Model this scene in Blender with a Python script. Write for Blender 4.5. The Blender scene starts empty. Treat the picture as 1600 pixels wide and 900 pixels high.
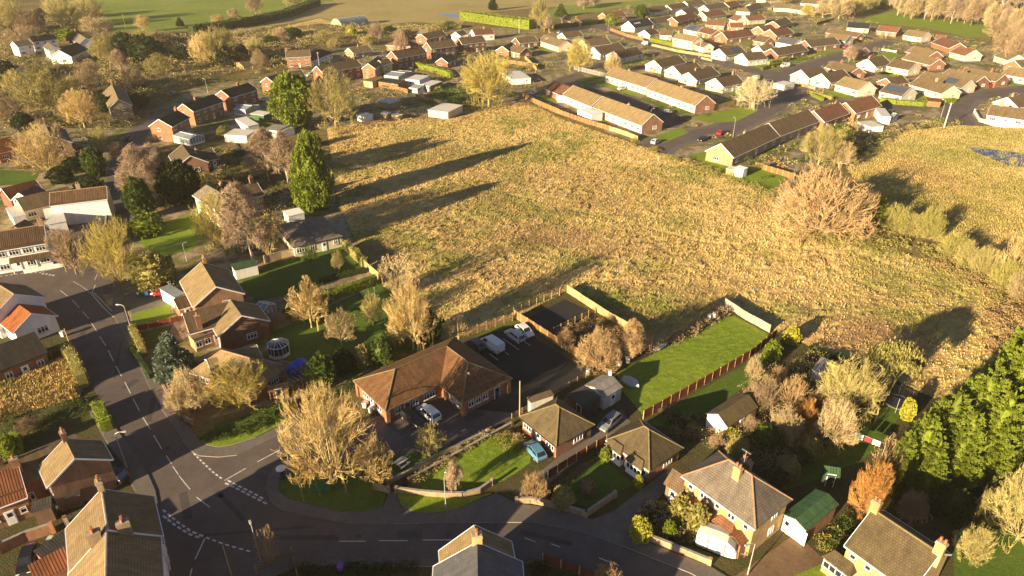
import bpy, math, random
import numpy as np
from mathutils import Vector, Matrix
R = math.radians
rnd = random.Random(7)
nr = np.random.default_rng(11)
S = bpy.context.scene
COL = S.collection
# ---------------------------------------------------------------- camera, sky, sun, exposure
CAM_H, PITCH, FPX = 65.0, R(28.8), 1067.0
cam = bpy.data.cameras.new('camera'); co = bpy.data.objects.new('camera', cam); COL.objects.link(co)
co.location = (0, 0, CAM_H); co.rotation_euler = (R(90) - PITCH, 0, 0)
cam.sensor_width = 36; cam.lens = 36 * FPX / 1600; cam.clip_start = 1; cam.clip_end = 6000
S.camera = co
SUN_EL, SUN_AZ = R(14.0), R(226.0)          # azimuth of the sun, clockwise from +Y
w = bpy.data.worlds.new('World'); S.world = w; w.use_nodes = True
sky = w.node_tree.nodes.new('ShaderNodeTexSky'); sky.sky_type = 'NISHITA'; sky.sun_disc = False
sky.air_density = 0.45; sky.dust_density = 0.6; sky.sun_elevation = SUN_EL; sky.sun_rotation = SUN_AZ
bg = w.node_tree.nodes['Background']; bg.inputs[1].default_value = 0.05
w.node_tree.links.new(sky.outputs[0], bg.inputs[0])
sl = bpy.data.lights.new('sun', 'SUN'); sl.energy = 5.0; sl.angle = R(0.5); sl.color = (1.0, 0.775, 0.47)
so = bpy.data.objects.new('sun', sl); COL.objects.link(so)
sd = Vector((math.sin(SUN_AZ) * math.cos(SUN_EL), math.cos(SUN_AZ) * math.cos(SUN_EL), math.sin(SUN_EL)))
so.rotation_euler = sd.to_track_quat('Z', 'Y').to_euler(); so.location = sd * 300
S.view_settings.view_transform = 'Standard'; S.view_settings.look = 'None'
S.view_settings.exposure = 1.6; S.view_settings.gamma = 1
S.render.engine = 'CYCLES'

# ---------------------------------------------------------------- survey: photo ray -> point on a level plane
def G(x, y, z=0.0):
    a = (x - 800) / FPX; b = -(y - 450) / FPX
    d = Vector((a, math.cos(PITCH) + b * math.sin(PITCH), -math.sin(PITCH) + b * math.cos(PITCH)))
    t = (z - CAM_H) / d.z
    return Vector((d.x * t, d.y * t, z))
def proj(v):
    dz = v[2] - CAM_H
    fw = v[1] * math.cos(PITCH) - dz * math.sin(PITCH); up = v[1] * math.sin(PITCH) + dz * math.cos(PITCH)
    return 800 + FPX * v[0] / fw, 450 - FPX * up / fw, fw
def height_to(b, ytop):
    lo, hi = 0.1, 45.0
    for _ in range(30):
        m = (lo + hi) / 2
        if proj((b.x, b.y, m))[1] > ytop: lo = m
        else: hi = m
    return lo

# ---------------------------------------------------------------- materials
MATS = {}
def _mat(name):
    m = bpy.data.materials.new(name); m.use_nodes = True; nt = m.node_tree
    return m, nt, nt.nodes['Principled BSDF']
def N(nt, t, **kw):
    n = nt.nodes.new(t)
    for k, v in kw.items(): setattr(n, k, v)
    return n
def ramp(nt, fac, stops):
    r = N(nt, 'ShaderNodeValToRGB'); e = r.color_ramp.elements
    while len(e) < len(stops): e.new(0.5)
    for i, (p, c) in enumerate(stops): e[i].position = p; e[i].color = (*c, 1)
    nt.links.new(fac, r.inputs[0]); return r.outputs[0]
def noise(nt, vec, scale, detail=4, rough=0.6):
    n = N(nt, 'ShaderNodeTexNoise'); n.inputs['Scale'].default_value = scale
    n.inputs['Detail'].default_value = detail; n.inputs['Roughness'].default_value = rough
    nt.links.new(vec, n.inputs['Vector']); return n.outputs['Fac']
def mixc(nt, fac, a, b, mode='MIX'):
    m = N(nt, 'ShaderNodeMix', data_type='RGBA', blend_type=mode)
    if isinstance(fac, float): m.inputs[0].default_value = fac
    else: nt.links.new(fac, m.inputs[0])
    for i, c in ((6, a), (7, b)):
        if isinstance(c, tuple): m.inputs[i].default_value = (*c, 1)
        else: nt.links.new(c, m.inputs[i])
    return m.outputs[2]
def bump(nt, bs, h, strength, dist):
    b = N(nt, 'ShaderNodeBump'); b.inputs['Strength'].default_value = strength; b.inputs['Distance'].default_value = dist
    nt.links.new(h, b.inputs['Height']); nt.links.new(b.outputs[0], bs.inputs['Normal'])
def ground_mat(name, stops, s1=0.03, s2=0.9, s3=6.0, bs=0.6, bd=0.15, rough=0.95, attr=None):
    """soil, grass, asphalt: broad patches, clumps and fine grain in world space"""
    m, nt, b = _mat(name); g = N(nt, 'ShaderNodeNewGeometry').outputs['Position']
    a, c, d = noise(nt, g, s1, 5), noise(nt, g, s2, 5, 0.65), noise(nt, g, s3, 3)
    m1 = N(nt, 'ShaderNodeMath', operation='MULTIPLY'); m1.inputs[1].default_value = 0.5; nt.links.new(a, m1.inputs[0])
    m2 = N(nt, 'ShaderNodeMath', operation='MULTIPLY_ADD'); m2.inputs[1].default_value = 0.5
    nt.links.new(c, m2.inputs[0]); nt.links.new(m1.outputs[0], m2.inputs[2])
    col = ramp(nt, m2.outputs[0], stops)
    fine = ramp(nt, d, [(0.3, (0.7,) * 3), (0.7, (1.25,) * 3)])
    col = mixc(nt, 1.0, col, fine, 'MULTIPLY')
    if attr:
        at = N(nt, 'ShaderNodeAttribute', attribute_name='patch')
        gr = ramp(nt, c, [(0.3, attr[0]), (0.7, attr[1])])
        col = mixc(nt, at.outputs['Fac'], col, gr)
        br = ramp(nt, c, [(0.3, attr[2]), (0.7, attr[3])])
        at2 = N(nt, 'ShaderNodeAttribute', attribute_name='dead')
        col = mixc(nt, at2.outputs['Fac'], col, br)
    nt.links.new(col, b.inputs['Base Color']); b.inputs['Roughness'].default_value = rough
    b.inputs['Specular IOR Level'].default_value = 0.15
    s = N(nt, 'ShaderNodeMath', operation='ADD'); nt.links.new(c, s.inputs[0]); nt.links.new(d, s.inputs[1])
    if bs: bump(nt, b, s.outputs[0], bs, bd)
    MATS[name] = m; return m
def plain(name, c, rough=0.6, var=0.2, scale=1.5, metal=0.0, spec=0.3, tint=False, bs=0.0, streak=0.0):
    """painted, rendered or cast surface: slight mottling and weather streaks"""
    m, nt, b = _mat(name); o = N(nt, 'ShaderNodeTexCoord').outputs['Object']
    f = noise(nt, o, scale, 5)
    lo = tuple(v * (1 - var) for v in c); hi = tuple(min(1, v * (1 + var)) for v in c)
    col = ramp(nt, f, [(0.3, lo), (0.7, hi)])
    if streak:
        mp = N(nt, 'ShaderNodeMapping'); mp.inputs['Scale'].default_value = (2.5, 2.5, 0.25); nt.links.new(o, mp.inputs[0])
        f2 = noise(nt, mp.outputs[0], 1.0, 4)
        col = mixc(nt, 1.0, col, ramp(nt, f2, [(0.35, (1 - streak,) * 3), (0.62, (1, 1, 1))]), 'MULTIPLY')
    if tint:
        oi = N(nt, 'ShaderNodeObjectInfo'); col = mixc(nt, 1.0, col, oi.outputs['Color'], 'MULTIPLY')
    nt.links.new(col, b.inputs['Base Color']); b.inputs['Roughness'].default_value = rough
    b.inputs['Metallic'].default_value = metal; b.inputs['Specular IOR Level'].default_value = spec
    if bs: bump(nt, b, f, bs, 0.05)
    MATS[name] = m; return m
def tiles(name, c1, c2, gap, tw, th, rough=0.85, moss=None, bs=0.5, ms=0.012, mossamt=(0.5, 0.72), vary=0.25):
    """tiled, bricked or boarded surface laid in courses along the face's own axes"""
    k_ = .60 if name.startswith(('roof', 'pantile')) else .86 if name.startswith('brick') else 1.0
    c1, c2, gap = (tuple(v * k_ for v in c) for c in (c1, c2, gap)); moss = moss and tuple(v * k_ for v in moss)
    m, nt, b = _mat(name); tc = N(nt, 'ShaderNodeTexCoord'); uv = tc.outputs['UV']
    br = N(nt, 'ShaderNodeTexBrick'); nt.links.new(uv, br.inputs['Vector'])
    br.inputs['Scale'].default_value = 1.0; br.inputs['Brick Width'].default_value = tw; br.inputs['Row Height'].default_value = th
    br.inputs['Mortar Size'].default_value = ms; br.inputs['Mortar Smooth'].default_value = 0.4
    br.inputs['Color1'].default_value = (*c1, 1); br.inputs['Color2'].default_value = (*c2, 1); br.inputs['Mortar'].default_value = (*gap, 1)
    f = noise(nt, tc.outputs['Object'], 0.7, 6, 0.7)
    col = mixc(nt, 1.0, br.outputs['Color'], ramp(nt, f, [(0.3, (1 - vary,) * 3), (0.7, (1 + vary,) * 3)]), 'MULTIPLY')
    mp = N(nt, 'ShaderNodeMapping'); mp.inputs['Scale'].default_value = (1.6, 0.22, 1); nt.links.new(uv, mp.inputs[0])
    st = noise(nt, mp.outputs[0], 1.0, 4)
    col = mixc(nt, 1.0, col, ramp(nt, st, [(0.35, (0.78,) * 3), (0.6, (1.08,) * 3)]), 'MULTIPLY')
    if moss:
        f2 = noise(nt, tc.outputs['Object'], 0.9, 8, 0.75)
        mk = ramp(nt, f2, [(mossamt[0], (0, 0, 0)), (mossamt[1], (1, 1, 1))])
        col = mixc(nt, mk, col, moss)
    oi = N(nt, 'ShaderNodeObjectInfo')
    col = mixc(nt, 1.0, col, ramp(nt, oi.outputs['Random'], [(0, (0.82, 0.8, 0.8)), (1, (1.15, 1.15, 1.1))]), 'MULTIPLY')
    nt.links.new(col, b.inputs['Base Color']); b.inputs['Roughness'].default_value = rough
    b.inputs['Specular IOR Level'].default_value = 0.2
    inv = N(nt, 'ShaderNodeMath', operation='SUBTRACT'); inv.inputs[0].default_value = 1; nt.links.new(br.outputs['Fac'], inv.inputs[1])
    ad = N(nt, 'ShaderNodeMath', operation='MULTIPLY_ADD'); ad.inputs[1].default_value = 0.5
    nt.links.new(f, ad.inputs[0]); nt.links.new(inv.outputs[0], ad.inputs[2])
    bump(nt, b, ad.outputs[0], bs, 0.03)
    MATS[name] = m; return m
def leafmat(name, rough=0.7, trans=0.25, spec=0.2):
    """leaves and twigs: colour is the object's own, varied from clump to clump"""
    m, nt, b = _mat(name); tc = N(nt, 'ShaderNodeTexCoord'); oi = N(nt, 'ShaderNodeObjectInfo')
    f = noise(nt, tc.outputs['Object'], 3.0, 4, 0.7); f2 = noise(nt, tc.outputs['Object'], 14.0, 3, 0.7)
    col = mixc(nt, 1.0, oi.outputs['Color'], ramp(nt, f, [(0.3, (0.62, 0.6, 0.6)), (0.7, (1.3, 1.35, 1.2))]), 'MULTIPLY')
    col = mixc(nt, 1.0, col, ramp(nt, f2, [(0.3, (0.75, 0.8, 0.8)), (0.7, (1.25, 1.2, 1.2))]), 'MULTIPLY')
    nt.links.new(col, b.inputs['Base Color']); b.inputs['Roughness'].default_value = rough; b.inputs['Specular IOR Level'].default_value = spec
    if trans:
        tr = N(nt, 'ShaderNodeBsdfTranslucent'); nt.links.new(col, tr.inputs[0])
        mx = N(nt, 'ShaderNodeMixShader'); mx.inputs[0].default_value = trans
        nt.links.new(b.outputs[0], mx.inputs[1]); nt.links.new(tr.outputs[0], mx.inputs[2])
        nt.links.new(mx.outputs[0], nt.nodes['Material Output'].inputs['Surface'])
    MATS[name] = m; return m
# ground
ground_mat('scrub', [(0.34, (0.075, 0.075, 0.025)), (0.45, (0.14, 0.12, 0.042)), (0.55, (0.25, 0.18, 0.075)), (0.66, (0.10, 0.115, 0.028))], s1=0.035, s2=0.5, bs=1.0, bd=0.35)
ground_mat('straw', [(0.32, (0.30, 0.235, 0.065)), (0.42, (0.44, 0.33, 0.115)), (0.52, (0.57, 0.42, 0.165)), (0.62, (0.61, 0.46, 0.21)), (0.72, (0.44, 0.325, 0.105))],
           s1=0.022, s2=0.6, s3=4.0, bs=0.8, bd=0.12, attr=((0.11, 0.145, 0.02), (0.25, 0.26, 0.055), (0.24, 0.14, 0.07), (0.40, 0.25, 0.125)))
ground_mat('pasture', [(0.3, (0.12, 0.17, 0.025)), (0.5, (0.19, 0.25, 0.04)), (0.7, (0.30, 0.30, 0.07))], s1=0.02, s2=0.25, bs=0.6, bd=0.2)
ground_mat('tanfield', [(0.3, (0.20, 0.20, 0.06)), (0.5, (0.36, 0.29, 0.11)), (0.7, (0.42, 0.33, 0.16))], s1=0.02, s2=0.2, bs=0.6, bd=0.2)
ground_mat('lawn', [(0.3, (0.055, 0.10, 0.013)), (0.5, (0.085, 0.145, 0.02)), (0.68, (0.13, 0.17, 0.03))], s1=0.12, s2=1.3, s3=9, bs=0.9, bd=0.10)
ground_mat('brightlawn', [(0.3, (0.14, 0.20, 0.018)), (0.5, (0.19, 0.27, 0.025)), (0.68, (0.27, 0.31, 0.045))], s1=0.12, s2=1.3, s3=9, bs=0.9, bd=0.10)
ground_mat('soil', [(0.34, (0.05, 0.055, 0.016)), (0.48, (0.10, 0.075, 0.04)), (0.56, (0.075, 0.09, 0.022)), (0.68, (0.13, 0.095, 0.055))], s1=0.2, s2=1.2, bs=1.0, bd=0.25)
ground_mat('asphalt', [(0.3, (0.095, 0.078, 0.074)), (0.5, (0.128, 0.103, 0.095)), (0.7, (0.165, 0.133, 0.12))], s1=0.15, s2=0.5, s3=14, bs=0.25, bd=0.02, rough=0.85)
ground_mat('newasphalt', [(0.3, (0.026, 0.026, 0.029)), (0.7, (0.04, 0.039, 0.041))], s1=0.15, s2=0.6, s3=14, bs=0.25, bd=0.02, rough=0.85)
ground_mat('repair', [(0.3, (0.06, 0.056, 0.056)), (0.5, (0.08, 0.074, 0.072)), (0.7, (0.10, 0.092, 0.088))], s1=0.15, s2=0.5, s3=14, bs=0.25, bd=0.02, rough=0.85)
ground_mat('paving', [(0.3, (0.12, 0.105, 0.095)), (0.5, (0.155, 0.136, 0.122)), (0.7, (0.2, 0.172, 0.15))], s1=0.2, s2=0.9, s3=10, bs=0.3, bd=0.03, rough=0.9)
ground_mat('gravel', [(0.3, (0.13, 0.085, 0.05)), (0.5, (0.2, 0.13, 0.08)), (0.7, (0.27, 0.18, 0.11))], s1=0.2, s2=1.5, s3=12, bs=0.6, bd=0.04)
plain('kerb', (0.26, 0.24, 0.22), 0.9, 0.25, 2.0)
plain('linepaint', (0.62, 0.61, 0.58), 0.75, 0.3, 3.0)
# buildings
BR = dict(tw=0.235, th=0.08, ms=0.01, bs=0.3)
tiles('brick_red', (0.33, 0.115, 0.06), (0.26, 0.085, 0.045), (0.3, 0.24, 0.19), **BR)
tiles('brick_orange', (0.46, 0.19, 0.085), (0.38, 0.145, 0.065), (0.34, 0.27, 0.2), **BR)
tiles('brick_yellow', (0.60, 0.40, 0.15), (0.52, 0.33, 0.12), (0.45, 0.37, 0.27), **BR)
tiles('brick_buff', (0.52, 0.36, 0.20), (0.46, 0.30, 0.16), (0.45, 0.38, 0.28), **BR)
tiles('brick_dark', (0.2, 0.085, 0.05), (0.15, 0.065, 0.04), (0.2, 0.16, 0.13), **BR)
tiles('stone', (0.36, 0.31, 0.22), (0.28, 0.24, 0.17), (0.3, 0.26, 0.2), tw=0.5, th=0.25, bs=0.6)
plain('render_white', (0.84, 0.81, 0.76), 0.85, 0.08, 0.8, streak=0.12)
plain('render_pale', (0.70, 0.63, 0.51), 0.85, 0.1, 0.8, streak=0.12)
plain('render_cream', (0.68, 0.57, 0.40), 0.85, 0.1, 0.8, streak=0.12)
TL = dict(tw=0.3, th=0.3, bs=0.8, ms=0.02)
tiles('roof_tan', (0.33, 0.235, 0.135), (0.28, 0.195, 0.11), (0.14, 0.1, 0.06), **TL, moss=(0.24, 0.19, 0.07))
tiles('roof_sand', (0.45, 0.33, 0.18), (0.39, 0.28, 0.15), (0.2, 0.15, 0.09), **TL, moss=(0.34, 0.27, 0.1))
tiles('roof_grey', (0.33, 0.28, 0.225), (0.28, 0.235, 0.19), (0.15, 0.13, 0.11), **TL, moss=(0.28, 0.235, 0.12), mossamt=(0.52, 0.9))
tiles('roof_mossy', (0.22, 0.165, 0.095), (0.175, 0.13, 0.075), (0.1, 0.08, 0.05), **TL, moss=(0.21, 0.175, 0.055), mossamt=(0.5, 0.72))
tiles('roof_brown', (0.27, 0.185, 0.11), (0.22, 0.15, 0.09), (0.11, 0.075, 0.05), **TL, moss=(0.24, 0.19, 0.08))
tiles('roof_clinic', (0.30, 0.15, 0.07), (0.235, 0.115, 0.055), (0.1, 0.055, 0.035), **TL, moss=(0.26, 0.17, 0.06), mossamt=(0.55, 0.8))
tiles('roof_dark', (0.11, 0.092, 0.075), (0.09, 0.075, 0.06), (0.03, 0.026, 0.022), **TL, moss=(0.09, 0.08, 0.035))
tiles('roof_slate', (0.065, 0.068, 0.075), (0.05, 0.053, 0.06), (0.025, 0.026, 0.03), tw=0.3, th=0.25, bs=0.5, ms=0.012, rough=0.6)
tiles('roof_bluegrey', (0.20, 0.205, 0.22), (0.17, 0.175, 0.19), (0.1, 0.1, 0.11), tw=0.3, th=0.25, bs=0.5, ms=0.012, rough=0.6)
tiles('roof_red', (0.42, 0.19, 0.105), (0.34, 0.15, 0.08), (0.13, 0.05, 0.03), **TL, moss=(0.22, 0.13, 0.05))
tiles('roof_orange', (0.52, 0.18, 0.06), (0.43, 0.14, 0.045), (0.2, 0.07, 0.03), **TL)
tiles('pantile', (0.40, 0.145, 0.065), (0.31, 0.105, 0.05), (0.06, 0.03, 0.02), tw=0.30, th=6.0, bs=1.2, ms=0.06)
tiles('pantile_brown', (0.235, 0.14, 0.08), (0.19, 0.11, 0.06), (0.05, 0.035, 0.025), tw=0.34, th=6.0, bs=1.2, ms=0.06)
tiles('sheet_green', (0.052, 0.118, 0.055), (0.045, 0.10, 0.046), (0.025, 0.055, 0.028), tw=0.35, th=9.0, bs=0.8, ms=0.04, rough=0.6)
tiles('sheet_grey', (0.36, 0.34, 0.32), (0.3, 0.285, 0.27), (0.15, 0.14, 0.135), tw=0.3, th=9.0, bs=0.9, ms=0.05, rough=0.7)
tiles('sheet_dark', (0.07, 0.066, 0.06), (0.055, 0.052, 0.048), (0.03, 0.03, 0.028), tw=0.3, th=9.0, bs=0.9, ms=0.05, rough=0.7)
tiles('boards', (0.30, 0.175, 0.075), (0.235, 0.135, 0.06), (0.06, 0.035, 0.02), tw=0.16, th=9.0, bs=0.6, ms=0.015)
tiles('boards_red', (0.23, 0.055, 0.035), (0.18, 0.042, 0.028), (0.05, 0.018, 0.014), tw=0.16, th=9.0, bs=0.6, ms=0.015)
tiles('boards_pale', (0.48, 0.36, 0.18), (0.42, 0.31, 0.15), (0.2, 0.15, 0.09), tw=0.16, th=9.0, bs=0.6, ms=0.015)
tiles('boards_green', (0.06, 0.12, 0.06), (0.05, 0.10, 0.05), (0.02, 0.04, 0.02), tw=9, th=0.15, bs=0.6, ms=0.012)
plain('white', (0.80, 0.79, 0.77), 0.45, 0.05, 2.0)
plain('offwhite', (0.62, 0.60, 0.55), 0.6, 0.15, 2.0, streak=0.15)
plain('concrete', (0.36, 0.32, 0.27), 0.9, 0.25, 2.0, streak=0.2)
plain('dark', (0.03, 0.03, 0.032), 0.6, 0.2)
plain('black', (0.012, 0.012, 0.013), 0.5, 0.2)
plain('steel', (0.45, 0.45, 0.45), 0.4, 0.15, 3.0, metal=0.7)
plain('galv', (0.5, 0.48, 0.44), 0.5, 0.15, 3.0, metal=0.3)
plain('glass', (0.02, 0.025, 0.03), 0.08, 0.2, 2.0, spec=0.7)
plain('glasshouse', (0.24, 0.28, 0.30), 0.12, 0.2, 2.0, spec=0.7)
plain('solar', (0.06, 0.075, 0.11), 0.15, 0.2, 6.0, spec=0.7)
plain('paint', (1, 1, 1), 0.28, 0.03, 2.0, spec=0.6, tint=True)
plain('tint', (1, 1, 1), 0.75, 0.15, 2.0, tint=True, bs=0.3)
plain('rubber', (0.018, 0.018, 0.018), 0.85)
plain('terracotta', (0.42, 0.16, 0.07), 0.8, 0.2)
plain('ridge', (0.30, 0.18, 0.10), 0.85, 0.25, 3.0)
plain('ridge_moss', (0.17, 0.135, 0.06), 0.9, 0.3, 3.0)
plain('wood', (0.30, 0.19, 0.09), 0.85, 0.3, 3.0)
plain('woodpost', (0.45, 0.33, 0.14), 0.85, 0.2, 3.0)
plain('lampglow', (0.9, 0.88, 0.82), 0.2, 0.02)
plain('redlamp', (0.45, 0.02, 0.015), 0.25)
plain('tarp', (0.025, 0.085, 0.58), 0.45, 0.25, 1.2, bs=0.5)
plain('cloth', (0.75, 0.74, 0.70), 0.85, 0.08, 1.0, bs=0.4, tint=True)
plain('doorblue', (0.02, 0.035, 0.16), 0.5, 0.1)
plain('greenpaint', (0.03, 0.22, 0.09), 0.5, 0.15)
plain('bark', (1, 1, 1), 0.9, 0.3, 6.0, tint=True, bs=0.5)
leafmat('leaf', trans=0.22); leafmat('twig', rough=0.85, trans=0.0, spec=0.1)
m, nt, b = _mat('pondwater'); b.inputs['Base Color'].default_value = (0.03, 0.04, 0.06, 1); b.inputs['Roughness'].default_value = 0.08
g = N(nt, 'ShaderNodeNewGeometry').outputs['Position']; bump(nt, b, noise(nt, g, 2.0, 3), 0.15, 0.05); MATS['pondwater'] = m

# ---------------------------------------------------------------- mesh and object helpers
class MB:
    def __init__(s): s.v = []; s.f = []; s.m = []
    def add(s, vs, fs, mat=0):
        k = len(s.v); s.v += [tuple(v) for v in vs]; s.f += [tuple(i + k for i in f) for f in fs]; s.m += [mat] * len(fs); return s
    def box(s, c, d, rz=0.0, mat=0, taper=1.0, tilt=None):
        x, y, z = d[0] / 2, d[1] / 2, d[2] / 2; vs = []
        for k, zz in ((1.0, -z), (taper, z)):
            for sx, sy in ((-1, -1), (1, -1), (1, 1), (-1, 1)): vs.append(Vector((sx * x * k, sy * y * k, zz)))
        if tilt: vs = [Matrix.Rotation(tilt[1], 4, tilt[0]) @ v for v in vs]
        if rz: vs = [Matrix.Rotation(rz, 4, 'Z') @ v for v in vs]
        return s.add([v + Vector(c) for v in vs], [(3, 2, 1, 0), (4, 5, 6, 7), (0, 1, 5, 4), (1, 2, 6, 5), (2, 3, 7, 6), (3, 0, 4, 7)], mat)
    def beam(s, p0, p1, w, h, mat=0):
        p0 = Vector(p0); p1 = Vector(p1); d = (p1 - p0).normalized()
        u = d.cross(Vector((0, 0, 1)))
        u = u.normalized() if u.length > 1e-3 else Vector((1, 0, 0)); n = u.cross(d)
        vs = [p + u * a * w / 2 + n * b_ * h / 2 for p in (p0, p1) for a, b_ in ((-1, -1), (1, -1), (1, 1), (-1, 1))]
        return s.add(vs, [(0, 1, 2, 3), (7, 6, 5, 4), (4, 5, 1, 0), (5, 6, 2, 1), (6, 7, 3, 2), (7, 4, 0, 3)], mat)
    def tube(s, p0, p1, r0, r1, n=8, mat=0, cap=True):
        p0 = Vector(p0); p1 = Vector(p1); d = (p1 - p0).normalized()
        u = d.cross(Vector((0, 0, 1)))
        u = u.normalized() if u.length > 1e-3 else Vector((1, 0, 0)); q = d.cross(u)
        vs = [p + (u * math.cos(2 * math.pi * i / n) + q * math.sin(2 * math.pi * i / n)) * r for p, r in ((p0, r0), (p1, r1)) for i in range(n)]
        fs = [(i, (i + 1) % n, n + (i + 1) % n, n + i) for i in range(n)]
        if cap: fs += [tuple(range(n - 1, -1, -1)), tuple(range(n, 2 * n))]
        return s.add(vs, fs, mat)
    def lathe(s, prof, n=12, c=(0, 0, 0), mat=0):
        vs = [(c[0] + r * math.cos(2 * math.pi * i / n), c[1] + r * math.sin(2 * math.pi * i / n), c[2] + z) for r, z in prof for i in range(n)]
        fs = [(k * n + i, k * n + (i + 1) % n, (k + 1) * n + (i + 1) % n, (k + 1) * n + i) for k in range(len(prof) - 1) for i in range(n)]
        fs += [tuple(range(n - 1, -1, -1)), tuple((len(prof) - 1) * n + i for i in range(n))]
        return s.add(vs, fs, mat)
    def mesh(s, name, mats, smooth=False): return mk_mesh(name, s.v, s.f, s.m, mats, smooth)
    def build(s, name, mats, parent=None, smooth=False, loc=None, rz=0.0):
        return link(name, s.mesh(name, mats, smooth), parent, loc, rz)
def mk_mesh(name, v, f, mi, mats, smooth=False):
    me = bpy.data.meshes.new(name); me.from_pydata([tuple(x) for x in v], [], f)
    if isinstance(mats, str): mats = [mats]
    for m_ in mats: me.materials.append(MATS[m_])
    np_ = len(me.polygons)
    if mi is not None and len(mats) > 1: me.polygons.foreach_set('material_index', np.array(mi, dtype=np.int32))
    if smooth: me.polygons.foreach_set('use_smooth', np.ones(np_, dtype=bool))
    me.update(); add_uv(me); return me
def add_uv(me):
    nl = len(me.loops)
    if not nl: return
    nv = len(me.vertices); c = np.empty(nv * 3); me.vertices.foreach_get('co', c); c = c.reshape(-1, 3)
    li = np.empty(nl, dtype=np.int32); me.loops.foreach_get('vertex_index', li)
    npo = len(me.polygons); n = np.empty(npo * 3); me.polygons.foreach_get('normal', n); n = n.reshape(-1, 3)
    lt = np.empty(npo, dtype=np.int32); me.polygons.foreach_get('loop_total', lt)
    pn = np.repeat(n, lt, axis=0)
    u = np.stack([-pn[:, 1], pn[:, 0], np.zeros(nl)], 1); l = np.linalg.norm(u, axis=1)
    u[l < 0.05] = (1, 0, 0); l[l < 0.05] = 1; u /= l[:, None]; vv = np.cross(pn, u)
    p = c[li]; uv = np.stack([(p * u).sum(1), (p * vv).sum(1)], 1)
    me.uv_layers.new(name='UVMap').data.foreach_set('uv', uv.astype(np.float32).ravel())
def link(name, me, parent=None, loc=None, rz=0.0, color=None, scale=None):
    o = bpy.data.objects.new(name, me); COL.objects.link(o)
    if parent: o.parent = parent
    if loc is not None: o.location = loc
    if rz: o.rotation_euler = (0, 0, rz)
    if color: o.color = (*color, 1)
    if scale: o.scale = scale
    return o
def tag(o, label, cat, group=None, kind=None):
    if label: o['label'] = label
    if cat: o['category'] = cat
    if group: o['group'] = group
    if kind: o['kind'] = kind
    return o
def thing(name, label, cat, loc=(0, 0, 0), rz=0.0, group=None):
    o = bpy.data.objects.new(name, None); COL.objects.link(o); o.empty_display_size = 0.5
    o.location = loc; o.rotation_euler = (0, 0, rz); return tag(o, label, cat, group)
def copy_tree(o, parent=None):
    c = o.copy(); COL.objects.link(c)
    if parent: c.parent = parent
    for ch in [x for x in CH.get(o.name, [])]: copy_tree(ch, c)
    return c
CH = {}
def register(o):                       # remember a prototype's parts so that copies need no scene update
    def walk(p):
        CH[p.name] = [x for x in COL.objects if x.parent == p]
        for x in CH[p.name]: walk(x)
    walk(o); return o
# value noise for terrain
def vnoise(x, y, seed=0):
    xi = np.floor(x).astype(np.int64); yi = np.floor(y).astype(np.int64); xf = x - xi; yf = y - yi
    def h(a, b_):
        k = (a * 374761393 + b_ * 668265263 + seed * 974711) & 0x7fffffff
        k = ((k ^ (k >> 13)) * 1274126177) & 0x7fffffff
        return ((k ^ (k >> 16)) & 0xffff) / 65535.0
    u = xf * xf * (3 - 2 * xf); v = yf * yf * (3 - 2 * yf)
    return (h(xi, yi) * (1 - u) + h(xi + 1, yi) * u) * (1 - v) + (h(xi, yi + 1) * (1 - u) + h(xi + 1, yi + 1) * u) * v
def inpoly(x, y, poly):
    r = np.zeros(x.shape, bool); j = len(poly) - 1
    for i in range(len(poly)):
        xi, yi = poly[i][:2]; xj, yj = poly[j][:2]
        if yi != yj: r ^= ((yi > y) != (yj > y)) & (x < (xj - xi) * (y - yi) / (yj - yi) + xi)
        j = i
    return r
def edgedist(x, y, poly):
    d = np.full(x.shape, 1e9); j = len(poly) - 1
    for i in range(len(poly)):
        ax, ay = poly[j][:2]; bx, by = poly[i][:2]; dx, dy = bx - ax, by - ay; l2 = dx * dx + dy * dy + 1e-9
        t = np.clip(((x - ax) * dx + (y - ay) * dy) / l2, 0, 1); d = np.minimum(d, np.hypot(x - ax - t * dx, y - ay - t * dy)); j = i
    return d

# ---------------------------------------------------------------- ground
ground_mat('yard', [(0.34, (0.07, 0.075, 0.025)), (0.43, (0.12, 0.15, 0.03)), (0.50, (0.24, 0.18, 0.10)), (0.57, (0.40, 0.32, 0.23)), (0.66, (0.16, 0.19, 0.045))], s1=0.09, s2=0.35, s3=5, bs=0.8, bd=0.2)
def struct(o, kind='structure'): o['kind'] = kind; return o
def sheet(name, px, z, mat):
    v = [G(x, y, 0.0) for x, y in px]; bm_v = [(p.x, p.y, z) for p in v]
    me = bpy.data.meshes.new(name); me.from_pydata(bm_v, [], [tuple(range(len(v)))])
    import bmesh
    b = bmesh.new(); b.from_mesh(me); bmesh.ops.triangulate(b, faces=b.faces[:])
    for f in b.faces:
        if f.normal.z < 0: f.normal_flip()
    b.to_mesh(me); b.free(); me.materials.append(MATS[mat]); return struct(link(name, me))
def raised(name, px, z, mat, z0=0.0):
    import bmesh
    v = [G(x, y, 0.0) for x, y in px]; b = bmesh.new()
    top = [b.verts.new((p.x, p.y, z)) for p in v]; bot = [b.verts.new((p.x, p.y, z0)) for p in v]
    n = len(v); f = b.faces.new(top); b.normal_update()
    flip = f.normal.z < 0
    if flip: f.normal_flip()
    for i in range(n):
        q = (top[i], bot[i], bot[(i + 1) % n], top[(i + 1) % n])
        s_ = b.faces.new(q if not flip else q[::-1]); s_.material_index = 1
    bmesh.ops.triangulate(b, faces=[f])
    me = bpy.data.meshes.new(name); b.to_mesh(me); b.free(); me.materials.append(MATS[mat]); me.materials.append(MATS['kerb'])
    return struct(link(name, me))
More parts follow.
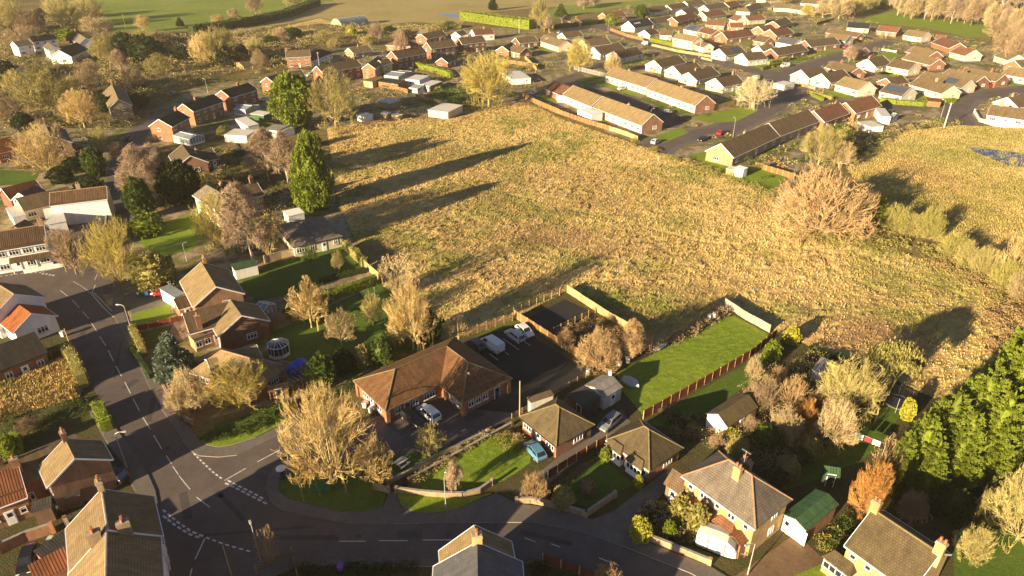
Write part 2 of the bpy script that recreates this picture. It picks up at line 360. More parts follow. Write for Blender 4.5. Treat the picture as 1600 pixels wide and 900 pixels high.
def strip(name, px, width, z, mat, h=0):
    pts = [G(x, y) for x, y in px]; L_, R_ = [], []
    for i, p in enumerate(pts):
        d = (pts[min(i + 1, len(pts) - 1)] - pts[max(i - 1, 0)]).normalized(); nrm = Vector((-d.y, d.x, 0))
        L_.append(p + nrm * width / 2); R_.append(p - nrm * width / 2)
    n = len(pts); v = [(p.x, p.y, z) for p in L_ + R_]; f = [(i, n + i, n + i + 1, i + 1) for i in range(n - 1)]
    me = bpy.data.meshes.new(name); me.from_pydata(v, [], f); me.materials.append(MATS[mat]); return struct(link(name, me))
def rough(name, px, step, amp, mat, z=0.02, cl=(0.9, 0.35), tufts=0, blobs=(), dead=(), th=0.5, kind='stuff', fade=2.0, hum=0.0, paths=(), mott=0.0):
    """uneven sheet of growth: a grid inside the outline, raised into tussocks, with standing tufts on top"""
    poly = [G(x, y) for x, y in px]; xs = [p.x for p in poly]; ys = [p.y for p in poly]
    gx = np.arange(min(xs), max(xs) + step, step); gy = np.arange(min(ys), max(ys) + step, step)
    X, Y = np.meshgrid(gx, gy); ins = inpoly(X, Y, poly)
    X = X + nr.uniform(-.3, .3, X.shape) * step; Y = Y + nr.uniform(-.3, .3, Y.shape) * step
    d = np.where(ins, edgedist(X, Y, poly), 0); fd = np.clip(d / fade, 0, 1)
    def hgt(X, Y):
        xr, yr = X * .8 + Y * .6, Y * .8 - X * .6; a = vnoise(xr / (cl[0] * 1.7), yr / (cl[0] * .75), 3); b_ = vnoise(X / cl[1], Y / cl[1], 5); c = vnoise(X / 9, Y / 9, 8); e = vnoise(X / 25, Y / 25, 9)
        return amp * (0.75 * a * a + 0.4 * b_) * (0.45 + 0.8 * c) + hum * e * e
    Z = z + fd * hgt(X, Y)
    for ln in paths:                     # trodden lines
        wp = [G(*p) for p in ln]
        for a, b in zip(wp[:-1], wp[1:]):
            dv = b - a; t = np.clip(((X - a.x) * dv.x + (Y - a.y) * dv.y) / dv.length_squared, 0, 1); dd = np.hypot(X - a.x - t * dv.x, Y - a.y - t * dv.y) + 1.2 * (vnoise(X / 3, Y / 3, 40) - .5)
            Z = np.where(ins, z + (Z - z) * np.clip((dd - .1) / .7, .12, 1), Z)
    cell = ins[:-1, :-1] & ins[1:, :-1] & ins[:-1, 1:] & ins[1:, 1:]
    idx = np.arange(X.size).reshape(X.shape); q = np.stack([idx[:-1, :-1], idx[:-1, 1:], idx[1:, 1:], idx[1:, :-1]], -1)[cell]
    used = np.zeros(X.size, bool); used[q.ravel()] = True; remap = np.cumsum(used) - 1
    V = np.stack([X.ravel(), Y.ravel(), Z.ravel()], 1)[used]; q = remap[q]
    def blob(bl, V):
        o = np.zeros(len(V))
        wob = vnoise(V[:, 0] / 4, V[:, 1] / 4, 21) * 0.7 + vnoise(V[:, 0] / 1.2, V[:, 1] / 1.2, 22) * 0.5
        for bx, by, rx, ry, s_ in bl:
            p = G(bx, by); o = np.maximum(o, s_ * np.clip(1.5 - np.hypot((V[:, 0] - p.x) / rx, (V[:, 1] - p.y) / ry) - wob * 0.7, 0, 1))
        return o
    me = bpy.data.meshes.new(name); nv = len(V); faces = q
    if tufts:
        k = nr.choice(nv, min(tufts, nv), replace=False); B = V[k]; nb = 4
        ang = nr.uniform(0, 6.283, (len(k), nb)); hh = th * nr.uniform(.5, 1.2, (len(k), nb)) * (0.4 + 0.6 * fd.ravel()[used][k])[:, None]
        lean = nr.uniform(.15, .7, (len(k), nb)) * hh; wd = nr.uniform(.06, .14, (len(k), nb))
        c, s_ = np.cos(ang), np.sin(ang)
        bx = B[:, 0, None] + nr.uniform(-.15, .15, ang.shape); by = B[:, 1, None] + nr.uniform(-.15, .15, ang.shape); bz = B[:, 2, None] - .03 + 0 * ang
        t = np.stack([np.stack([bx - s_ * wd, by + c * wd, bz], -1), np.stack([bx + s_ * wd, by - c * wd, bz], -1), np.stack([bx + c * lean, by + s_ * lean, bz + hh], -1)], 2).reshape(-1, 3)
        tri = np.arange(len(t)).reshape(-1, 3) + nv; V = np.concatenate([V, t])
        me.vertices.add(len(V)); me.vertices.foreach_set('co', V.astype(np.float32).ravel())
        nl = q.size + tri.size; me.loops.add(nl); me.loops.foreach_set('vertex_index', np.concatenate([q.ravel(), tri.ravel()]).astype(np.int32))
        me.polygons.add(len(q) + len(tri))
        me.polygons.foreach_set('loop_start', np.concatenate([np.arange(len(q)) * 4, q.size + np.arange(len(tri)) * 3]).astype(np.int32))
    else:
        me.vertices.add(nv); me.vertices.foreach_set('co', V.astype(np.float32).ravel())
        me.loops.add(q.size); me.loops.foreach_set('vertex_index', q.ravel().astype(np.int32)); me.polygons.add(len(q))
        me.polygons.foreach_set('loop_start', (np.arange(len(q)) * 4).astype(np.int32))
    me.update(calc_edges=True); me.validate()
    if len(me.vertices) == len(V):
        for an, bl in (('patch', blobs), ('dead', dead)):
            bv = blob(bl, V)
            if mott: f_ = (17, 5, 2, 60) if an == 'patch' else (23, 7, 2.5, 70); n_ = .55 * vnoise(V[:, 0] / f_[0], V[:, 1] / f_[0], f_[3]) + .3 * vnoise(V[:, 0] / f_[1], V[:, 1] / f_[1], f_[3] + 1) + .25 * vnoise(V[:, 0] / f_[2], V[:, 1] / f_[2], f_[3] + 2); bv = np.maximum(bv, mott * np.clip((n_ - (.61 if an == 'patch' else .68)) * 5, 0, .65 if an == 'patch' else .35))
            at = me.attributes.new(an, 'FLOAT', 'POINT'); at.data.foreach_set('value', bv.astype(np.float32))
    me.materials.append(MATS[mat]); o = link(name, me); o['kind'] = kind; return o

mb = MB(); mb.add([(-2500, -900, 0), (2500, -900, 0), (2500, 3500, 0), (-2500, 3500, 0)], [(0, 1, 2, 3)])
struct(mb.build('ground', 'scrub'))
sheet('pasture', [(130, 8), (155, 25), (180, 48), (230, 52), (330, 44), (400, 33), (470, 12), (520, 2), (560, -60), (100, -60)], .02, 'pasture')
sheet('tan_field', [(330, 57), (420, 42), (500, 27), (560, 42), (650, 34), (720, 40), (735, 22), (840, 12), (1000, 6), (1080, -60), (560, -60), (520, 2), (470, 12)], .015, 'tanfield')
sheet('pasture', [(835, 24), (880, 8), (1000, 1), (1120, -12), (1100, 0), (960, 13), (900, 26), (850, 32)], .03, 'pasture')
sheet('playing_field', [(1300, 50), (1340, 33), (1375, 22), (1395, 16), (1450, 24), (1565, 40), (1560, 58), (1512, 58), (1457, 46), (1407, 40), (1360, 36), (1330, 44)], .03, 'brightlawn')
sheet('estate_ground', [(822, 160), (845, 60), (900, 40), (985, 8), (1200, -10), (1340, 28), (1400, 45), (1520, 60), (1620, 90), (1620, 205), (1420, 200), (1320, 258), (1200, 300), (1040, 240)], .01, 'yard')
sheet('village_ground', [(400, 110), (480, 60), (620, 40), (840, 45), (850, 130), (820, 160), (700, 186), (620, 182), (510, 205), (440, 180), (230, 235), (230, 180), (330, 120)], .008, 'yard')
sheet('village_ground', [(-40, 200), (230, 200), (230, 330), (520, 280), (545, 360), (600, 450), (660, 505), (560, 600), (300, 660), (180, 480), (-40, 430)], .006, 'yard')
sheet('village_ground', [(-60, 440), (60, 470), (180, 640), (240, 760), (250, 930), (-60, 930)], .006, 'soil')
sheet('village_ground', [(560, 600), (720, 520), (880, 455), (1010, 545), (1130, 480), (1220, 525), (1440, 560), (1700, 440), (1700, 1000), (1100, 940), (800, 800), (600, 780)], .006, 'soil')
sheet('village_ground', [(380, 870), (720, 868), (900, 890), (930, 990), (380, 990)], .006, 'soil')
# roads
ROAD = [(-80, 448), (-80, 425), (0, 422), (40, 416), (90, 400), (118, 418), (135, 440), (150, 440), (160, 462), (178, 495), (197, 530), (215, 565), (237, 612), (253, 640), (270, 665), (287, 693), (302, 708), (311, 713), (342, 715), (370, 712), (406, 696), (438, 681), (470, 714), (451, 713), (432, 725), (419, 746), (416, 767), (423, 787), (438, 797), (470, 805), (520, 814), (545, 818), (575, 819), (625, 819), (700, 817), (775, 817), (832, 817), (887, 827), (920, 835), (975, 855), (1025, 875), (1080, 897), (1110, 915), (1150, 950), (900, 950), (905, 897), (847, 877), (780, 873), (705, 873), (500, 875), (460, 870), (420, 881), (390, 900), (370, 950), (262, 950), (262, 900), (254, 830), (249, 800), (243, 767), (232, 742), (215, 715), (190, 682), (168, 650), (150, 615), (136, 580), (118, 545), (105, 520), (97, 505), (78, 480), (55, 471), (30, 455), (0, 450)]
sheet('road', ROAD, .03, 'asphalt')
sheet('forecourt', [(103, 340), (151, 334), (172, 338), (168, 356), (153, 386), (140, 405), (118, 418), (60, 425), (90, 400), (88, 380), (78, 352)], .026, 'asphalt')
strip('lane', [(262, 172), (240, 185), (218, 205), (200, 230), (190, 262), (187, 305), (190, 345), (178, 385), (160, 425), (158, 462)], 7.0, .022, 'asphalt')
sheet('driveway', [(196, 352), (205, 338), (219, 342), (205, 360), (190, 372)], .018, 'paving')
sheet('access_road', [(438, 681), (470, 668), (500, 655), (560, 655), (602, 648), (690, 602), (718, 648), (795, 602), (860, 585), (917, 585), (862, 620), (800, 652), (762, 674), (700, 697), (670, 707), (617, 713), (560, 730), (480, 735), (470, 714)], .024, 'asphalt')
sheet('car_park', [(722, 536), (806, 508), (914, 578), (917, 586), (862, 618), (800, 645), (740, 640), (760, 560), (710, 545)], .034, 'newasphalt')
sheet('fenced_compound', [(825, 497), (882, 468), (929, 490), (865, 522)], .03, 'newasphalt')
for c_, wd in (([(1000, 252), (1035, 224), (1080, 212), (1130, 203), (1200, 172), (1232, 146), (1215, 122)], 9), ([(1195, 150), (1205, 126), (1240, 110), (1290, 95), (1345, 78), (1390, 65)], 8), ([(1240, 118), (1190, 113), (1150, 103), (1050, 80), (985, 58), (945, 44), (920, 40)], 8), ([(870, 52), (920, 45), (990, 30), (1020, 22)], 7), ([(1215, 138), (1300, 158), (1345, 166), (1400, 167), (1470, 160), (1510, 152), (1560, 145), (1640, 136)], 8), ([(1512, 150), (1492, 176), (1510, 196), (1560, 205), (1640, 208)], 7)):
    strip('estate_road', c_, wd, .03 + .004 * rnd.random(), 'asphalt')
    strip('estate_pavement', [(x, y) for x, y in c_], wd + 4, .018 + .006 * rnd.random(), 'paving')
sheet('parking_court', [(860, 126), (905, 112), (915, 120), (945, 143), (990, 150), (1015, 168), (1037, 175), (1068, 190), (1060, 200), (1035, 200), (1025, 187), (955, 152), (940, 148), (895, 133), (875, 131)], .016, 'asphalt')
# pavements with kerbs
raised('pavement', [(176, 440), (177, 480), (178, 495), (197, 530), (215, 565), (237, 612), (253, 640), (270, 665), (287, 693), (302, 708), (311, 713), (342, 715), (370, 712), (406, 696), (438, 681), (470, 668), (466, 652), (430, 670), (400, 685), (362, 697), (342, 701), (322, 697), (309, 686), (300, 672), (287, 657), (270, 628), (257, 597), (228, 560), (205, 520), (192, 482), (190, 446)], .14, 'paving')
raised('pavement', [(470, 713), (451, 713), (432, 725), (419, 746), (416, 767), (423, 787), (438, 797), (470, 805), (520, 814), (545, 818), (575, 819), (625, 819), (700, 817), (775, 817), (832, 817), (887, 827), (920, 835), (975, 855), (1025, 875), (1080, 897), (1110, 915), (1140, 905), (1110, 886), (985, 838), (960, 822), (915, 810), (860, 795), (807, 787), (775, 772), (745, 783), (712, 799), (675, 804), (645, 801), (626, 792), (618, 770), (608, 770), (598, 795), (560, 802), (535, 801), (495, 792), (450, 780), (435, 767), (437, 752), (457, 724)], .14, 'paving')
raised('pavement', [(150, 625), (168, 650), (190, 682), (215, 715), (232, 742), (243, 767), (249, 800), (254, 830), (262, 900), (262, 950), (226, 950), (226, 880), (220, 800), (213, 770), (198, 745), (190, 722), (165, 688), (140, 645)], .14, 'paving')
raised('pavement', [(460, 870), (500, 875), (705, 873), (705, 886), (470, 884), (432, 900), (402, 950), (370, 950), (390, 900), (420, 881)], .14, 'paving')
# painted markings, one sheet 5 mm above the asphalt
mk = MB()
def stripe(a, b, wd, z=.036):
    p = G(*a); q = G(*b); d = (q - p).normalized(); n = Vector((-d.y, d.x, 0)) * wd / 2
    vs = [p + n, p - n, q - n, q + n]; mk.add([(v.x, v.y, z) for v in vs], [(0, 1, 2, 3)])
def dashes(line, dash, gap, wd):
    pts = [G(*p) for p in line]; seg = [(pts[i], pts[i + 1]) for i in range(len(pts) - 1)]; pos = 0.0; tot = sum((b - a).length for a, b in seg)
    def at(s_):
        for a, b in seg:
            l = (b - a).length
            if s_ <= l: return a + (b - a) * (s_ / l)
            s_ -= l
        return seg[-1][1]
    while pos + dash < tot:
        a, b = at(pos), at(pos + dash); d = (b - a).normalized(); n = Vector((-d.y, d.x, 0)) * wd / 2
        mk.add([(v.x, v.y, .036) for v in (a + n, a - n, b - n, b + n)], [(0, 1, 2, 3)]); pos += dash + gap
for a in ((94, 454, 106, 463), (113, 469, 124, 481), (129, 487, 139, 498), (143, 505, 152, 519), (156, 526, 165, 540), (169, 547, 177, 564), (181, 572, 190, 588), (195, 597, 204, 615), (208, 623, 218, 642), (223, 652, 235, 671), (240, 680, 253, 702), (260, 712, 268, 725), (270, 729, 279, 742), (280, 744, 297, 765), (307, 777, 328, 793), (530, 846, 572, 846), (592, 845, 637, 845), (660, 844, 706, 844), (745, 840, 755, 843), (820, 841, 837, 847), (861, 850, 875, 855), (936, 872, 967, 884), (154, 424, 148, 438), (149, 445, 144, 458)):
    stripe(a[:2], a[2:], .11)
for a in ((402, 722, 436, 704), (351, 751, 384, 732), (320, 842, 305, 874), (300, 889, 297, 900), (64, 425, 93, 418), (120, 410, 138, 404), (134, 418, 152, 388)): stripe(a[:2], a[2:], .14)
dashes([(303, 709), (318, 724), (334, 739), (352, 752)], .5, .35, .22)
dashes([(352, 755), (375, 766), (400, 779), (424, 791)], .62, .35, .26); dashes([(356, 751), (378, 762), (400, 773), (417, 783)], .62, .35, .26)
dashes([(255, 797), (275, 814), (298, 830), (322, 840)], .62, .4, .26); dashes([(255, 806), (275, 822), (298, 836), (318, 842)], .62, .4, .26)
dashes([(322, 840), (355, 852), (398, 864)], .55, .4, .2)
dashes([(143, 459), (160, 479), (178, 496)], .5, .35, .22); dashes([(147, 458), (163, 474), (177, 488)], .5, .35, .22)
dashes([(115, 440), (130, 449), (143, 459)], .5, .4, .16); dashes([(0, 432), (37, 427), (62, 426), (90, 431)], .5, .4, .2); dashes([(65, 428), (90, 432)], .5, .4, .2)
dashes([(152, 386), (143, 398), (136, 408)], .5, .35, .2); dashes([(148, 386), (140, 397), (133, 408)], .5, .35, .2)
for a, b in (((786, 529), (811, 547)), ((819, 534), (829, 540)), ((765, 553), (778, 563)), ((789, 550), (795, 555))): stripe(a, b, .1, .040)
struct(mk.build('road_markings', 'linepaint'))
# lawns, drives, gardens
def lawn(px, z=.02, mat='lawn', name='lawn'): return sheet(name, px, z, mat)
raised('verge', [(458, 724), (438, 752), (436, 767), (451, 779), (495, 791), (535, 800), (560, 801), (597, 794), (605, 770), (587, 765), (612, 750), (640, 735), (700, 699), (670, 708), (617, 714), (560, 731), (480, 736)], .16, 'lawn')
raised('verge', [(627, 791), (645, 800), (675, 803), (712, 798), (745, 782), (768, 772), (725, 779), (620, 771)], .16, 'brightlawn')
raised('verge', [(309, 686), (322, 696), (342, 700), (362, 696), (400, 684), (430, 669), (466, 651), (452, 640), (380, 662), (330, 680)], .16, 'brightlawn')
rough('grass', [(628, 764), (760, 682), (800, 674), (828, 690), (832, 722), (790, 752), (768, 757), (725, 773)], .22, .10, 'brightlawn', z=.03, cl=(.5, .25), fade=.6)
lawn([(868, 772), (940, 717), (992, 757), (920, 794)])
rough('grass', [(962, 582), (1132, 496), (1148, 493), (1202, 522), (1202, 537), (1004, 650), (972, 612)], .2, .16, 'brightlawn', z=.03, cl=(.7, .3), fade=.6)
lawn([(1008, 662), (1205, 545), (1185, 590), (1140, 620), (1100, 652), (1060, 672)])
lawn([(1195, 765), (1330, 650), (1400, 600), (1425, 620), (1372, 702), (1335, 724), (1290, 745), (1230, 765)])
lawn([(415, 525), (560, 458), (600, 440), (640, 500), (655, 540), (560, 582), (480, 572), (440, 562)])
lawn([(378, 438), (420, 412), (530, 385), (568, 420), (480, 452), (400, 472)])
lawn([(218, 378), (268, 345), (310, 330), (320, 360), (300, 392), (240, 402)], mat='brightlawn')
lawn([(205, 490), (266, 474), (268, 500), (210, 515)], mat='brightlawn'); lawn([(213, 522), (270, 508), (255, 540), (224, 548)])
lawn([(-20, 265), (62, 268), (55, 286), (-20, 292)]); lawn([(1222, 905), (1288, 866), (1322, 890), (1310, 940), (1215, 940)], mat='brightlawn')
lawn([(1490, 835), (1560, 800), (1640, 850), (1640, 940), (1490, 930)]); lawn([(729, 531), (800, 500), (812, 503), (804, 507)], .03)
lawn([(660, 160), (700, 128), (765, 150), (742, 166), (690, 172)]); lawn([(600, 190), (632, 180), (636, 190), (606, 196)])
lawn([(1073, 185), (1160, 167), (1188, 171), (1150, 190), (1110, 192)], .04, 'brightlawn'); lawn([(1020, 214), (1060, 200), (1077, 207), (1035, 224)], .04, 'brightlawn')
lawn([(902, 123), (945, 118), (952, 125), (915, 136)], .04); lawn([(1075, 242), (1105, 237), (1135, 262), (1175, 269), (1190, 262), (1240, 268), (1200, 302), (1130, 272)], .04, 'brightlawn')
lawn([(1285, 143), (1318, 141), (1335, 150), (1300, 152)], .04, 'brightlawn'); lawn([(1370, 85), (1392, 80), (1410, 88), (1385, 92)], .04, 'brightlawn')
lawn([(1230, 95), (1290, 86), (1310, 80), (1300, 74), (1255, 90)], .035, 'brightlawn'); lawn([(1200, 106), (1225, 96), (1262, 94), (1215, 108)], .045, 'brightlawn')
lawn([(338, 107), (365, 104), (385, 115), (375, 122), (350, 115)]); lawn([(395, 178), (425, 172), (420, 184), (400, 186)], .02, 'brightlawn')
sheet('driveway', [(258, 598), (330, 555), (352, 590), (345, 640), (310, 668), (286, 655)], .022, 'gravel'); sheet('driveway', [(192, 462), (262, 446), (270, 472), (206, 490)], .022, 'paving')
sheet('driveway', [(1172, 884), (1240, 836), (1262, 850), (1292, 878), (1228, 905), (1215, 945), (1120, 945), (1140, 906)], .022, 'gravel')
sheet('driveway', [(800, 772), (868, 718), (945, 655), (972, 640), (985, 660), (970, 668), (880, 738), (830, 775)], .022, 'paving'); sheet('driveway', [(925, 812), (960, 798), (1040, 735), (1060, 750), (985, 818), (990, 838), (962, 823)], .022, 'paving')
sheet('yard', [(560, 690), (600, 660), (640, 690), (617, 712)], .028, 'paving')
rough('tall_grass', [(-20, 612), (87, 567), (107, 557), (132, 600), (125, 622), (50, 642), (-20, 670)], .2, .75, 'straw', cl=(1.1, .32), tufts=9000, th=.55, fade=1, mott=.6, hum=.7)
# the rough field and the meadow beyond the hedge
FIELD = [(510, 200), (560, 192), (620, 184), (700, 186), (790, 166), (828, 161), (880, 186), (985, 222), (1040, 241), (1105, 264), (1200, 302), (1260, 350), (1330, 372), (1400, 388), (1480, 420), (1540, 455), (1580, 474), (1640, 500), (1580, 590), (1460, 625), (1400, 596), (1300, 560), (1240, 530), (1215, 520), (1140, 480), (1085, 515), (1035, 540), (1010, 545), (950, 500), (886, 456), (800, 500), (745, 522), (690, 532), (652, 502), (600, 450), (572, 405), (545, 360), (530, 320), (520, 270)]
GREEN = [(960, 475, 14, 9, 1), (1040, 490, 12, 8, 1), (900, 410, 9, 8, .8), (1000, 470, 20, 6, .7), (740, 240, 20, 14, .7), (640, 250, 12, 12, .6), (1250, 490, 10, 6, .7), (1420, 500, 14, 10, .8), (1400, 440, 10, 14, .7), (1310, 375, 14, 6, .8), (750, 330, 10, 12, .7), (1060, 350, 8, 10, .5), (860, 240, 12, 14, .5), (1480, 450, 8, 20, .7), (830, 385, 8, 6, .7), (1010, 420, 6, 6, .6), (900, 310, 7, 9, .4), (660, 210, 14, 20, .5), (830, 470, 8, 4, .8), (700, 350, 8, 10, .5), (1200, 310, 20, 8, .5)]
DEAD = [(860, 370, 22, 9, .8), (960, 390, 16, 7, .6), (1360, 520, 12, 7, .9), (1310, 530, 8, 5, .7), (600, 400, 9, 9, .8), (560, 300, 9, 16, .5), (870, 280, 24, 10, .4), (780, 430, 14, 7, .6), (620, 185, 30, 8, .8), (1420, 545, 8, 5, .8)]
rough('rough_grass', FIELD, .36, .52, 'straw', cl=(1.0, .42), tufts=40000, blobs=GREEN, dead=DEAD, th=.34, mott=1.0, paths=[[(1095, 300), (1100, 345), (1090, 400), (1060, 420), (1000, 425)], [(1100, 400), (1115, 450), (1090, 480)], [(930, 300), (915, 350), (880, 400)], [(700, 280), (900, 330), (1100, 380), (1350, 400), (1520, 470)], [(1250, 360), (1300, 420), (1400, 470), (1500, 480)]])
MEADOW = [(1320, 262), (1360, 235), (1420, 203), (1500, 196), (1620, 200), (1700, 240), (1700, 470), (1600, 462), (1560, 440), (1480, 385), (1400, 350), (1350, 300)]
rough('rough_grass', MEADOW, .6, .5, 'straw', cl=(1.6, .7), tufts=16000, blobs=[(1490, 240, 40, 30, .7), (1560, 210, 40, 20, .6), (1400, 300, 14, 30, .6), (1590, 300, 20, 30, .5), (1460, 350, 20, 10, .6), (1530, 330, 14, 20, .4)], dead=[(1440, 270, 12, 20, .5)], th=.4)
sheet('pond', [(1508, 230), (1530, 233), (1560, 236), (1590, 240), (1640, 243), (1640, 270), (1600, 267), (1575, 260), (1545, 248), (1525, 240)], .33, 'pondwater')
sheet('flood_water', [(684, 22), (700, 21), (722, 23), (723, 27), (704, 26), (690, 24.5)], .03, 'pondwater')
rough('scrub', [(200, 52), (330, 58), (430, 44), (520, 40), (600, 48), (700, 45), (640, 60), (480, 80), (440, 120), (330, 130), (250, 150), (215, 165), (165, 110), (190, 80)], 1.2, 1.3, 'scrub', z=.03, cl=(3.0, 1.4), fade=8, hum=3.0)
rough('straw_bank', [(340, 62), (430, 45), (500, 28), (560, 43), (520, 50), (480, 60), (420, 62)], 1.0, .8, 'straw', z=.04, cl=(2.5, 1.0), fade=4)
rough('rough_bank', [(262, 112), (300, 98), (325, 108), (320, 128), (290, 130)], .8, .7, 'straw', z=.3, cl=(2.5, 1.0), fade=4, hum=3.0, dead=[(290, 112, 14, 14, .6)])
# thin winter air over the whole place
hz = bpy.data.materials.new('haze'); hz.use_nodes = True; hz.node_tree.nodes.remove(hz.node_tree.nodes['Principled BSDF'])
pv = hz.node_tree.nodes.new('ShaderNodeVolumePrincipled'); pv.inputs['Color'].default_value = (1.0, 0.90, 0.70, 1); pv.inputs['Density'].default_value = 0.0001; pv.inputs['Anisotropy'].default_value = 0.0
hz.node_tree.links.new(pv.outputs[0], hz.node_tree.nodes['Material Output'].inputs['Volume']); MATS['haze'] = hz
mb = MB(); mb.box((0, 1100, 34.5), (4600, 3800, 71)); h_o = mb.build('haze', ['haze']); h_o['kind'] = 'stuff'

# repairs and covers let into the tarmac
rp = MB()
def quad_patch(px, w_, l_, rz):
    c = G(*px); u = Vector((math.cos(rz), math.sin(rz), 0)); v = Vector((-u.y, u.x, 0)); rp.add([tuple(c + u * a * l_ / 2 + v * b_ * w_ / 2 + Vector((0, 0, .033))) for a, b_ in ((-1, -1), (1, -1), (1, 1), (-1, 1))], [(0, 1, 2, 3)])
for p_, w_, l_, rz in (((236, 640), .8, 6, 1.9), ((205, 600), 1.2, 2.5, 1.2), ((290, 790), 1.0, 5, 2.1), ((470, 840), .7, 9, 0), ((640, 835), 1.1, 3, 0), ((130, 520), .9, 4, 1.8), ((360, 790), .6, 7, 2.4), ((850, 840), .7, 6, -.3), ((740, 650), 1.5, 3, .6), ((185, 560), .35, 12, 1.95), ((400, 830), .35, 14, .1), ((160, 500), 1.1, 1.6, 1.9)): quad_patch(p_, w_, l_, rz)
for p_ in ((262, 700), (215, 625), (345, 775), (560, 838), (700, 835), (170, 545), (120, 490), (890, 850)): quad_patch(p_, .65, .65, .4)
struct(rp.build('road_repairs', 'repair'))

# ---------------------------------------------------------------- buildings
def win_mesh(w, h, cols=2, frame='white'):
    m = MB(); t = .07
    m.box((0, -.03, h / 2 - t / 2), (w, .09, t)); m.box((0, -.03, -h / 2 + t / 2), (w, .09, t))
    for i in range(cols + 1): m.box((-w / 2 + t / 2 + (w - t) * i / cols, -.032, 0), (t, .085, h - 2 * t))
    if h > .8: m.box((0, -.03, h * .2), (w - t, .07, .045))
    m.box((0, -.07, -h / 2 - .04), (w + .16, .17, .07))
    m.add([(-w / 2, -.015, -h / 2), (w / 2, -.015, -h / 2), (w / 2, -.015, h / 2), (-w / 2, -.015, h / 2)], [(0, 1, 2, 3)], 1)
    return m.mesh('window', [frame, 'glass'])
def frame_mesh(w, h, cols):
    m = MB(); t = .08
    m.box((0, -.04, h / 2 - t / 2), (w, .11, t)); m.box((0, -.04, -h / 2 + t / 2), (w, .11, t))
    for i in range(cols + 1): m.box((-w / 2 + t / 2 + (w - t) * i / cols, -.042, 0), (t, .10, h - 2 * t))
    m.box((0, -.04, h * .2), (w - t, .08, .05)); return m.mesh('window', ['white'])
def one(f):
    m = MB(); f(m); return m
WIN = {k: win_mesh(*k) for k in ((1.0, 1.1, 2), (1.7, 1.15, 3), (2.3, 1.2, 4), (.7, .9, 1))}
FRM = {k: frame_mesh(*k) for k in WIN}
def pane_mesh(w, h):
    m = MB(); m.add([(-w / 2, -.015, -h / 2), (w / 2, -.015, -h / 2), (w / 2, -.015, h / 2), (-w / 2, -.015, h / 2)], [(0, 1, 2, 3)]); return m.mesh('pane', ['glass'])
PANE = {k: pane_mesh(k[0], k[1]) for k in WIN}
def sill_mesh(w, h):
    m = MB(); m.box((0, -.08, -h / 2 - .05), (w + .2, .2, .09)); return m.mesh('sill', ['concrete'])
SILL = {k: sill_mesh(k[0], k[1]) for k in WIN}
def door_mesh(mat):
    m = MB(); m.box((0, -.04, 0), (1.05, .1, 2.15), mat=1); m.box((0, -.07, -.02), (.85, .08, 2.0)); m.box((0, -.115, .5), (.5, .02, .6), mat=2); m.box((.3, -.13, -.1), (.05, .05, .14), mat=1)
    return m.mesh('door', [mat, 'white', 'glass'])
DOOR = {m: door_mesh(m) for m in ('white', 'dark', 'doorblue', 'wood', 'boards_red')}
def garage_mesh(w=2.3, h=2.05, mat='white'):
    m = MB(); m.box((0, -.03, 0), (w, .08, h))
    for i in range(5): m.box((0, -.08, -h / 2 + .25 + i * .38), (w - .2, .03, .26))
    return m.mesh('garage_door', [mat])
GAR = garage_mesh()
def chimney_mesh(w, d, h, brick, pots=2):
    m = MB(); m.box((0, 0, h / 2 - .8), (w, d, h + 1.6)); m.box((0, 0, h - .16), (w + .14, d + .14, .16)); m.box((0, 0, h + .03), (w + .02, d + .02, .06), mat=1)
    for i in range(pots):
        x = (i - (pots - 1) / 2) * w / max(pots, 1); m.lathe([(.13, h + .05), (.15, h + .12), (.11, h + .16), (.12, h + .5), (.14, h + .52), (.14, h + .58)], 8, (x, 0, 0), 2)
    return m.mesh('chimney', [brick, 'concrete', 'terracotta'])
_chim = {}
def chim(w, d, h, brick, pots):
    k = (w, d, h, brick, pots)
    if k not in _chim: _chim[k] = chimney_mesh(*k)
    return _chim[k]
def aerial_mesh():
    m = MB(); m.tube((0, 0, 0), (0, 0, 1.8), .025, .025, 5); m.tube((-.6, 0, 1.7), (.6, 0, 1.7), .02, .02, 4)
    for i in range(7): m.tube((-.5 + i * .17, -.25, 1.7), (-.5 + i * .17, .25, 1.7), .012, .012, 4)
    return m.mesh('aerial', ['galv'])
AERIAL = aerial_mesh()
class Frame:                                   # local frame of a block of a building, relative to its thing
    def __init__(s, loc, rz): s.M = Matrix.Translation(loc) @ Matrix.Rotation(rz, 4, 'Z')
def put(o, T, rel, local):
    """place part o of thing T: rel = block frame inside the thing, local = matrix inside the block"""
    o.parent = T; m_ = rel @ local; o.location = m_.to_translation(); o.rotation_euler = m_.to_euler(); return o
def xf(mb, M): mb.v = [tuple(M @ Vector(v)) for v in mb.v]; return mb
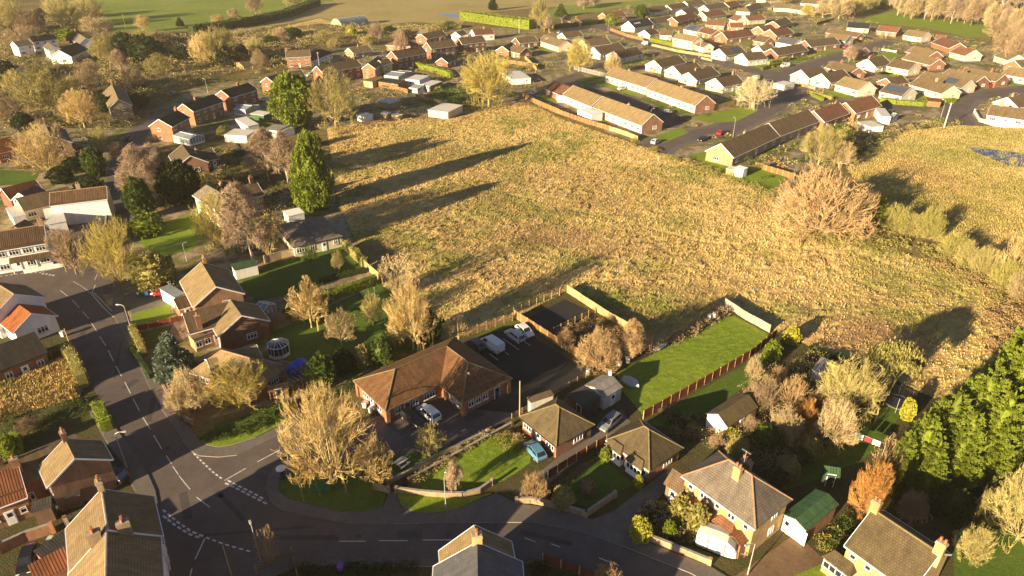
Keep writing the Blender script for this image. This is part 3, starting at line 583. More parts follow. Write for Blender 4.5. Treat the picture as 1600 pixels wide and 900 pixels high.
def block(T, rel, L, W, ze, zr, wall, roof, hip=None, gable_wall=None, chims=(), near=0, trim='white', ov=.35, vg=.2, nwin=None, sides='fbgh', door='f', doormat='white', ridge=None, gar=None, z0=-.05, brick=None, fascia=True, sky=0, solar=None, big=False, aerial=False, half=None, wwin=None, barge=True):
    """one rectangular roofed block: x along the ridge; f = -y side, b = +y side, g = -x end, h = +x end"""
    s = (zr - ze) / (W / 2); t = .16; e = ov
    mb = MB(); a, b_ = L / 2, W / 2
    base = [(-a, -b_, z0), (a, -b_, z0), (a, b_, z0), (-a, b_, z0)]
    top = [(x, y, ze) for x, y, _ in base]
    gw = 1 if gable_wall else 0
    if hip:
        mb.add(base + top, [(0, 1, 5, 4), (1, 2, 6, 5), (2, 3, 7, 6), (3, 0, 4, 7)])
    else:
        mb.add(base + top, [(0, 1, 5, 4), (2, 3, 7, 6)])
        mb.add([base[1], base[2], top[2], (a, 0, zr), top[1]], [(0, 1, 2, 3, 4)], gw); mb.add([base[3], base[0], top[0], (-a, 0, zr), top[3]], [(0, 1, 2, 3, 4)], gw)
    xf(mb, rel).build('wall', [wall, gable_wall or wall], T)
    # roof
    mb = MB(); ye = b_ + e; zE = ze - s * e
    if hip:
        xe = a + e; h0, h1 = hip
        P0 = [(-xe, -ye, zE), (xe, -ye, zE), (xe, ye, zE), (-xe, ye, zE)]; r0 = (-a + h0, 0, zr); r1 = (a - h1, 0, zr)
        up = lambda p: (p[0], p[1], p[2] + t)
        v = P0 + [up(p) for p in P0] + [up(r0), up(r1)]
        mb.add(v, [(3, 2, 1, 0), (0, 1, 5, 4), (1, 2, 6, 5), (2, 3, 7, 6), (3, 0, 4, 7), (4, 5, 9, 8), (6, 7, 8, 9), (5, 6, 9), (7, 4, 8)])
    else:
        xe = a + vg; v = []
        for x in (-xe, xe): v += [(x, -ye, zE), (x, 0, zr), (x, ye, zE), (x, -ye, zE + t), (x, 0, zr + t), (x, ye, zE + t)]
        mb.add(v, [(3, 9, 10, 4), (4, 10, 11, 5), (0, 3, 4, 1), (1, 4, 5, 2), (6, 7, 10, 9), (7, 8, 11, 10), (0, 6, 9, 3), (2, 5, 11, 8), (0, 1, 7, 6), (1, 2, 8, 7)])
    ro = xf(mb, rel).build('roof', [roof], T)
    if ridge:
        mb = MB()
        if hip:
            mb.tube(v[8], v[9], .13, .13, 6) if (Vector(v[8]) - Vector(v[9])).length > .2 else 0
            for p, q in ((4, 8), (7, 8), (5, 9), (6, 9)): mb.tube(v[p], v[q], .11, .11, 6)
        else: mb.tube((-xe, 0, zr + t), (xe, 0, zr + t), .13, .13, 6)
        xf(mb, rel).build('ridge_tiles', [ridge], ro)
    # gutters and verge boards
    if fascia:
        for sgn in (-1, 1):
            mb = MB(); mb.box((0, sgn * (ye + .05), zE + .05), (2 * xe, .11, .13)); xf(mb, rel).build('gutter', [trim], ro)
        if not hip and barge:
            for x in (-xe - .025, xe + .025):
                mb = MB()
                for sgn in (-1, 1): mb.beam((x, sgn * ye, zE + t * .45), (x, sgn * .005, zr + t * .45 + .005 * s), .05, .22)
                xf(mb, rel).build('bargeboard', [trim], ro)
    # chimneys: (x along ridge in metres, y, height above ridge, pots)
    for c in chims:
        cx, cy, ch, po = c[:4]; dims = c[4] if len(c) > 4 else (.9, .6)
        put(link('chimney', chim(dims[0], dims[1], ch, brick or wall if (brick or wall).startswith('brick') else 'brick_buff', po)), ro, rel, Matrix.Translation((cx, cy, max(zr - abs(cy) * s, ze) if cy > -900 else zr)))
    if aerial: put(link('aerial', AERIAL), ro, rel, Matrix.Translation((chims[0][0] if chims else 0, .1, zr + (chims[0][2] * .6 if chims else 0))))
    # windows and doors
    if nwin is None: nwin = max(2, int(L / 3.6))
    two = ze > 4.0
    def window(k, M):
        if near:
            o = put(link('window', FRM[k]), T, rel, M); link('pane', PANE[k], o); link('sill', SILL[k], o)
        else: put(link('window', WIN[k]), T, rel, M)
    zs = [1.45, ze - 1.0] if two else [min(1.5, ze - .85)]
    for sd in sides:
        if sd in 'fb':
            ang = 0 if sd == 'f' else math.pi; y = -b_ if sd == 'f' else b_
            for zi, z in enumerate(zs):
                for i in range(nwin):
                    x = -a + L * (i + .5) / nwin
                    M = Matrix.Translation((x, y, z)) @ Matrix.Rotation(ang, 4, 'Z')
                    if zi == 0 and gar is not None and sd == door and i in gar: put(link('garage_door', GAR), T, rel, Matrix.Translation((x, y, 1.03)) @ Matrix.Rotation(ang, 4, 'Z')); continue
                    if zi == 0 and i == nwin // 2 and sd == door: put(link('door', DOOR[doormat]), T, rel, Matrix.Translation((x, y, 1.05)) @ Matrix.Rotation(ang, 4, 'Z')); continue
                    k = wwin or ((1.7, 1.15, 3) if (i % 2 == 0 or big) else (1.0, 1.1, 2))
                    if k[0] > L / nwin - .3: k = (.7, .9, 1)
                    window(k, M)
        else:
            ang = -math.pi / 2 if sd in 'g' else math.pi / 2; x = -a if sd == 'g' else a
            for z in zs:
                k = (1.0, 1.1, 2) if two else (1.7, 1.15, 3)
                if W > 3: window(k, Matrix.Translation((x, W * .12, z)) @ Matrix.Rotation(ang, 4, 'Z'))
    pitch = math.atan(s)
    for i in range(sky):
        mb = MB(); mb.box((0, 0, 0), (.8, 1.1, .1)); mb.add([(-.32, -.48, .055), (.32, -.48, .055), (.32, .48, .055), (-.32, .48, .055)], [(0, 1, 2, 3)], 1)
        for sgn in (-1, 1):
            M = Matrix.Translation((-a * .6 + i * 1.6, sgn * b_ * .45, ze + b_ * .55 * s + t + .05)) @ Matrix.Rotation(-sgn * pitch, 4, 'X'); put(mb.build('skylight', ['white', 'glass']), ro, rel, M)
    if solar:
        x0, x1, sgn = solar; n = max(1, int((x1 - x0) / 1.05))
        mb = MB()
        for i in range(n):
            for j in range(2): mb.box((x0 + (i + .5) * (x1 - x0) / n, (j - .5) * 1.65, 0), ((x1 - x0) / n - .06, 1.6, .06))
        M = Matrix.Translation((0, sgn * b_ * .5, ze + b_ * .5 * s + t + .1)) @ Matrix.Rotation(-sgn * pitch, 4, 'X'); put(mb.build('solar_panel', ['solar']), ro, rel, M)
    return ro
def place(p, q, name, label, cat, group=None):
    c = (p + q) / 2; d = q - p; rz = math.atan2(d.y, d.x)
    if math.cos(rz) < 0: rz += math.pi
    return thing(name, label, cat, (c.x, c.y, 0), rz, group), d.length
I4 = Matrix.Identity(4)
def house(r0, r1, W, ze, zr, wall, roof, label, name='house', cat='house', group=None, hipe=0, ext=0.0, **k):
    """gabled (or hipped) house from the two visible ends of its ridge"""
    p, q = G(*r0, zr + .15), G(*r1, zr + .15)
    T, L = place(p, q, name, label, cat, group); L += ext
    if hipe: L += 2 * hipe; k['hip'] = (hipe, hipe)
    if 'ck' in k:
        k['chims'] = [((c[0] - .5) * L,) + tuple(c[1:]) for c in k.pop('ck')]
    block(T, I4, L, W, ze, zr, wall, roof, **k); return T
def rect(A, B, C, ze):
    """block from three eaves corners seen in the photo: A-B one eave, C sets the depth"""
    a, b_, c = G(*A, ze), G(*B, ze), G(*C, ze); u = (b_ - a); L = u.length; u.normalize(); n = Vector((-u.y, u.x, 0)); d = (c - a).dot(n)
    cen = (a + b_) / 2 + n * d / 2; return cen, norm(math.atan2(u.y, u.x)), L, abs(d)
def norm(a):                           # turn a block so that its -y side faces the near side of the village
    return a + math.pi if math.cos(a) < 0 else a
def rel_to(T, cen, rz):
    Mt = Matrix.Translation(T.location) @ Matrix.Rotation(T.rotation_euler.z, 4, 'Z')
    return Mt.inverted() @ (Matrix.Translation((cen.x, cen.y, 0)) @ Matrix.Rotation(rz, 4, 'Z'))
def rblock(T, A, B, C, ze, zr, wall, roof, along=True, ov=.35, **k):
    cen, rz, L, D = rect(A, B, C, ze); L -= 2 * ov if k.get('hip') else .4; D -= 2 * ov
    if not along: rz = norm(rz + math.pi / 2); L, D = D, L
    if T is None: return None
    if k.get('hip') is True: h = min(D / 2, L / 2 - .05); k['hip'] = (h, h)
    if 'ck' in k: k['chims'] = [((c[0] - .5) * L,) + tuple(c[1:]) for c in k.pop('ck')]
    block(T, rel_to(T, cen, rz), L, D, ze, zr, wall, roof, ov=ov, **k); return L, D
def thing_at(A, B, C, ze, name, label, cat, group=None, along=True):
    cen, rz, L, D = rect(A, B, C, ze)
    return thing(name, label, cat, (cen.x, cen.y, 0), norm(rz + (0 if along else math.pi / 2)), group)
def shed(A, B, C, ze, rise, wall, roof, label, name='shed', cat='shed', along=True, group=None, door='wood', **k):
    T = thing_at(A, B, C, ze, name, label, cat, group, along); k.setdefault('nwin', 1); k.setdefault('sides', 'f'); k.setdefault('fascia', False)
    rblock(T, A, B, C, ze, ze + rise, wall, roof, along, ov=.15, doormat=door, **k); return T
def flatbox(A, B, C, z, wall, roof, label, name='shed', cat='shed', group=None, tilt=.15, door='white', wins=0):
    """low flat or single-pitch roofed outbuilding"""
    cen, rz, L, D = rect(A, B, C, z); T = thing(name, label, cat, (cen.x, cen.y, 0), rz, group)
    m = MB(); a, b_ = L / 2 - .12, D / 2 - .12; m.add([(-a, -b_, -.05), (a, -b_, -.05), (a, b_, -.05), (-a, b_, -.05), (-a, -b_, z - .02), (a, -b_, z - .02), (a, b_, z + tilt - .02), (-a, b_, z + tilt - .02)], [(0, 1, 5, 4), (1, 2, 6, 5), (2, 3, 7, 6), (3, 0, 4, 7)]); m.build('wall', [wall], T)
    m = MB(); a, b_ = L / 2, D / 2; v = [(-a, -b_, z), (a, -b_, z), (a, b_, z + tilt), (-a, b_, z + tilt)]; v += [(x, y, q + .12) for x, y, q in v]
    m.add(v, [(3, 2, 1, 0), (4, 5, 6, 7), (0, 1, 5, 4), (1, 2, 6, 5), (2, 3, 7, 6), (3, 0, 4, 7)]); m.build('roof', [roof], T)
    yf = -D / 2 + .12
    if door: put(link('door', DOOR[door]), T, I4, Matrix.Translation((L * .25, yf, 1.05)))
    for i in range(wins): put(link('window', WIN[(1.0, 1.1, 2)]), T, I4, Matrix.Translation((-L * .35 + i * 1.5, yf, 1.4)))
    return T

# ---------------------------------------------------------------- the village hall, L-shaped under one hipped roof
def clinic():
    ze, zr = 2.7, 5.3
    O, A1, B2, Bn, An = G(710, 527, ze), G(552, 595, ze), G(795, 594, ze), G(716, 634, ze), G(602, 642, ze)
    u = (A1 - O).normalized(); v = Vector((-u.y, u.x, 0)); v = v if v.dot(B2 - O) > 0 else -v
    La, Lb = (A1 - O).length, (B2 - O).dot(v); W = ((An - A1).length + abs((B2 - Bn).dot(u))) / 2
    T = thing('village_hall', 'large L-shaped orange brick hall under a brown hipped tile roof', 'hall', (O.x, O.y, 0))
    g = lambda x, y, z=0: (u * x + v * y) + Vector((0, 0, z))
    flip = u.cross(v).z < 0
    def faces(fs): return [f[::-1] if flip else f for f in fs]
    e = .45; m = MB()
    pts = [(e, e), (La - e, e), (La - e, W - e), (W - e, W - e), (W - e, Lb - e), (e, Lb - e)]
    m.add([g(*p, -.05) for p in pts] + [g(*p, ze - .05) for p in pts], faces([(i, (i + 1) % 6, 6 + (i + 1) % 6, 6 + i) for i in range(6)])); m.build('wall', ['brick_orange'], T)
    c = [(0, 0), (La, 0), (La, W), (W, W), (W, Lb), (0, Lb)]; m = MB()
    vs = [g(*p, ze - .12) for p in c] + [g(*p, ze + .06) for p in c] + [g(W / 2, W / 2, zr), g(La - W / 2, W / 2, zr), g(W / 2, Lb - W / 2, zr)]
    J, RA, RB = 12, 13, 14
    m.add(vs, faces([(6, 7, RA, J), (7, 8, RA), (8, 9, J, RA), (9, 10, RB, J), (10, 11, RB), (11, 6, J, RB), (5, 4, 3, 2, 1, 0)] + [(i, (i + 1) % 6, 6 + (i + 1) % 6, 6 + i) for i in range(6)]))
    ro = m.build('roof', ['roof_clinic'], T)
    m = MB()
    for a, b_ in ((J, RA), (J, RB), (6, J), (7, RA), (8, RA), (10, RB), (11, RB)): m.tube(vs[a], vs[b_], .12, .12, 6)
    m.build('ridge_tiles', ['ridge_moss'], ro)
    m = MB()
    for i in range(6): m.beam(vs[i] + Vector((0, 0, .1)), vs[(i + 1) % 6] + Vector((0, 0, .1)), .14, .16)
    m.build('gutter', ['wood'], ro)
    for x, y in ((La - e, W - e), (La - e, e), (W - e, Lb - e), (e, Lb - e), (W - e, W + 1)):
        m = MB(); p = g(x, y, ze / 2 - .1); m.box(p, (.62, .62, ze - .1), math.atan2(u.y, u.x)); m.build('brick_pier', ['brick_orange'], T)
    def on(px_, py_, n, me, z, name):
        a = math.atan2(n.y, n.x) + math.pi / 2
        put(link(name, me), T, I4, Matrix.Translation(g(px_, py_, z)) @ Matrix.Rotation(a, 4, 'Z'))
    wn = lambda x, y, n, k: on(x, y, n, WIN[k], 1.5, 'window')
    for x in (La - 2.2, La - 5.2, La - 8.2, W + 2.2): wn(x, W - e, v, (1.0, 1.1, 2))
    for y in (Lb - 1.5, W + 2.4): wn(W - e, y, u, (1.0, 1.1, 2))
    for x in (W * .80, W * .66, W * .52): wn(x, Lb - e, v, (1.0, 1.1, 2))
    on(W * .28, Lb - e, v, DOOR['doorblue'], 1.05, 'door'); on(La - 3.8, W - e, v, DOOR['doorblue'], 1.05, 'door')
    for y in (W * .3, W * .7): wn(La - e, y, u, (1.7, 1.15, 3))
    on(La - e, W * .5, u, DOOR['white'], 1.05, 'door')
    m = MB(); p = g(W * .62, Lb - 3.2, ze + 1.6); m.tube(p - Vector((0, 0, .8)), p + Vector((0, 0, .35)), .12, .12, 8); m.lathe([(.17, .3), (.17, .42)], 8, tuple(p)); m.build('flue', ['white'], ro)
clinic()
# ---------------------------------------------------------------- near houses
def bay(T, rel, x, y, roof, wall, w=2.6, d=.9, h=2.35, out=-1):
    M = Matrix.Translation((x, y, 0)) @ (I4 if out < 0 else Matrix.Rotation(math.pi, 4, 'Z'))
    m = MB(); m.box((0, -d / 2, .4), (w, d, .9)); b_ = put(m.build('bay_window', [wall]), T, rel, M)
    m = MB(); m.box((0, -d / 2, 1.55), (w - .1, d - .1, 1.3), mat=0)
    for i in range(5): m.box((-w / 2 + .05 + (w - .1) * i / 4, -d, 1.55), (.09, .1, 1.4), mat=1)
    for z in (.9, 1.85, 2.2): m.box((0, -d, z), (w + .02, .12, .09), mat=1)
    m.build('pane', ['glass', 'white'], b_)
    m = MB(); a = w / 2 + .2; m.add([(-a, .0, h - .1), (a, 0, h - .1), (a, -d - .25, h - .1), (-a, -d - .25, h - .1), (-a, -.0, h + .02), (a, -.0, h + .02), (a, -d - .25, h + .02), (-a, -d - .25, h + .02), (-a + .6, 0, h + .75), (a - .6, 0, h + .75)], [(0, 1, 2, 3), (7, 6, 9, 8), (6, 5, 9), (4, 7, 8), (3, 2, 6, 7), (2, 1, 5, 6), (0, 3, 7, 4), (1, 0, 8, 9), (5, 1, 9), (0, 4, 8)])
    m.build('bay_roof', [roof], b_)
def porch(T, rel, x, y, roof, wall, w=1.9, d=1.3):
    m = MB(); m.box((-w / 2 + .12, -d / 2, 1.1), (.2, d, 2.2)); m.box((w / 2 - .12, -d / 2, 1.1), (.2, d, 2.2)); p = put(m.build('porch', [wall]), T, rel, Matrix.Translation((x, y, 0)))
    m = MB(); a = w / 2 + .15; v = []
    for yy in (.0, -d - .2): v += [(-a, yy, 2.2), (0, yy, 2.85), (a, yy, 2.2), (-a, yy, 2.32), (0, yy, 2.97), (a, yy, 2.32)]
    m.add(v, [(3, 4, 10, 9), (4, 5, 11, 10), (0, 6, 7, 1), (1, 7, 8, 2), (6, 9, 10, 7), (7, 10, 11, 8), (0, 3, 9, 6), (2, 8, 11, 5)]); m.build('porch_roof', [roof], p)
# semi-detached pair with the grey hipped roof
T = thing_at((1181, 826), (1065, 742), (1239, 779), 5.0, 'house', 'pair of yellow brick semi-detached houses with a grey hipped roof', 'house')
Ls, Ds = rblock(T, (1181, 826), (1065, 742), (1239, 779), 5.0, 7.9, 'brick_yellow', 'roof_grey', hip=True, ridge='ridge', near=1, ck=[(.53, -.9, 1.7, 2)], nwin=5, sides='fbh', aerial=True)
for x in (-Ls * .12, Ls * .16): bay(T, I4, x, -Ds / 2, 'roof_red', 'brick_red')
porch(T, I4, Ls * .36, -Ds / 2, 'roof_red', 'brick_orange'); porch(T, I4, -Ls * .3, -Ds / 2, 'roof_red', 'brick_orange')
cn = put(link('chimney', chim(1.3, .7, 1.9, 'brick_buff', 3)), T, I4, Matrix.Translation((-Ls * .05, Ds * .33, 5.6)))
rblock(T, (1064, 772), (1037, 753), (1086, 752), 2.7, 3.9, 'brick_orange', 'roof_brown', nwin=1, sides='f', near=1, fascia=False)
# yellow brick house at the lower right edge
T = house((1366, 797), (1466, 863), 7.6, 5.0, 7.7, 'brick_yellow', 'roof_mossy', 'yellow brick house with a mossy tiled roof and a chimney at each end', ck=[(.0, 0, 1.5, 2), (1.0, 0, 1.6, 2)], near=1, nwin=4, sides='f', ridge='ridge_moss', big=True)
bay(T, I4, -3.4, -3.8, 'roof_mossy', 'brick_yellow', 3.0, 1.0); porch(T, I4, 1.0, -3.8, 'roof_mossy', 'brick_orange')
T = thing_at((1260, 830), (1311, 789), (1215, 810), 2.5, 'garage', 'white garage under a green corrugated metal roof', 'garage')
Lg, Dg = rblock(T, (1260, 830), (1311, 789), (1215, 810), 2.5, 3.0, 'brick_red', 'sheet_green', sides='', gable_wall='render_white', fascia=False, ov=.15)
for y, me_ in ((-Dg * .2, GAR), (Dg * .3, DOOR['white'])): put(link('garage_door' if me_ is GAR else 'door', me_), T, I4, Matrix.Translation((-Lg / 2, y, 1.05)) @ Matrix.Rotation(-math.pi / 2, 4, 'Z'))
# two hipped bungalows
T = thing_at((869, 697), (811, 650), (929, 662), 2.6, 'bungalow', 'square bungalow under a mossy brown pyramid roof beside the blue car', 'bungalow')
L1, D1 = rblock(T, (869, 697), (811, 650), (929, 662), 2.6, 5.0, 'brick_red', 'roof_mossy', hip=True, ridge='ridge_moss', near=1, nwin=3, sides='fbgh', trim='dark')
T = thing_at((1015, 735), (947, 686), (1069, 699), 2.6, 'bungalow', 'brick bungalow with a white bow window and yellowish mossy hipped roof', 'bungalow')
L2, D2 = rblock(T, (1015, 735), (947, 686), (1069, 699), 2.6, 5.1, 'brick_orange', 'roof_mossy', hip=True, ridge='ridge_moss', near=1, nwin=3, sides='fbgh')
for x in (-L2 * .3, L2 * .22): bay(T, I4, x, -D2 / 2, 'roof_mossy', 'render_white', 2.6, .7, 2.3)
shed((1103, 646), (1138, 668), (1152, 618), 2.3, 1.1, 'brick_orange', 'roof_mossy', 'small brick outbuilding with a mossy roof and white end among garden shrubs', 'outbuilding', 'shed', along=False, door='white', gable_wall='render_white')
shed((912, 602), (945, 623), (941, 586), 2.3, .8, 'offwhite', 'sheet_grey', 'pale grey garage with a ribbed double pitch roof', 'garage', 'garage', along=False, door='white')
flatbox((885, 617), (911, 637), (912, 603), 2.2, 'brick_dark', 'sheet_dark', 'low dark flat-roofed outbuilding beside the pale grey garage', 'outbuilding', 'shed', door='dark')
flatbox((829, 630), (866, 618), (826, 622), 2.3, 'offwhite', 'roof_tan', 'narrow pale flat-roofed store behind the pyramid roofed bungalow', 'outbuilding', 'shed', door=None)
# tall white terrace at the lower left
T = house((159, 766), (168, 826), 8.2, 5.6, 8.9, 'render_white', 'roof_tan', 'tall white terrace with cream chimneys beside the road junction', ck=[(0.0, 0, 1.6, 2), (1.0, -1.3, 1.5, 3, (.7, 1.2)), (1.0, 1.4, 1.5, 3, (.7, 1.2))], near=1, nwin=4, sides='fb', brick='brick_buff', ridge='concrete')
block(T, rel_to(T, (G(168, 829, 8.5) + G(166, 960, 8.5)) / 2, norm(math.atan2(*(lambda d: (d.y, d.x))(G(166, 960, 8.5) - G(168, 829, 8.5))))), 14.5, 8.0, 5.5, 8.7, 'render_white', 'roof_sand', near=1, nwin=5, sides='fb', ridge='concrete')
# cream-roofed house beside the tall terrace and its outbuildings
T = house((102, 687), (116, 715), 6.6, 4.6, 6.8, 'brick_orange', 'roof_sand', 'brown brick house with a cream roof slope and white bargeboard', ck=[(0.0, 0, 1.4, 2)], near=1, nwin=2, sides='f')
block(T, rel_to(T, (G(21, 719, 5.6) + G(94, 690, 5.6)) / 2, norm(math.atan2(*(lambda d: (d.y, d.x))(G(94, 690, 5.6) - G(21, 719, 5.6))))), 8.4, 5.6, 3.9, 5.6, 'brick_red', 'roof_brown', nwin=3, sides='f', fascia=False, chims=[(-4.0, 0, 1.3, 1)])
T = flatbox((42, 748), (87, 731), (36, 740), 2.7, 'brick_red', 'pantile', 'low brick lean-to with a red tile roof and white gutter', 'outbuilding', 'shed', tilt=.8, door=None)
T = house((-40, 750), (25, 727), 6.6, 3.4, 5.6, 'brick_orange', 'pantile', 'red pantiled house with white windows at the left edge', near=1, nwin=3, sides='f', trim='white', ck=[(1.0, 0, 1.2, 1)])
flatbox((10, 778), (37, 771), (8, 766), 2.6, 'brick_yellow', 'roof_orange', 'single storey extension with a bright red roof and white windows', 'extension', 'extension', tilt=.7, door=None, wins=2)
flatbox((101, 780), (126, 771), (82, 762), 2.0, 'brick_red', 'sheet_dark', 'dark felt roofed workshop behind the tall white terrace', 'workshop', 'shed', tilt=.3, door=None)
flatbox((49, 803), (81, 793), (46, 788), 2.2, 'brick_dark', 'sheet_dark', 'low grey roofed store along the grassy lane', 'store', 'shed', tilt=.2, door=None)
T = shed((55, 910), (135, 868), (128, 850), 2.6, 1.6, 'brick_red', 'pantile', 'red pantiled barn in the yard at the bottom left', 'barn', 'barn', brick='brick_red', sides='')
flatbox((75, 882), (125, 848), (65, 855), 2.5, 'brick_red', 'sheet_dark', 'grey flat-roofed shed in the bottom left yard', 'shed', 'shed', door=None)
# end house at the bottom centre
T = house((742, 823), (746, 852), 7.2, 5.0, 7.9, 'stone', 'roof_sand', 'end house with a tan roof slope and white verges beside the lower road', ck=[(.9, 0, 1.5, 2, (.7, 1.0))], near=1, nwin=2, sides='fb', brick='brick_yellow')
block(T, rel_to(T, (G(746, 868, 8.2) + G(748, 960, 8.2)) / 2, norm(math.atan2(*(lambda d: (d.y, d.x))(G(748, 960, 8.2) - G(746, 868, 8.2))))), 9.0, 8.6, 5.2, 8.2, 'render_white', 'roof_bluegrey', nwin=2, sides='fb', near=1, vg=.3)
# two unseen houses, added south of the lower road to cast shade on it
def south(x, y, L, W, label):
    T = thing('house', label, 'house', (x, y, 0), R(4)); block(T, I4, L, W, 5.0, 8.0, 'brick_red', 'roof_tan', near=1, ck=None) if False else block(T, I4, L, W, 5.0, 8.0, 'brick_red', 'roof_tan', chims=[(L * .4, 0, 1.5, 2)])
south(-25.0, 41.5, 9.0, 8.0, 'unseen red brick house added to shade the lower road, left of two'); south(-9.0, 32.0, 12.0, 8.0, 'unseen red brick house added to shade the lower road, right of two')
# white inn, long white barn and the cluster between
T = house((-60, 371), (67, 351), 7.4, 5.2, 7.6, 'render_white', 'pantile_brown', 'white inn with a brown pantile roof and canopy over its windows', near=1, nwin=6, sides='fh', ck=[(.98, 0, 1.4, 2)], ridge='ridge', wwin=(1.7, 1.15, 3))
m = MB(); m.add([(0, -3.72, 3.0), (9.0, -3.72, 3.0), (9.0, -5.1, 2.35), (0, -5.1, 2.35), (0, -3.72, 3.15), (9.0, -3.72, 3.15), (9.0, -5.1, 2.5), (0, -5.1, 2.5)], [(0, 1, 2, 3), (7, 6, 5, 4), (3, 2, 6, 7), (1, 0, 4, 5), (0, 3, 7, 4), (2, 1, 5, 6)]); m.build('canopy', ['pantile_brown'], T)
for x in (.2, 4.5, 8.8):
    m = MB(); m.box((x, -5.0, 1.2), (.16, .16, 2.4)); m.build('canopy_post', ['white'], T)
m = MB(); m.box((5.4, -5.6, .45), (7.0, .25, .9)); m.build('low_wall', ['render_white'], T)
T = house((79, 301), (165, 291), 6.4, 5.4, 7.2, 'render_white', 'pantile_brown', 'long blank white walled barn with a brown pantile roof', 'barn', 'barn', near=1, nwin=2, sides='b', ck=[(.5, .6, 1.6, 2)], ridge='ridge')
T = house((26, 309), (105, 291), 7.0, 2.9, 4.9, 'render_cream', 'roof_brown', 'low brown roofed range adjoining the long white barn', nwin=4, sides='f', fascia=False)
T = house((3, 294), (54, 281), 6.0, 3.0, 5.0, 'brick_red', 'pantile', 'red pantiled cottage roof behind the low brown range', nwin=3, sides='f')
T = house((30, 301), (56, 289), 5.0, 3.2, 5.0, 'render_white', 'roof_tan', 'small white gabled wing among roofs near the barn', nwin=2, sides='fgh')
flatbox((19, 341), (41, 336), (15, 325), 2.4, 'render_white', 'offwhite', 'white flat roofed store in the inn yard', 'store', 'shed', door=None)
flatbox((74, 352), (104, 346), (62, 330), 3.0, 'render_white', 'offwhite', 'bright white flat roofed annexe beside the red car', 'annexe', 'extension', tilt=.25, door=None)
house((22, 352), (38, 343), 4.6, 2.6, 4.2, 'brick_red', 'roof_sand', 'small brown roofed outhouse behind the white inn', 'outhouse', 'shed', nwin=1, sides='f', fascia=False)
# white and orange house by the bend
T = house((-8, 441), (21, 459), 8.0, 4.6, 7.0, 'render_white', 'roof_sand', 'white gabled house with an orange tiled wing at the road bend', near=1, nwin=3, sides='fb', ridge='ridge')
block(T, rel_to(T, (G(26, 473, 5.2) + G(47, 488, 5.2)) / 2, norm(math.atan2(*(lambda d: (d.y, d.x))(G(47, 488, 5.2) - G(26, 473, 5.2))))), 6.0, 6.4, 3.0, 5.0, 'render_white', 'roof_orange', near=1, nwin=2, sides='fh', trim='white')
T = house((-50, 556), (51, 519), 6.8, 3.0, 5.2, 'brick_red', 'roof_dark', 'red brick house with dark roof and two white framed windows', near=1, nwin=4, sides='f', trim='dark')
# pair of gabled houses above the crossroads garden
T = house((315, 410), (337, 447), 8.2, 4.4, 7.0, 'brick_orange', 'roof_sand', 'gabled brick house with a white glazed lean-to beside the red car', near=1, nwin=2, sides='fh', ck=[(.03, .5, 1.5, 2)], doormat='white')
rblock(T, (305, 476), (279, 484), (311, 456), 2.5, 3.6, 'brick_orange', 'pantile_brown', nwin=1, sides='f', fascia=True)
flatbox((273, 466), (290, 459), (264, 446), 2.5, 'white', 'glasshouse', 'white glazed lean-to between the red car and the gabled house', 'lean_to', 'conservatory', door=None)
T = house((287, 489), (360, 470), 6.6, 3.6, 5.6, 'brick_orange', 'roof_brown', 'brick house with a tall narrow chimney and shaded tiled roof', near=1, nwin=3, sides='f', chims=[(-2.2, -3.1, 2.6, 1, (.8, .6))])
block(T, rel_to(T, (G(361, 470, 5.8) + G(377, 493, 5.8)) / 2, norm(math.atan2(*(lambda d: (d.y, d.x))(G(377, 493, 5.8) - G(361, 470, 5.8))))), 6.2, 8.0, 3.4, 5.8, 'brick_red', 'roof_sand', near=1, nwin=2, sides='fh')
flatbox((302, 532), (348, 515), (297, 519), 2.5, 'brick_buff', 'paving', 'flat roofed brick porch below the tall narrow chimney', 'porch_extension', 'extension', tilt=.05, door='white', wins=2)
# bungalow with the conservatory
T = thing_at((399, 612), (449, 571), (350, 543), 2.6, 'bungalow', 'hipped bungalow with a polygonal conservatory behind the yellow willow', 'bungalow', along=False)
rblock(T, (399, 612), (449, 571), (350, 543), 2.6, 5.2, 'brick_orange', 'roof_sand', along=False, hip=True, near=1, nwin=3, sides='fbgh', ridge='ridge', chims=[(2.6, -2.8, 2.2, 1, (.7, .6))])
block(T, rel_to(T, (G(338, 560, 4.4) + G(388, 545, 4.4)) / 2, norm(math.atan2(*(lambda d: (d.y, d.x))(G(388, 545, 4.4) - G(338, 560, 4.4))))), 7.2, 7.0, 2.6, 4.5, 'render_white', 'roof_sand', near=1, nwin=2, sides='fg')
T = thing_at((457, 387), (536, 369), (470, 344), 2.6, 'bungalow', 'pale walled low house with grey hipped roof at the field corner', 'bungalow')
rblock(T, (457, 387), (536, 369), (470, 344), 2.6, 4.9, 'render_cream', 'roof_grey', hip=True, nwin=4, sides='f', near=1, trim='dark')
T = thing_at((337, 326), (373, 316), (315, 300), 5.0, 'house', 'white sided house with a grey hipped roof and three tall chimneys', 'house', along=False)
rblock(T, (337, 326), (373, 316), (315, 300), 5.0, 7.4, 'render_white', 'roof_grey', along=False, hip=True, nwin=2, sides='fbgh', near=1, ck=[(.9, 1, 1.8, 2), (.3, 3, 2.4, 2)])
block(T, rel_to(T, (G(352, 297, 7.0) + G(392, 287, 7.0)) / 2, norm(math.atan2(*(lambda d: (d.y, d.x))(G(392, 287, 7.0) - G(352, 297, 7.0))))), 9.0, 6.0, 4.8, 7.0, 'brick_orange', 'roof_brown', nwin=3, sides='f', chims=[(3.4, 0, 1.6, 2)])
house((285, 226), (297, 243), 8.0, 3.2, 5.6, 'brick_orange', 'roof_mossy', 'brick chalet bungalow with a mossy roof above the birches', 'bungalow', 'bungalow', nwin=2, sides='fh', near=1, chims=[(-1, 2.6, 1.2, 1)])
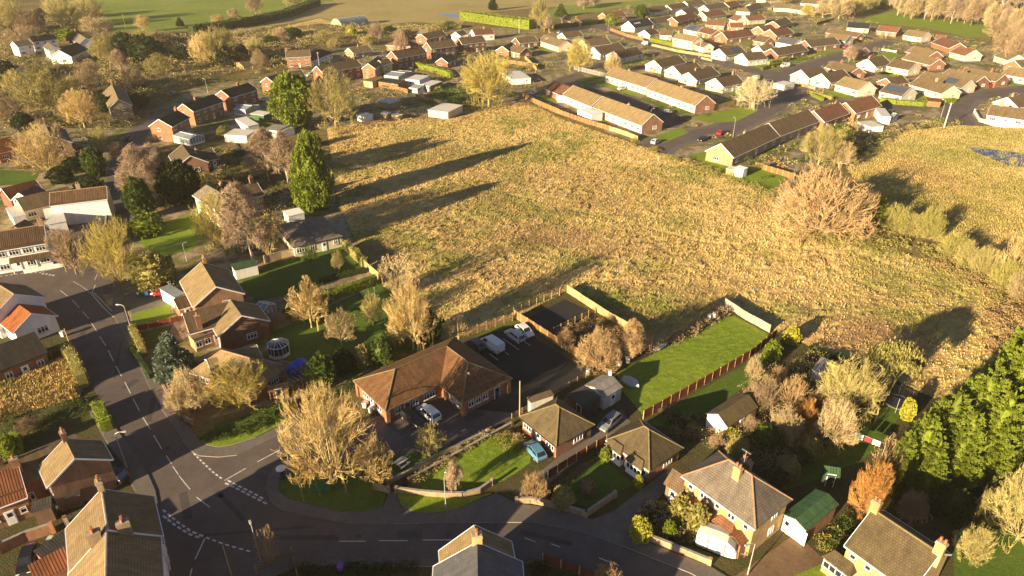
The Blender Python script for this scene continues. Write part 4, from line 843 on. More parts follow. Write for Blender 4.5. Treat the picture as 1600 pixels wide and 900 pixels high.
house((306, 236), (330, 231), 7.0, 2.7, 4.8, 'brick_orange', 'roof_brown', 'low brick wing beside the mossy chalet bungalow', 'bungalow', 'bungalow', nwin=2, sides='f')
# ---------------------------------------------------------------- northern part of the village
def HS(rows, **kw):
    for r in rows:
        k = dict(kw); k.update(r[10] if len(r) > 10 else {})
        house(r[0:2], r[2:4], r[4], r[5], r[6], r[7], r[8], r[9], **k)
ck2 = [(.1, 0, 1.1, 2), (.9, 0, 1.1, 2)]; ck1 = [(.5, 0, 1.1, 2)]
HS([
 (248, 186, 276, 172, 7.2, 5.0, 7.2, 'brick_orange', 'roof_dark', 'red brick semi with a sunlit orange gable nearest the bend of the lane', dict(ck=[(.95, 0, 1.0, 2)])),
 (286, 162, 333, 147, 7.2, 5.0, 7.2, 'brick_orange', 'roof_dark', 'dark roofed semi with a sunlit orange gable and white fascia, middle of three', dict(ck=[(.4, 0, 1.0, 2)])),
 (346, 141, 388, 129, 7.2, 5.0, 7.2, 'brick_red', 'roof_dark', 'dark roofed brick semi with a white conservatory, rightmost of three beside the lane', dict(ck=[(.6, 0, 1.0, 2)])),
 (417, 120, 446, 112, 7.0, 5.0, 7.2, 'brick_red', 'roof_brown', 'small brick house left of the round dark evergreen', {}),
 (451, 112, 470, 109, 5.5, 3.6, 5.4, 'brick_red', 'roof_brown', 'lower brick wing behind the round dark evergreen', {}),
 (446, 79, 483, 77, 7.0, 5.0, 7.4, 'brick_orange', 'roof_brown', 'detached brick house with a plain sunlit gable below the scrub', dict(ck=[(0.03, 0, 1.0, 2)])),
 (495, 103, 556, 92, 7.2, 5.0, 7.4, 'brick_red', 'roof_brown', 'long brick pair with a white edged gable behind the bare olive tree', dict(ck=[(.97, 0, 1.2, 2)])),
 (612, 80, 658, 72, 7.4, 5.0, 7.6, 'brick_red', 'roof_brown', 'red brick semi, leftmost of three in a row with white windows', dict(ck=[(.4, 0, 1.2, 2)])),
 (667, 66, 706, 61, 7.4, 5.0, 7.6, 'brick_red', 'roof_brown', 'red brick semi, middle of three in a row', dict(ck=[(.55, 0, 1.2, 2)])),
 (716, 59, 753, 55, 7.4, 5.0, 7.6, 'brick_red', 'roof_brown', 'red brick semi, rightmost of three above the big golden bush', dict(ck=[(.5, 0, 1.2, 2)])),
 (575, 99, 590, 87, 5.5, 4.6, 6.6, 'brick_orange', 'roof_tan', 'narrow tan roofed brick house beside the leftmost semi', {}),
 (592, 94, 606, 91, 5, 4.6, 6.2, 'brick_yellow', 'roof_tan', 'small cream fronted house between brick semis', {}),
 (690, 90, 705, 84, 6, 2.6, 4.6, 'brick_red', 'roof_brown', 'little brick bungalow with a white sunroom below the middle semi', {}),
 (545, 75, 575, 71, 8, 2.6, 4.6, 'brick_buff', 'roof_tan', 'tan roofed bungalow behind the long brick pair', dict(ck=ck1)),
 (655, 44, 670, 48, 7, 2.8, 5.0, 'brick_buff', 'roof_tan', 'tan hipped house right of the bare tree by the barrel hut', dict(hipe=2)),
 (658, 53, 690, 47, 8, 2.8, 5.0, 'brick_red', 'roof_brown', 'brown roofed bungalow behind the row of brick semis', {}),
 (712, 50, 724, 47, 6, 2.8, 4.6, 'render_white', 'roof_tan', 'small white cottage beneath the clipped green hedge', {}),
 (738, 46, 768, 44, 8, 3.2, 5.6, 'render_white', 'roof_red', 'white gabled house with red roof below the clipped green hedge', dict(ck=[(.6, 0, 1.2, 1)])),
 (785, 72, 800, 66, 7, 2.8, 5, 'brick_orange', 'roof_tan', 'tan roofed bungalow right of the rightmost semi', {}),
 (92, 78, 119, 66, 9.0, 3.2, 6.4, 'render_white', 'roof_dark', 'white chalet with a broad sunlit gable and dark roof', dict(sides='fbh')),
 (118, 49, 134, 59, 8.0, 3.4, 6.2, 'render_white', 'roof_grey', 'white house with grey gable behind the dark roofed chalet', dict(ck=[(0, 0, 1.2, 2)])),
 (45, 57, 83, 53, 7.5, 4.8, 7.0, 'render_white', 'roof_dark', 'long white terrace with dark roof and gabled porch', dict(ck=[(.95, 0, 1.2, 2)])),
 (20, 65, 44, 62, 7.5, 4.8, 6.8, 'render_white', 'roof_grey', 'white terrace end with a pale grey roof at the left', {}),
 (4, 92, 24, 102, 8.5, 3.4, 6.4, 'render_white', 'roof_sand', 'white gabled house with a tan roof slope on the left edge', {}),
 (75, 66, 83, 71, 5, 4.8, 6.6, 'render_white', 'roof_brown', 'white gabled porch wing facing right on the terrace', dict(nwin=1)),
 (175, 132, 185, 155, 7.0, 4.4, 6.8, 'stone', 'roof_sand', 'old stone house with a tan roof and two gable windows', dict(near=1, ck=[(0, 0, 1.2, 2)], sides='fh')),
 (70, 192, 79, 212, 9.0, 5.0, 7.6, 'brick_orange', 'roof_grey', 'orange brick house with a grey roof behind the golden tree', dict(near=1, ck=[(0, 0, 1.4, 2)], sides='fh')),
 (-22, 222, 16, 213, 9.0, 3.0, 5.6, 'brick_orange', 'roof_orange', 'bright orange tiled roof of a house on the left edge', {}),
], nwin=None)
HS([(478, 84, 500, 76, 9, 2.6, 5.0, 'render_white', 'roof_dark', 'dark hipped bungalow with white bay windows beside the detached brick house', dict(hipe=3.5)),
 (620, 61, 636, 62, 9, 2.8, 5.2, 'brick_orange', 'roof_red', 'red hipped bungalow behind the leftmost semi', dict(hipe=4)),
 (58, 13, 100, 9, 9, 3.0, 5.6, 'brick_orange', 'roof_red', 'pinkish roofed bungalow among trees in the top left corner', dict(hipe=3, ck=[(.8, 0, 1.2, 1)])),
 (1165, 10, 1185, 4, 10, 2.6, 5.4, 'render_cream', 'roof_tan', 'large tan hipped bungalow near the top of the estate', dict(hipe=4))], name='bungalow', cat='bungalow')

# ---------------------------------------------------------------- the bungalow estate
def ES(rows):
    for x0, y0, x1, y1, W, wall, roof, label, *k in rows:
        kk = dict(name='bungalow', cat='bungalow', group='bungalows on the estate'); kk.update(k[0] if k else {})
        ze = kk.pop('ze', 2.6); zr = kk.pop('zr', ze + W * .29)
        kk.setdefault('nwin', 3); kk.setdefault('sides', 'fgh'); T = house((x0, y0), (x1, y1), W, ze, zr, wall, roof, label, **kk)
        if y0 < 130:                    # each plot's own lawn, drive and patio
            L = (G(x1, y1) - G(x0, y0)).length; q = MB()
            def patch(name, cx, cy, w_, d_, z, mat):
                m_ = MB(); m_.add([(cx - w_ / 2, cy - d_ / 2, 0), (cx + w_ / 2, cy - d_ / 2, 0), (cx + w_ / 2, cy + d_ / 2, 0), (cx - w_ / 2, cy + d_ / 2, 0)], [(0, 1, 2, 3)]); struct(m_.build(name, [mat], None, False, (T.location.x, T.location.y, z), T.rotation_euler.z))
            h_ = W / 2; patch('lawn', rnd.uniform(-2, 2), -h_ - 3.2, L * .8, 5.4, .014, rnd.choice(['brightlawn', 'lawn', 'brightlawn'])); patch('driveway', L / 2 + 1.9, -1.5, 3.0, W + 6, .0155, rnd.choice(['gravel', 'paving', 'gravel'])); patch('patio', rnd.uniform(-1, 1), h_ + 1.9, L * .7, 3.2, .017, rnd.choice(['gravel', 'paving']))
a1 = dict(ck=[(.3, 0, 1.1, 1)]); a2 = dict(ck=[(.8, 0, 1.1, 2)]); a3 = dict(ck=[(.95, 0, 1.3, 2)])
TR = dict(name='terrace', cat='terrace', group='tan roofed terraces by the rough field', gable_wall='brick_red', trim='white', nwin=8, wwin=(1.7, 1.15, 3), vg=.1, ze=2.9, zr=6.0)
CW, TW = 'render_pale', 'render_cream'
ES([
 (960, 104, 1025, 122, 9.0, CW, 'roof_sand', 'back terrace of white fronted homes under a tan roof, left block', dict(TR, ck=[(.35, .5, .8, 1)])),
 (1027, 124, 1104, 149, 9.0, CW, 'roof_sand', 'back terrace block with a red brick gable at its right end', dict(TR, ck=[(.5, .5, .8, 1)])),
 (866, 126, 892, 136, 8.5, 'brick_red', 'roof_red', 'red roofed brick bungalow at the head of the tan terrace', dict(nwin=2)),
 (896, 133, 941, 150, 8.8, CW, 'roof_sand', 'front terrace block with a tan roof and white conservatory', dict(TR, nwin=5)),
 (944, 151, 1021, 178, 8.8, CW, 'roof_sand', 'front terrace block with a red brick gable facing the road', dict(TR, ck=[(.5, .5, .8, 1)])),
 (1127, 224, 1200, 193, 8.6, 'brick_buff', 'roof_brown', 'dark roofed long block with a plain cream gable facing the field', dict(zr=6.0, ze=3.0, nwin=5, ck=[(.5, .3, .8, 1)])),
 (1202, 192, 1263, 171, 8.6, 'brick_buff', 'roof_brown', 'dark roofed long block continuing behind the bare golden tree', dict(zr=6.0, ze=3.0, nwin=5)),
 (1272, 173, 1311, 160, 8.4, 'brick_orange', 'roof_red', 'reddish brown roofed house with a cream gable beyond the long dark roof', dict(zr=5.8, ze=3.0, ck=[(.9, .3, .8, 1)])),
 (1322, 160, 1362, 149, 8.4, 'brick_orange', 'roof_red', 'reddish brown roofed house at the right end of its row', dict(zr=5.8, ze=3.0)),
 (982, 33, 1012, 28, 10, CW, 'roof_slate', 'white gabled bungalow with a dark slate roof and skylights', dict(sky=4, zr=6)),
 (1015, 29, 1047, 24, 9, CW, 'roof_brown', 'brown roofed bungalow with white edged gable beside the slate one'),
 (1050, 27, 1083, 19, 9, 'brick_red', 'roof_red', 'reddish roofed bungalow right of the slate roofed bungalow'),
 (1007, 47, 1022, 44, 8, TW, 'roof_brown', 'cream fronted house with tall chimney near the estate road bend', dict(ck=[(.9, 0, 1.6, 2)])),
 (1034, 46, 1052, 47, 8, TW, 'roof_brown', 'small cream bungalow behind a clipped hedge on the estate'),
 (1060, 51, 1091, 57, 7.6, TW, 'roof_sand', 'cream two storey house with a tan roof and end chimneys', dict(ze=4.4, zr=6.6, ck=[(.02, 0, 1, 2), (.98, 0, 1, 2)])),
 (1077, 38, 1098, 42, 8, TW, 'roof_bluegrey', 'bungalow with a pale blue grey roof amid red roofs', dict(solar=(-4, 2, -1))),
 (1098, 41, 1122, 47, 8, 'brick_orange', 'roof_red', 'red roofed bungalow with brick gable beside the pale blue roof'),
 (1128, 50, 1170, 45, 9, 'brick_orange', 'roof_red', 'large red roofed bungalow with projecting brick gables', dict(zr=5.6)),
 (1097, 19, 1128, 15, 9, TW, 'roof_red', 'cream gabled bungalow with red roof, first past the reddish bungalow'),
 (1106, 31, 1135, 33, 8, 'brick_orange', 'roof_red', 'low red roofed bungalow in front of the cream gabled one'),
 (1163, 24, 1190, 22, 9, TW, 'roof_red', 'red brown bungalow below the large tan hipped roof'),
 (1140, 35, 1160, 35, 8, 'brick_orange', 'roof_red', 'small red roofed bungalow amid hedges on the upper estate'),
 (1185, 41, 1205, 38, 8, 'brick_orange', 'roof_red', 'red roofed bungalow right of the large projecting gables'),
 (1172, 6, 1200, 3, 9, TW, 'roof_tan', 'tan roofed bungalow touching the upper edge of the estate'),
 (1124, 76, 1155, 71, 9, CW, 'roof_brown', 'white gabled bungalow with roof panels beside the middle road', dict(solar=(-1, 5, -1))),
 (1160, 83, 1190, 80, 9, CW, 'roof_brown', 'brown roofed bungalow with a bright white gable facing left', dict(zr=5.2)),
 (1185, 71, 1205, 69, 8, CW, 'roof_tan', 'small white bungalow behind the bright white gable'),
 (1022, 94, 1060, 86, 9, TW, 'roof_brown', 'brown bungalow behind the back terrace, first from the left'),
 (1052, 103, 1087, 97, 9, TW, 'roof_brown', 'brown bungalow behind the back terrace, second from the left', a3),
 (1076, 113, 1112, 104, 9, TW, 'roof_brown', 'brown bungalow behind the back terrace, third from the left', a1),
 (1118, 122, 1150, 116, 9, TW, 'roof_brown', 'brown bungalow with two stout chimneys, nearest the estate road', dict(ck=[(.85, 0, 1.6, 2), (.97, 0, 1.6, 2)])),
 (910, 62, 947, 58, 9, TW, 'roof_brown', 'brown bungalow behind the golden tree, farthest of three'),
 (928, 74, 968, 67, 9, CW, 'roof_brown', 'brown bungalow with white gable edges, middle of three behind the golden tree'),
 (959, 80, 995, 73, 9, CW, 'roof_brown', 'brown bungalow with cream gable just behind the back terrace'),
 (852, 54, 885, 64, 9, TW, 'roof_tan', 'tan roofed bungalow left of the golden estate tree', dict(sky=2)),
 (878, 51, 905, 48, 8, TW, 'roof_brown', 'brown roofed bungalow behind the tan one'),
 (806, 59, 835, 56, 8, 'brick_dark', 'roof_brown', 'dark brown roofed house at the left edge of the estate'),
 (803, 70, 822, 74, 8, 'brick_orange', 'roof_brown', 'brown house with deep shaded gable on the estate edge'),
 (942, 20, 973, 17, 9, 'brick_orange', 'roof_red', 'long low bungalow with reddish roof across the upper road'),
 (1010, 12, 1038, 9, 9, CW, 'roof_brown', 'dark roofed bungalow in the uppermost row, leftmost'),
 (1042, 8, 1068, 4, 9, CW, 'roof_brown', 'dark roofed bungalow in the uppermost row, second'),
 (1070, 2, 1096, -1, 9, CW, 'roof_brown', 'white fronted bungalow in the uppermost row, third'),
 (884, 24, 902, 30, 6, 'brick_orange', 'roof_brown', 'small roofed cottage with chimneys beside the hedge lane', dict(ck=[(.9, 0, 1.4, 2)])),
 (1210, 5, 1237, 6, 9, TW, 'roof_tan', 'cream bungalow at the estate top, left of the white one'),
 (1242, 7, 1273, 11, 9, CW, 'roof_tan', 'white fronted bungalow below bare trees at the estate top'),
 (1208, 33, 1228, 27, 9, 'brick_orange', 'roof_brown', 'brown gabled bungalow with dark end beside the hedge path'),
 (1203, 46, 1230, 42, 10, 'brick_orange', 'roof_red', 'wide red brown bungalow above the white caravan roofs'),
 (1326, 34, 1360, 36, 9, TW, 'roof_slate', 'cream bungalow with slate grey roof beside the playing field'),
 (1298, 44, 1346, 51, 7, 'brick_orange', 'roof_brown', 'long low brown roof in front of the slate grey bungalow'),
 (1376, 39, 1407, 42, 9, 'brick_orange', 'roof_red', 'red brown roofed bungalow against the playing field'),
 (1421, 46, 1450, 50, 9, TW, 'roof_sand', 'tan roofed cream bungalow against the playing field'),
 (1464, 54, 1478, 55, 8, TW, 'roof_red', 'small red roofed bungalow behind garden hedges at the field'),
 (1472, 58, 1500, 67, 9, 'brick_orange', 'roof_red', 'angled red brown bungalow right of the small red one'),
 (1500, 72, 1524, 78, 9, TW, 'roof_red', 'red roofed bungalow with a cream gable and white garage'),
 (1298, 51, 1329, 55, 9, CW, 'roof_tan', 'tan bungalow with a gable beside the red parked car', dict(zr=5.2)),
 (1258, 63, 1304, 58, 9, 'brick_red', 'roof_brown', 'brown roofed bungalow with red brick front on the upper road'),
 (1205, 76, 1252, 68, 9, 'brick_red', 'roof_brown', 'brown roofed bungalow with white edged gable on the upper road'),
 (1304, 95, 1342, 105, 8.5, 'brick_red', 'roof_tan', 'mossy tan bungalow behind the pinkish birch', a1),
 (1356, 92, 1380, 87, 9, CW, 'roof_brown', 'brown roofed bungalow with a sunlit white gable by the lawn', dict(zr=5.4, ck=[(.1, 0, 1.2, 1)])),
 (1398, 92, 1432, 98, 9, TW, 'roof_brown', 'brown bungalow with cream gable right of the sunlit white gable'),
 (1430, 72, 1464, 80, 8.5, 'brick_red', 'roof_sand', 'long tan bungalow, farthest of the three stepped roofs'),
 (1424, 82, 1468, 92, 8.5, 'brick_red', 'roof_sand', 'long tan bungalow, middle of the three stepped roofs'),
 (1485, 107, 1538, 119, 8.5, 'brick_red', 'roof_sand', 'long tan bungalow with one chimney in the right hand rows', dict(ck=[(.4, 0, 1.3, 1)])),
 (1513, 105, 1570, 116, 8.5, 'brick_red', 'roof_tan', 'long bungalow with a chimney before the red parked car', dict(ck=[(.65, 0, 1.3, 1)])),
 (1447, 111, 1517, 125, 9, TW, 'roof_tan', 'long bungalow with dark solar panels on its right half', dict(solar=(1, 6, -1))),
 (1438, 120, 1490, 134, 9, TW, 'roof_tan', 'tan bungalow with a middle chimney in front of the solar roof', dict(ck=[(.5, 0, 1.3, 1)])),
 (1390, 129, 1424, 136, 9.5, CW, 'roof_brown', 'white walled bungalow almost covered by grey solar panels', dict(solar=(-4, 4, -1), zr=5.4)),
 (1322, 119, 1358, 128, 9.5, CW, 'roof_sand', 'white walled bungalow with a plain tan roof facing the verge', dict(zr=5.4)),
 (1284, 115, 1317, 108, 9, TW, 'roof_brown', 'brown bungalow with a bright cream gable, second from the corner', dict(zr=5.4)),
 (1252, 109, 1283, 103, 9, TW, 'roof_brown', 'brown bungalow with a bright cream gable on the road corner', dict(zr=5.4)),
 (1550, 163, 1610, 171, 9, CW, 'roof_tan', 'long tan roofed bungalow behind a curved white garden wall', dict(ck=[(.25, 0, 1.2, 1)])),
 (1575, 152, 1610, 146, 9, TW, 'roof_tan', 'tan roofed bungalow with chimney at the right edge road', dict(ck=[(.2, 0, 1.2, 1)])),
 (1570, 79, 1592, 86, 8, TW, 'roof_sand', 'sandy roofed bungalow under the dark bare trees at right'),
 (1577, 104, 1615, 110, 9, TW, 'roof_sand', 'tan bungalow on the right edge beyond the red car'),
 (1585, 94, 1615, 91, 8, 'brick_orange', 'roof_tan', 'partly hidden bungalow on the right edge above the tan one'),
 (1330, 70, 1352, 74, 8, 'brick_red', 'roof_brown', 'little brown roof between the lawn and the upper road', dict(nwin=2)),
 (1385, 122, 1410, 118, 7, 'brick_red', 'roof_brown', 'small dark roof behind the grey solar panels', dict(nwin=2)),
 (1222, 57, 1250, 62, 8, CW, 'roof_bluegrey', 'white bungalow with pale metal roof by the upper gardens'),
 (1148, 24, 1160, 27, 7, TW, 'roof_red', 'narrow red roof squeezed between two upper bungalows', dict(nwin=2)),
 (1186, 55, 1204, 58, 8, 'brick_orange', 'roof_brown', 'brown roof beside the cream two storey house garden', dict(nwin=2)),
 (1095, 64, 1108, 68, 6, CW, 'roof_tan', 'white outbuilding right of the cream two storey house', dict(nwin=1, name='outbuilding', cat='outbuilding')),
 (1065, 15, 1085, 11, 8, TW, 'roof_brown', 'brown roof behind the first reddish bungalow', dict(nwin=2)),
 (1100, 8, 1130, 4, 9, TW, 'roof_tan', 'tan bungalow in the top row beside conifers'),
 (1132, 4, 1150, 1, 9, 'brick_orange', 'roof_red', 'red roof at the very top of the estate', dict(nwin=2)),
 (1190, -6, 1225, -9, 9, TW, 'roof_tan', 'long tan roof beyond the top estate row', dict(nwin=2)),
 (1255, -2, 1285, 0, 9, CW, 'roof_brown', 'brown roof at the upper right end of the estate', dict(nwin=2)),
])
# ---------------------------------------------------------------- sheds, garages, glasshouses
def SH(rows):
    for A, B, C, z, wall, roof, label, *k in rows: flatbox(A, B, C, z, wall, roof, label, **(k[0] if k else {}))
def gl(A, B, C, z, label, roof='glasshouse', name='conservatory', rise=.7):
    """glazed lean-to or greenhouse: white glazing bars over glass"""
    cen, rz, L, D = rect(A, B, C, z); T = thing(name, label, name, (cen.x, cen.y, 0), rz)
    a, b_ = L / 2, D / 2; m = MB(); m.box((0, 0, .3), (L, D, .65)); m.build('base_wall', ['render_white'], T)
    m = MB(); m.add([(-a, -b_, .6), (a, -b_, .6), (a, b_, .6), (-a, b_, .6), (-a, -b_, z), (a, -b_, z), (a, b_, z), (-a, b_, z), (-a, 0, z + rise), (a, 0, z + rise)], [(0, 1, 5, 4), (2, 3, 7, 6), (1, 2, 6, 9, 5), (3, 0, 4, 8, 7), (4, 5, 9, 8), (6, 7, 8, 9)]); m.build('pane', [roof], T)
    m = MB(); n = max(2, int(L / .9)); q = max(2, int(D / .9))
    for i in range(n + 1):
        x = -a + L * i / n
        m.beam((x, -b_, z + .02), (x, 0, z + rise + .02), .08, .08); m.beam((x, b_, z + .02), (x, 0, z + rise + .02), .08, .08)
        for y in (-b_, b_): m.box((x, y, (z + .6) / 2), (.09, .09, z - .6))
    for i in range(q + 1):
        for x in (-a, a): m.box((x, -b_ + D * i / q, (z + .6) / 2), (.1, .085, z - .6))
    for y in (-b_, b_): m.box((0, y, z), (L + .1, .12, .12))
    m.box((0, 0, z + rise + .03), (L + .1, .12, .1)); m.build('frame', ['white'], T); return T
SH([
 ((367, 186), (387, 198), (372, 176), 2.3, 'offwhite', 'offwhite', 'white flat roofed garage, upper of two in the back gardens', dict(name='garage', cat='garage', door=None)),
 ((349, 211), (385, 213), (365, 202), 2.3, 'offwhite', 'offwhite', 'white flat roofed garage, lower of two in the back gardens', dict(name='garage', cat='garage', door=None)),
 ((668, 172), (700, 176), (680, 160), 2.4, 'render_cream', 'offwhite', 'cream flat roofed building at the edge of the rough field'),
 ((569, 183), (583, 179), (572, 176), 2.0, 'render_white', 'offwhite', 'small white hutch beside the allotment grass', dict(door=None)),
 ((593, 177), (605, 179), (595, 174), 1.6, 'boards_pale', 'offwhite', 'low pale panel shelter beside the allotment grass', dict(door=None)),
 ((611, 180), (624, 182), (613, 177), 1.6, 'boards_pale', 'offwhite', 'low pale shelter nearest the allotment lawn', dict(door=None)),
 ((588, 127), (622, 132), (592, 121), 2.3, 'boards', 'sheet_dark', 'dark lean-to shed behind the brick semis', dict(door='dark')),
 ((567, 126), (582, 128), (568, 118), 2.6, 'boards_pale', 'roof_tan', 'pale wooden shed with tan roof under the bare olive tree'),
 ((633, 124), (655, 126), (635, 116), 2.5, 'render_white', 'offwhite', 'white garden room with rooflight near the clipped garden hedge', dict(wins=2)),
 ((655, 133), (672, 135), (657, 124), 2.2, 'boards', 'offwhite', 'brown shed with pale roof among garden clutter'),
 ((590, 158), (610, 162), (593, 151), 2.2, 'boards_pale', 'offwhite', 'pale tent shaped shelter in the allotment scrub', dict(door=None)),
 ((800, 124), (830, 122), (800, 112), 2.4, 'render_white', 'offwhite', 'white shed with grey roof left of the estate court'),
 ((1148, 262), (1162, 266), (1150, 258), 2.4, 'render_white', 'white', 'white porch box at the cream gable facing the field', dict(name='porch', cat='porch', door=None)),
 ((1134, 264), (1148, 267), (1137, 259), 1.6, 'boards_pale', 'offwhite', 'low pale bin store beside the white porch box', dict(door=None)),
 ((1377, 182), (1393, 183), (1380, 170), 2.6, 'render_white', 'offwhite', 'white flat roofed garage at the end of the reddish row', dict(name='garage', cat='garage', door=None)),
 ((1360, 199), (1382, 197), (1365, 189), 1.9, 'render_white', 'offwhite', 'pale shelter in the last garden of the reddish row', dict(door=None)),
 ((1449, 158), (1471, 160), (1449, 153), 2.0, 'boards', 'roof_orange', 'orange brown shed in the garden by the road', dict(door=None)),
 ((1268, 578), (1284, 584), (1284, 560), 2.2, 'render_white', 'sheet_grey', 'white shed with pale grey roof at the field corner', dict(door=None)),
 ((1208, 130), (1226, 134), (1215, 125), 2.0, 'offwhite', 'offwhite', 'low grey store at the estate road corner', dict(door=None)),
 ((870, 148), (885, 150), (866, 140), 2.8, 'render_white', 'roof_red', 'white bay extension on the red roofed bungalow', dict(name='extension', cat='extension', door=None)),
 ((902, 172), (924, 180), (903, 163), 2.6, 'render_white', 'white', 'white conservatory block on the front terrace', dict(name='extension', cat='extension', wins=2, door=None)),
 ((411, 202), (433, 205), (409, 192), 2.4, 'render_white', 'sheet_grey', 'white shed left of two below the round evergreen', {}),
 ((434, 206), (460, 200), (434, 198), 2.2, 'render_white', 'sheet_grey', 'white shed right of two below the round evergreen', dict(door=None)),
 ((390, 178), (412, 181), (392, 172), 2.2, 'boards_green', 'offwhite', 'green sided shed with pale roof beside the white cars', dict(door=None)),
])
shed((368, 98), (380, 104), (385, 88), 2.4, 1.1, 'boards_pale', 'roof_mossy', 'green roofed field shed beside the tall bare trees', along=False)
shed((1287, 742), (1313, 746), (1300, 730), 1.9, .7, 'boards_green', 'sheet_green', 'small dark green shed on the shaded lawn behind the washing line', along=True, door='dark')
shed((418, 613), (452, 607), (417, 602), 1.9, .4, 'boards', 'roof_tan', 'long narrow wooden shed behind the red fence panels', door='wood')
shed((1135, 680 - 3), (1148, 672), (1127, 668), 2.0, .6, 'boards_pale', 'roof_tan', 'tiny pale shed beside the semi-detached pair', door=None) if False else None
gl((600, 118), (622, 120), (603, 108), 2.2, 'white conservatory behind the cream fronted house', rise=.6)
gl((639, 137), (652, 139), (641, 128), 1.8, 'small greenhouse among the allotment sheds', name='greenhouse', rise=.8)
gl((270, 212), (296, 218), (275, 202), 2.2, 'white framed conservatory behind the semi nearest the lane')
gl((365, 170), (383, 172), (366, 160), 2.2, 'white conservatory on the rightmost dark roofed semi')
gl((396, 482), (411, 487), (389, 462), 2.2, 'white roofed conservatory behind the shaded brick house', roof='glasshouse')
gl((1390, 182), (1396, 183), (1392, 176), 2.0, 'tiny greenhouse beside the white garage', name='greenhouse')
# polygonal conservatory
c = G(437, 553); T = thing('conservatory', 'white framed polygonal conservatory with a blue glass roof on the lawn', 'conservatory', (c.x, c.y, 0), .3)
m = MB(); r_ = 1.8; pts = [(r_ * math.cos(k * math.pi / 4 + .39), r_ * math.sin(k * math.pi / 4 + .39)) for k in range(8)]
m.lathe([(r_, 0), (r_, .6)], 8); m.build('base_wall', ['render_white'], T, rz=.39); m = MB(); m.lathe([(r_ - .05, .6), (r_ - .05, 2.0), (.4, 2.7)], 8); m.build('pane', ['glass'], T, rz=.39)
m = MB()
for i, (x, y) in enumerate(pts):
    m.beam((x, y, .6), (x, y, 2.05), .08, .08); m.beam((x, y, 2.05), (x * .2, y * .2, 2.75), .09, .08); q = pts[(i + 1) % 8]; m.beam((x, y, 2.05), (q[0], q[1], 2.05), .1, .1)
    mx, my = (x + q[0]) / 2, (y + q[1]) / 2; m.beam((mx, my, .6), (mx, my, 2.05), .05, .05); m.beam((mx, my, 2.1), (mx * .2, my * .2, 2.74), .05, .05)
m.lathe([(.42, 2.7), (.25, 2.95)], 8, (0, 0, 0)); m.build('frame', ['white'], T)
# barrel roofed hut
p, q = G(526, 43), G(568, 37); ax = (q - p); T = thing('barrel_hut', 'large half cylinder corrugated metal hut beyond the scrub', 'hut', tuple((p + q) / 2), math.atan2(ax.y, ax.x))
Lh, rh = ax.length, 5.6; m = MB(); n = 18; v = []
for x in (-Lh / 2, Lh / 2): v += [(x, -rh * math.cos(math.pi * i / n), rh * .95 * math.sin(math.pi * i / n)) for i in range(n + 1)]
m.add(v, [(i, n + 1 + i, n + 2 + i, i + 1) for i in range(n)]); plain('hutmetal', (0.30, 0.36, 0.34), 0.5, .3, .4, streak=.3, metal=.3); m.build('roof', ['hutmetal'], T)
m = MB(); m.add(v[:n + 1], [tuple(range(n, -1, -1))]); m.add(v[n + 1:], [tuple(range(n + 1))]); plain('hutend', (.36, .42, .22), .7, .2, .5, streak=.2); m.build('end_wall', ['hutend'], T)
m = MB(); m.box((-Lh / 2 - .06, 0, 1.6), (.1, 3.2, 3.2)); m.build('door', ['hutend'], T)
m = MB()
for k in range(9): x = -Lh / 2 + Lh * k / 8; [m.beam((x, -(rh + .05) * math.cos(math.pi * i / 12), (rh + .05) * .95 * math.sin(math.pi * i / 12)), (x, -(rh + .05) * math.cos(math.pi * (i + 1) / 12), (rh + .05) * .95 * math.sin(math.pi * (i + 1) / 12)), .14, .1) for i in range(12)]
m.build('rib', ['hutmetal'], T)

# ---------------------------------------------------------------- trees and shrubs
def quads_mesh(name, V, mat):
    """V: (n,4,3) corner array -> mesh"""
    n = len(V); me = bpy.data.meshes.new(name); me.vertices.add(n * 4); me.vertices.foreach_set('co', V.reshape(-1).astype(np.float32))
    me.loops.add(n * 4); me.loops.foreach_set('vertex_index', np.arange(n * 4, dtype=np.int32)); me.polygons.add(n)
    me.polygons.foreach_set('loop_start', (np.arange(n) * 4).astype(np.int32)); me.update(calc_edges=True); me.materials.append(MATS[mat]); return me
def unit(a): return a / np.maximum(np.linalg.norm(a, axis=-1, keepdims=True), 1e-6)
def tubes(P0, P1, R0, R1, sides=3):
    """(n,3) segment arrays -> quads (n*sides,4,3)"""
    d = unit(P1 - P0); ref = np.where(np.abs(d[:, 2:3]) > .9, np.array([[1., 0, 0]]), np.array([[0, 0, 1.]])); u = unit(np.cross(d, ref)); w_ = np.cross(d, u); out = []
    for k in range(sides):
        a, b = 2 * math.pi * k / sides, 2 * math.pi * (k + 1) / sides
        ra = u * math.cos(a) + w_ * math.sin(a); rb = u * math.cos(b) + w_ * math.sin(b)
        out.append(np.stack([P0 + ra * R0[:, None], P0 + rb * R0[:, None], P1 + rb * R1[:, None], P1 + ra * R1[:, None]], 1))
    return np.concatenate(out)
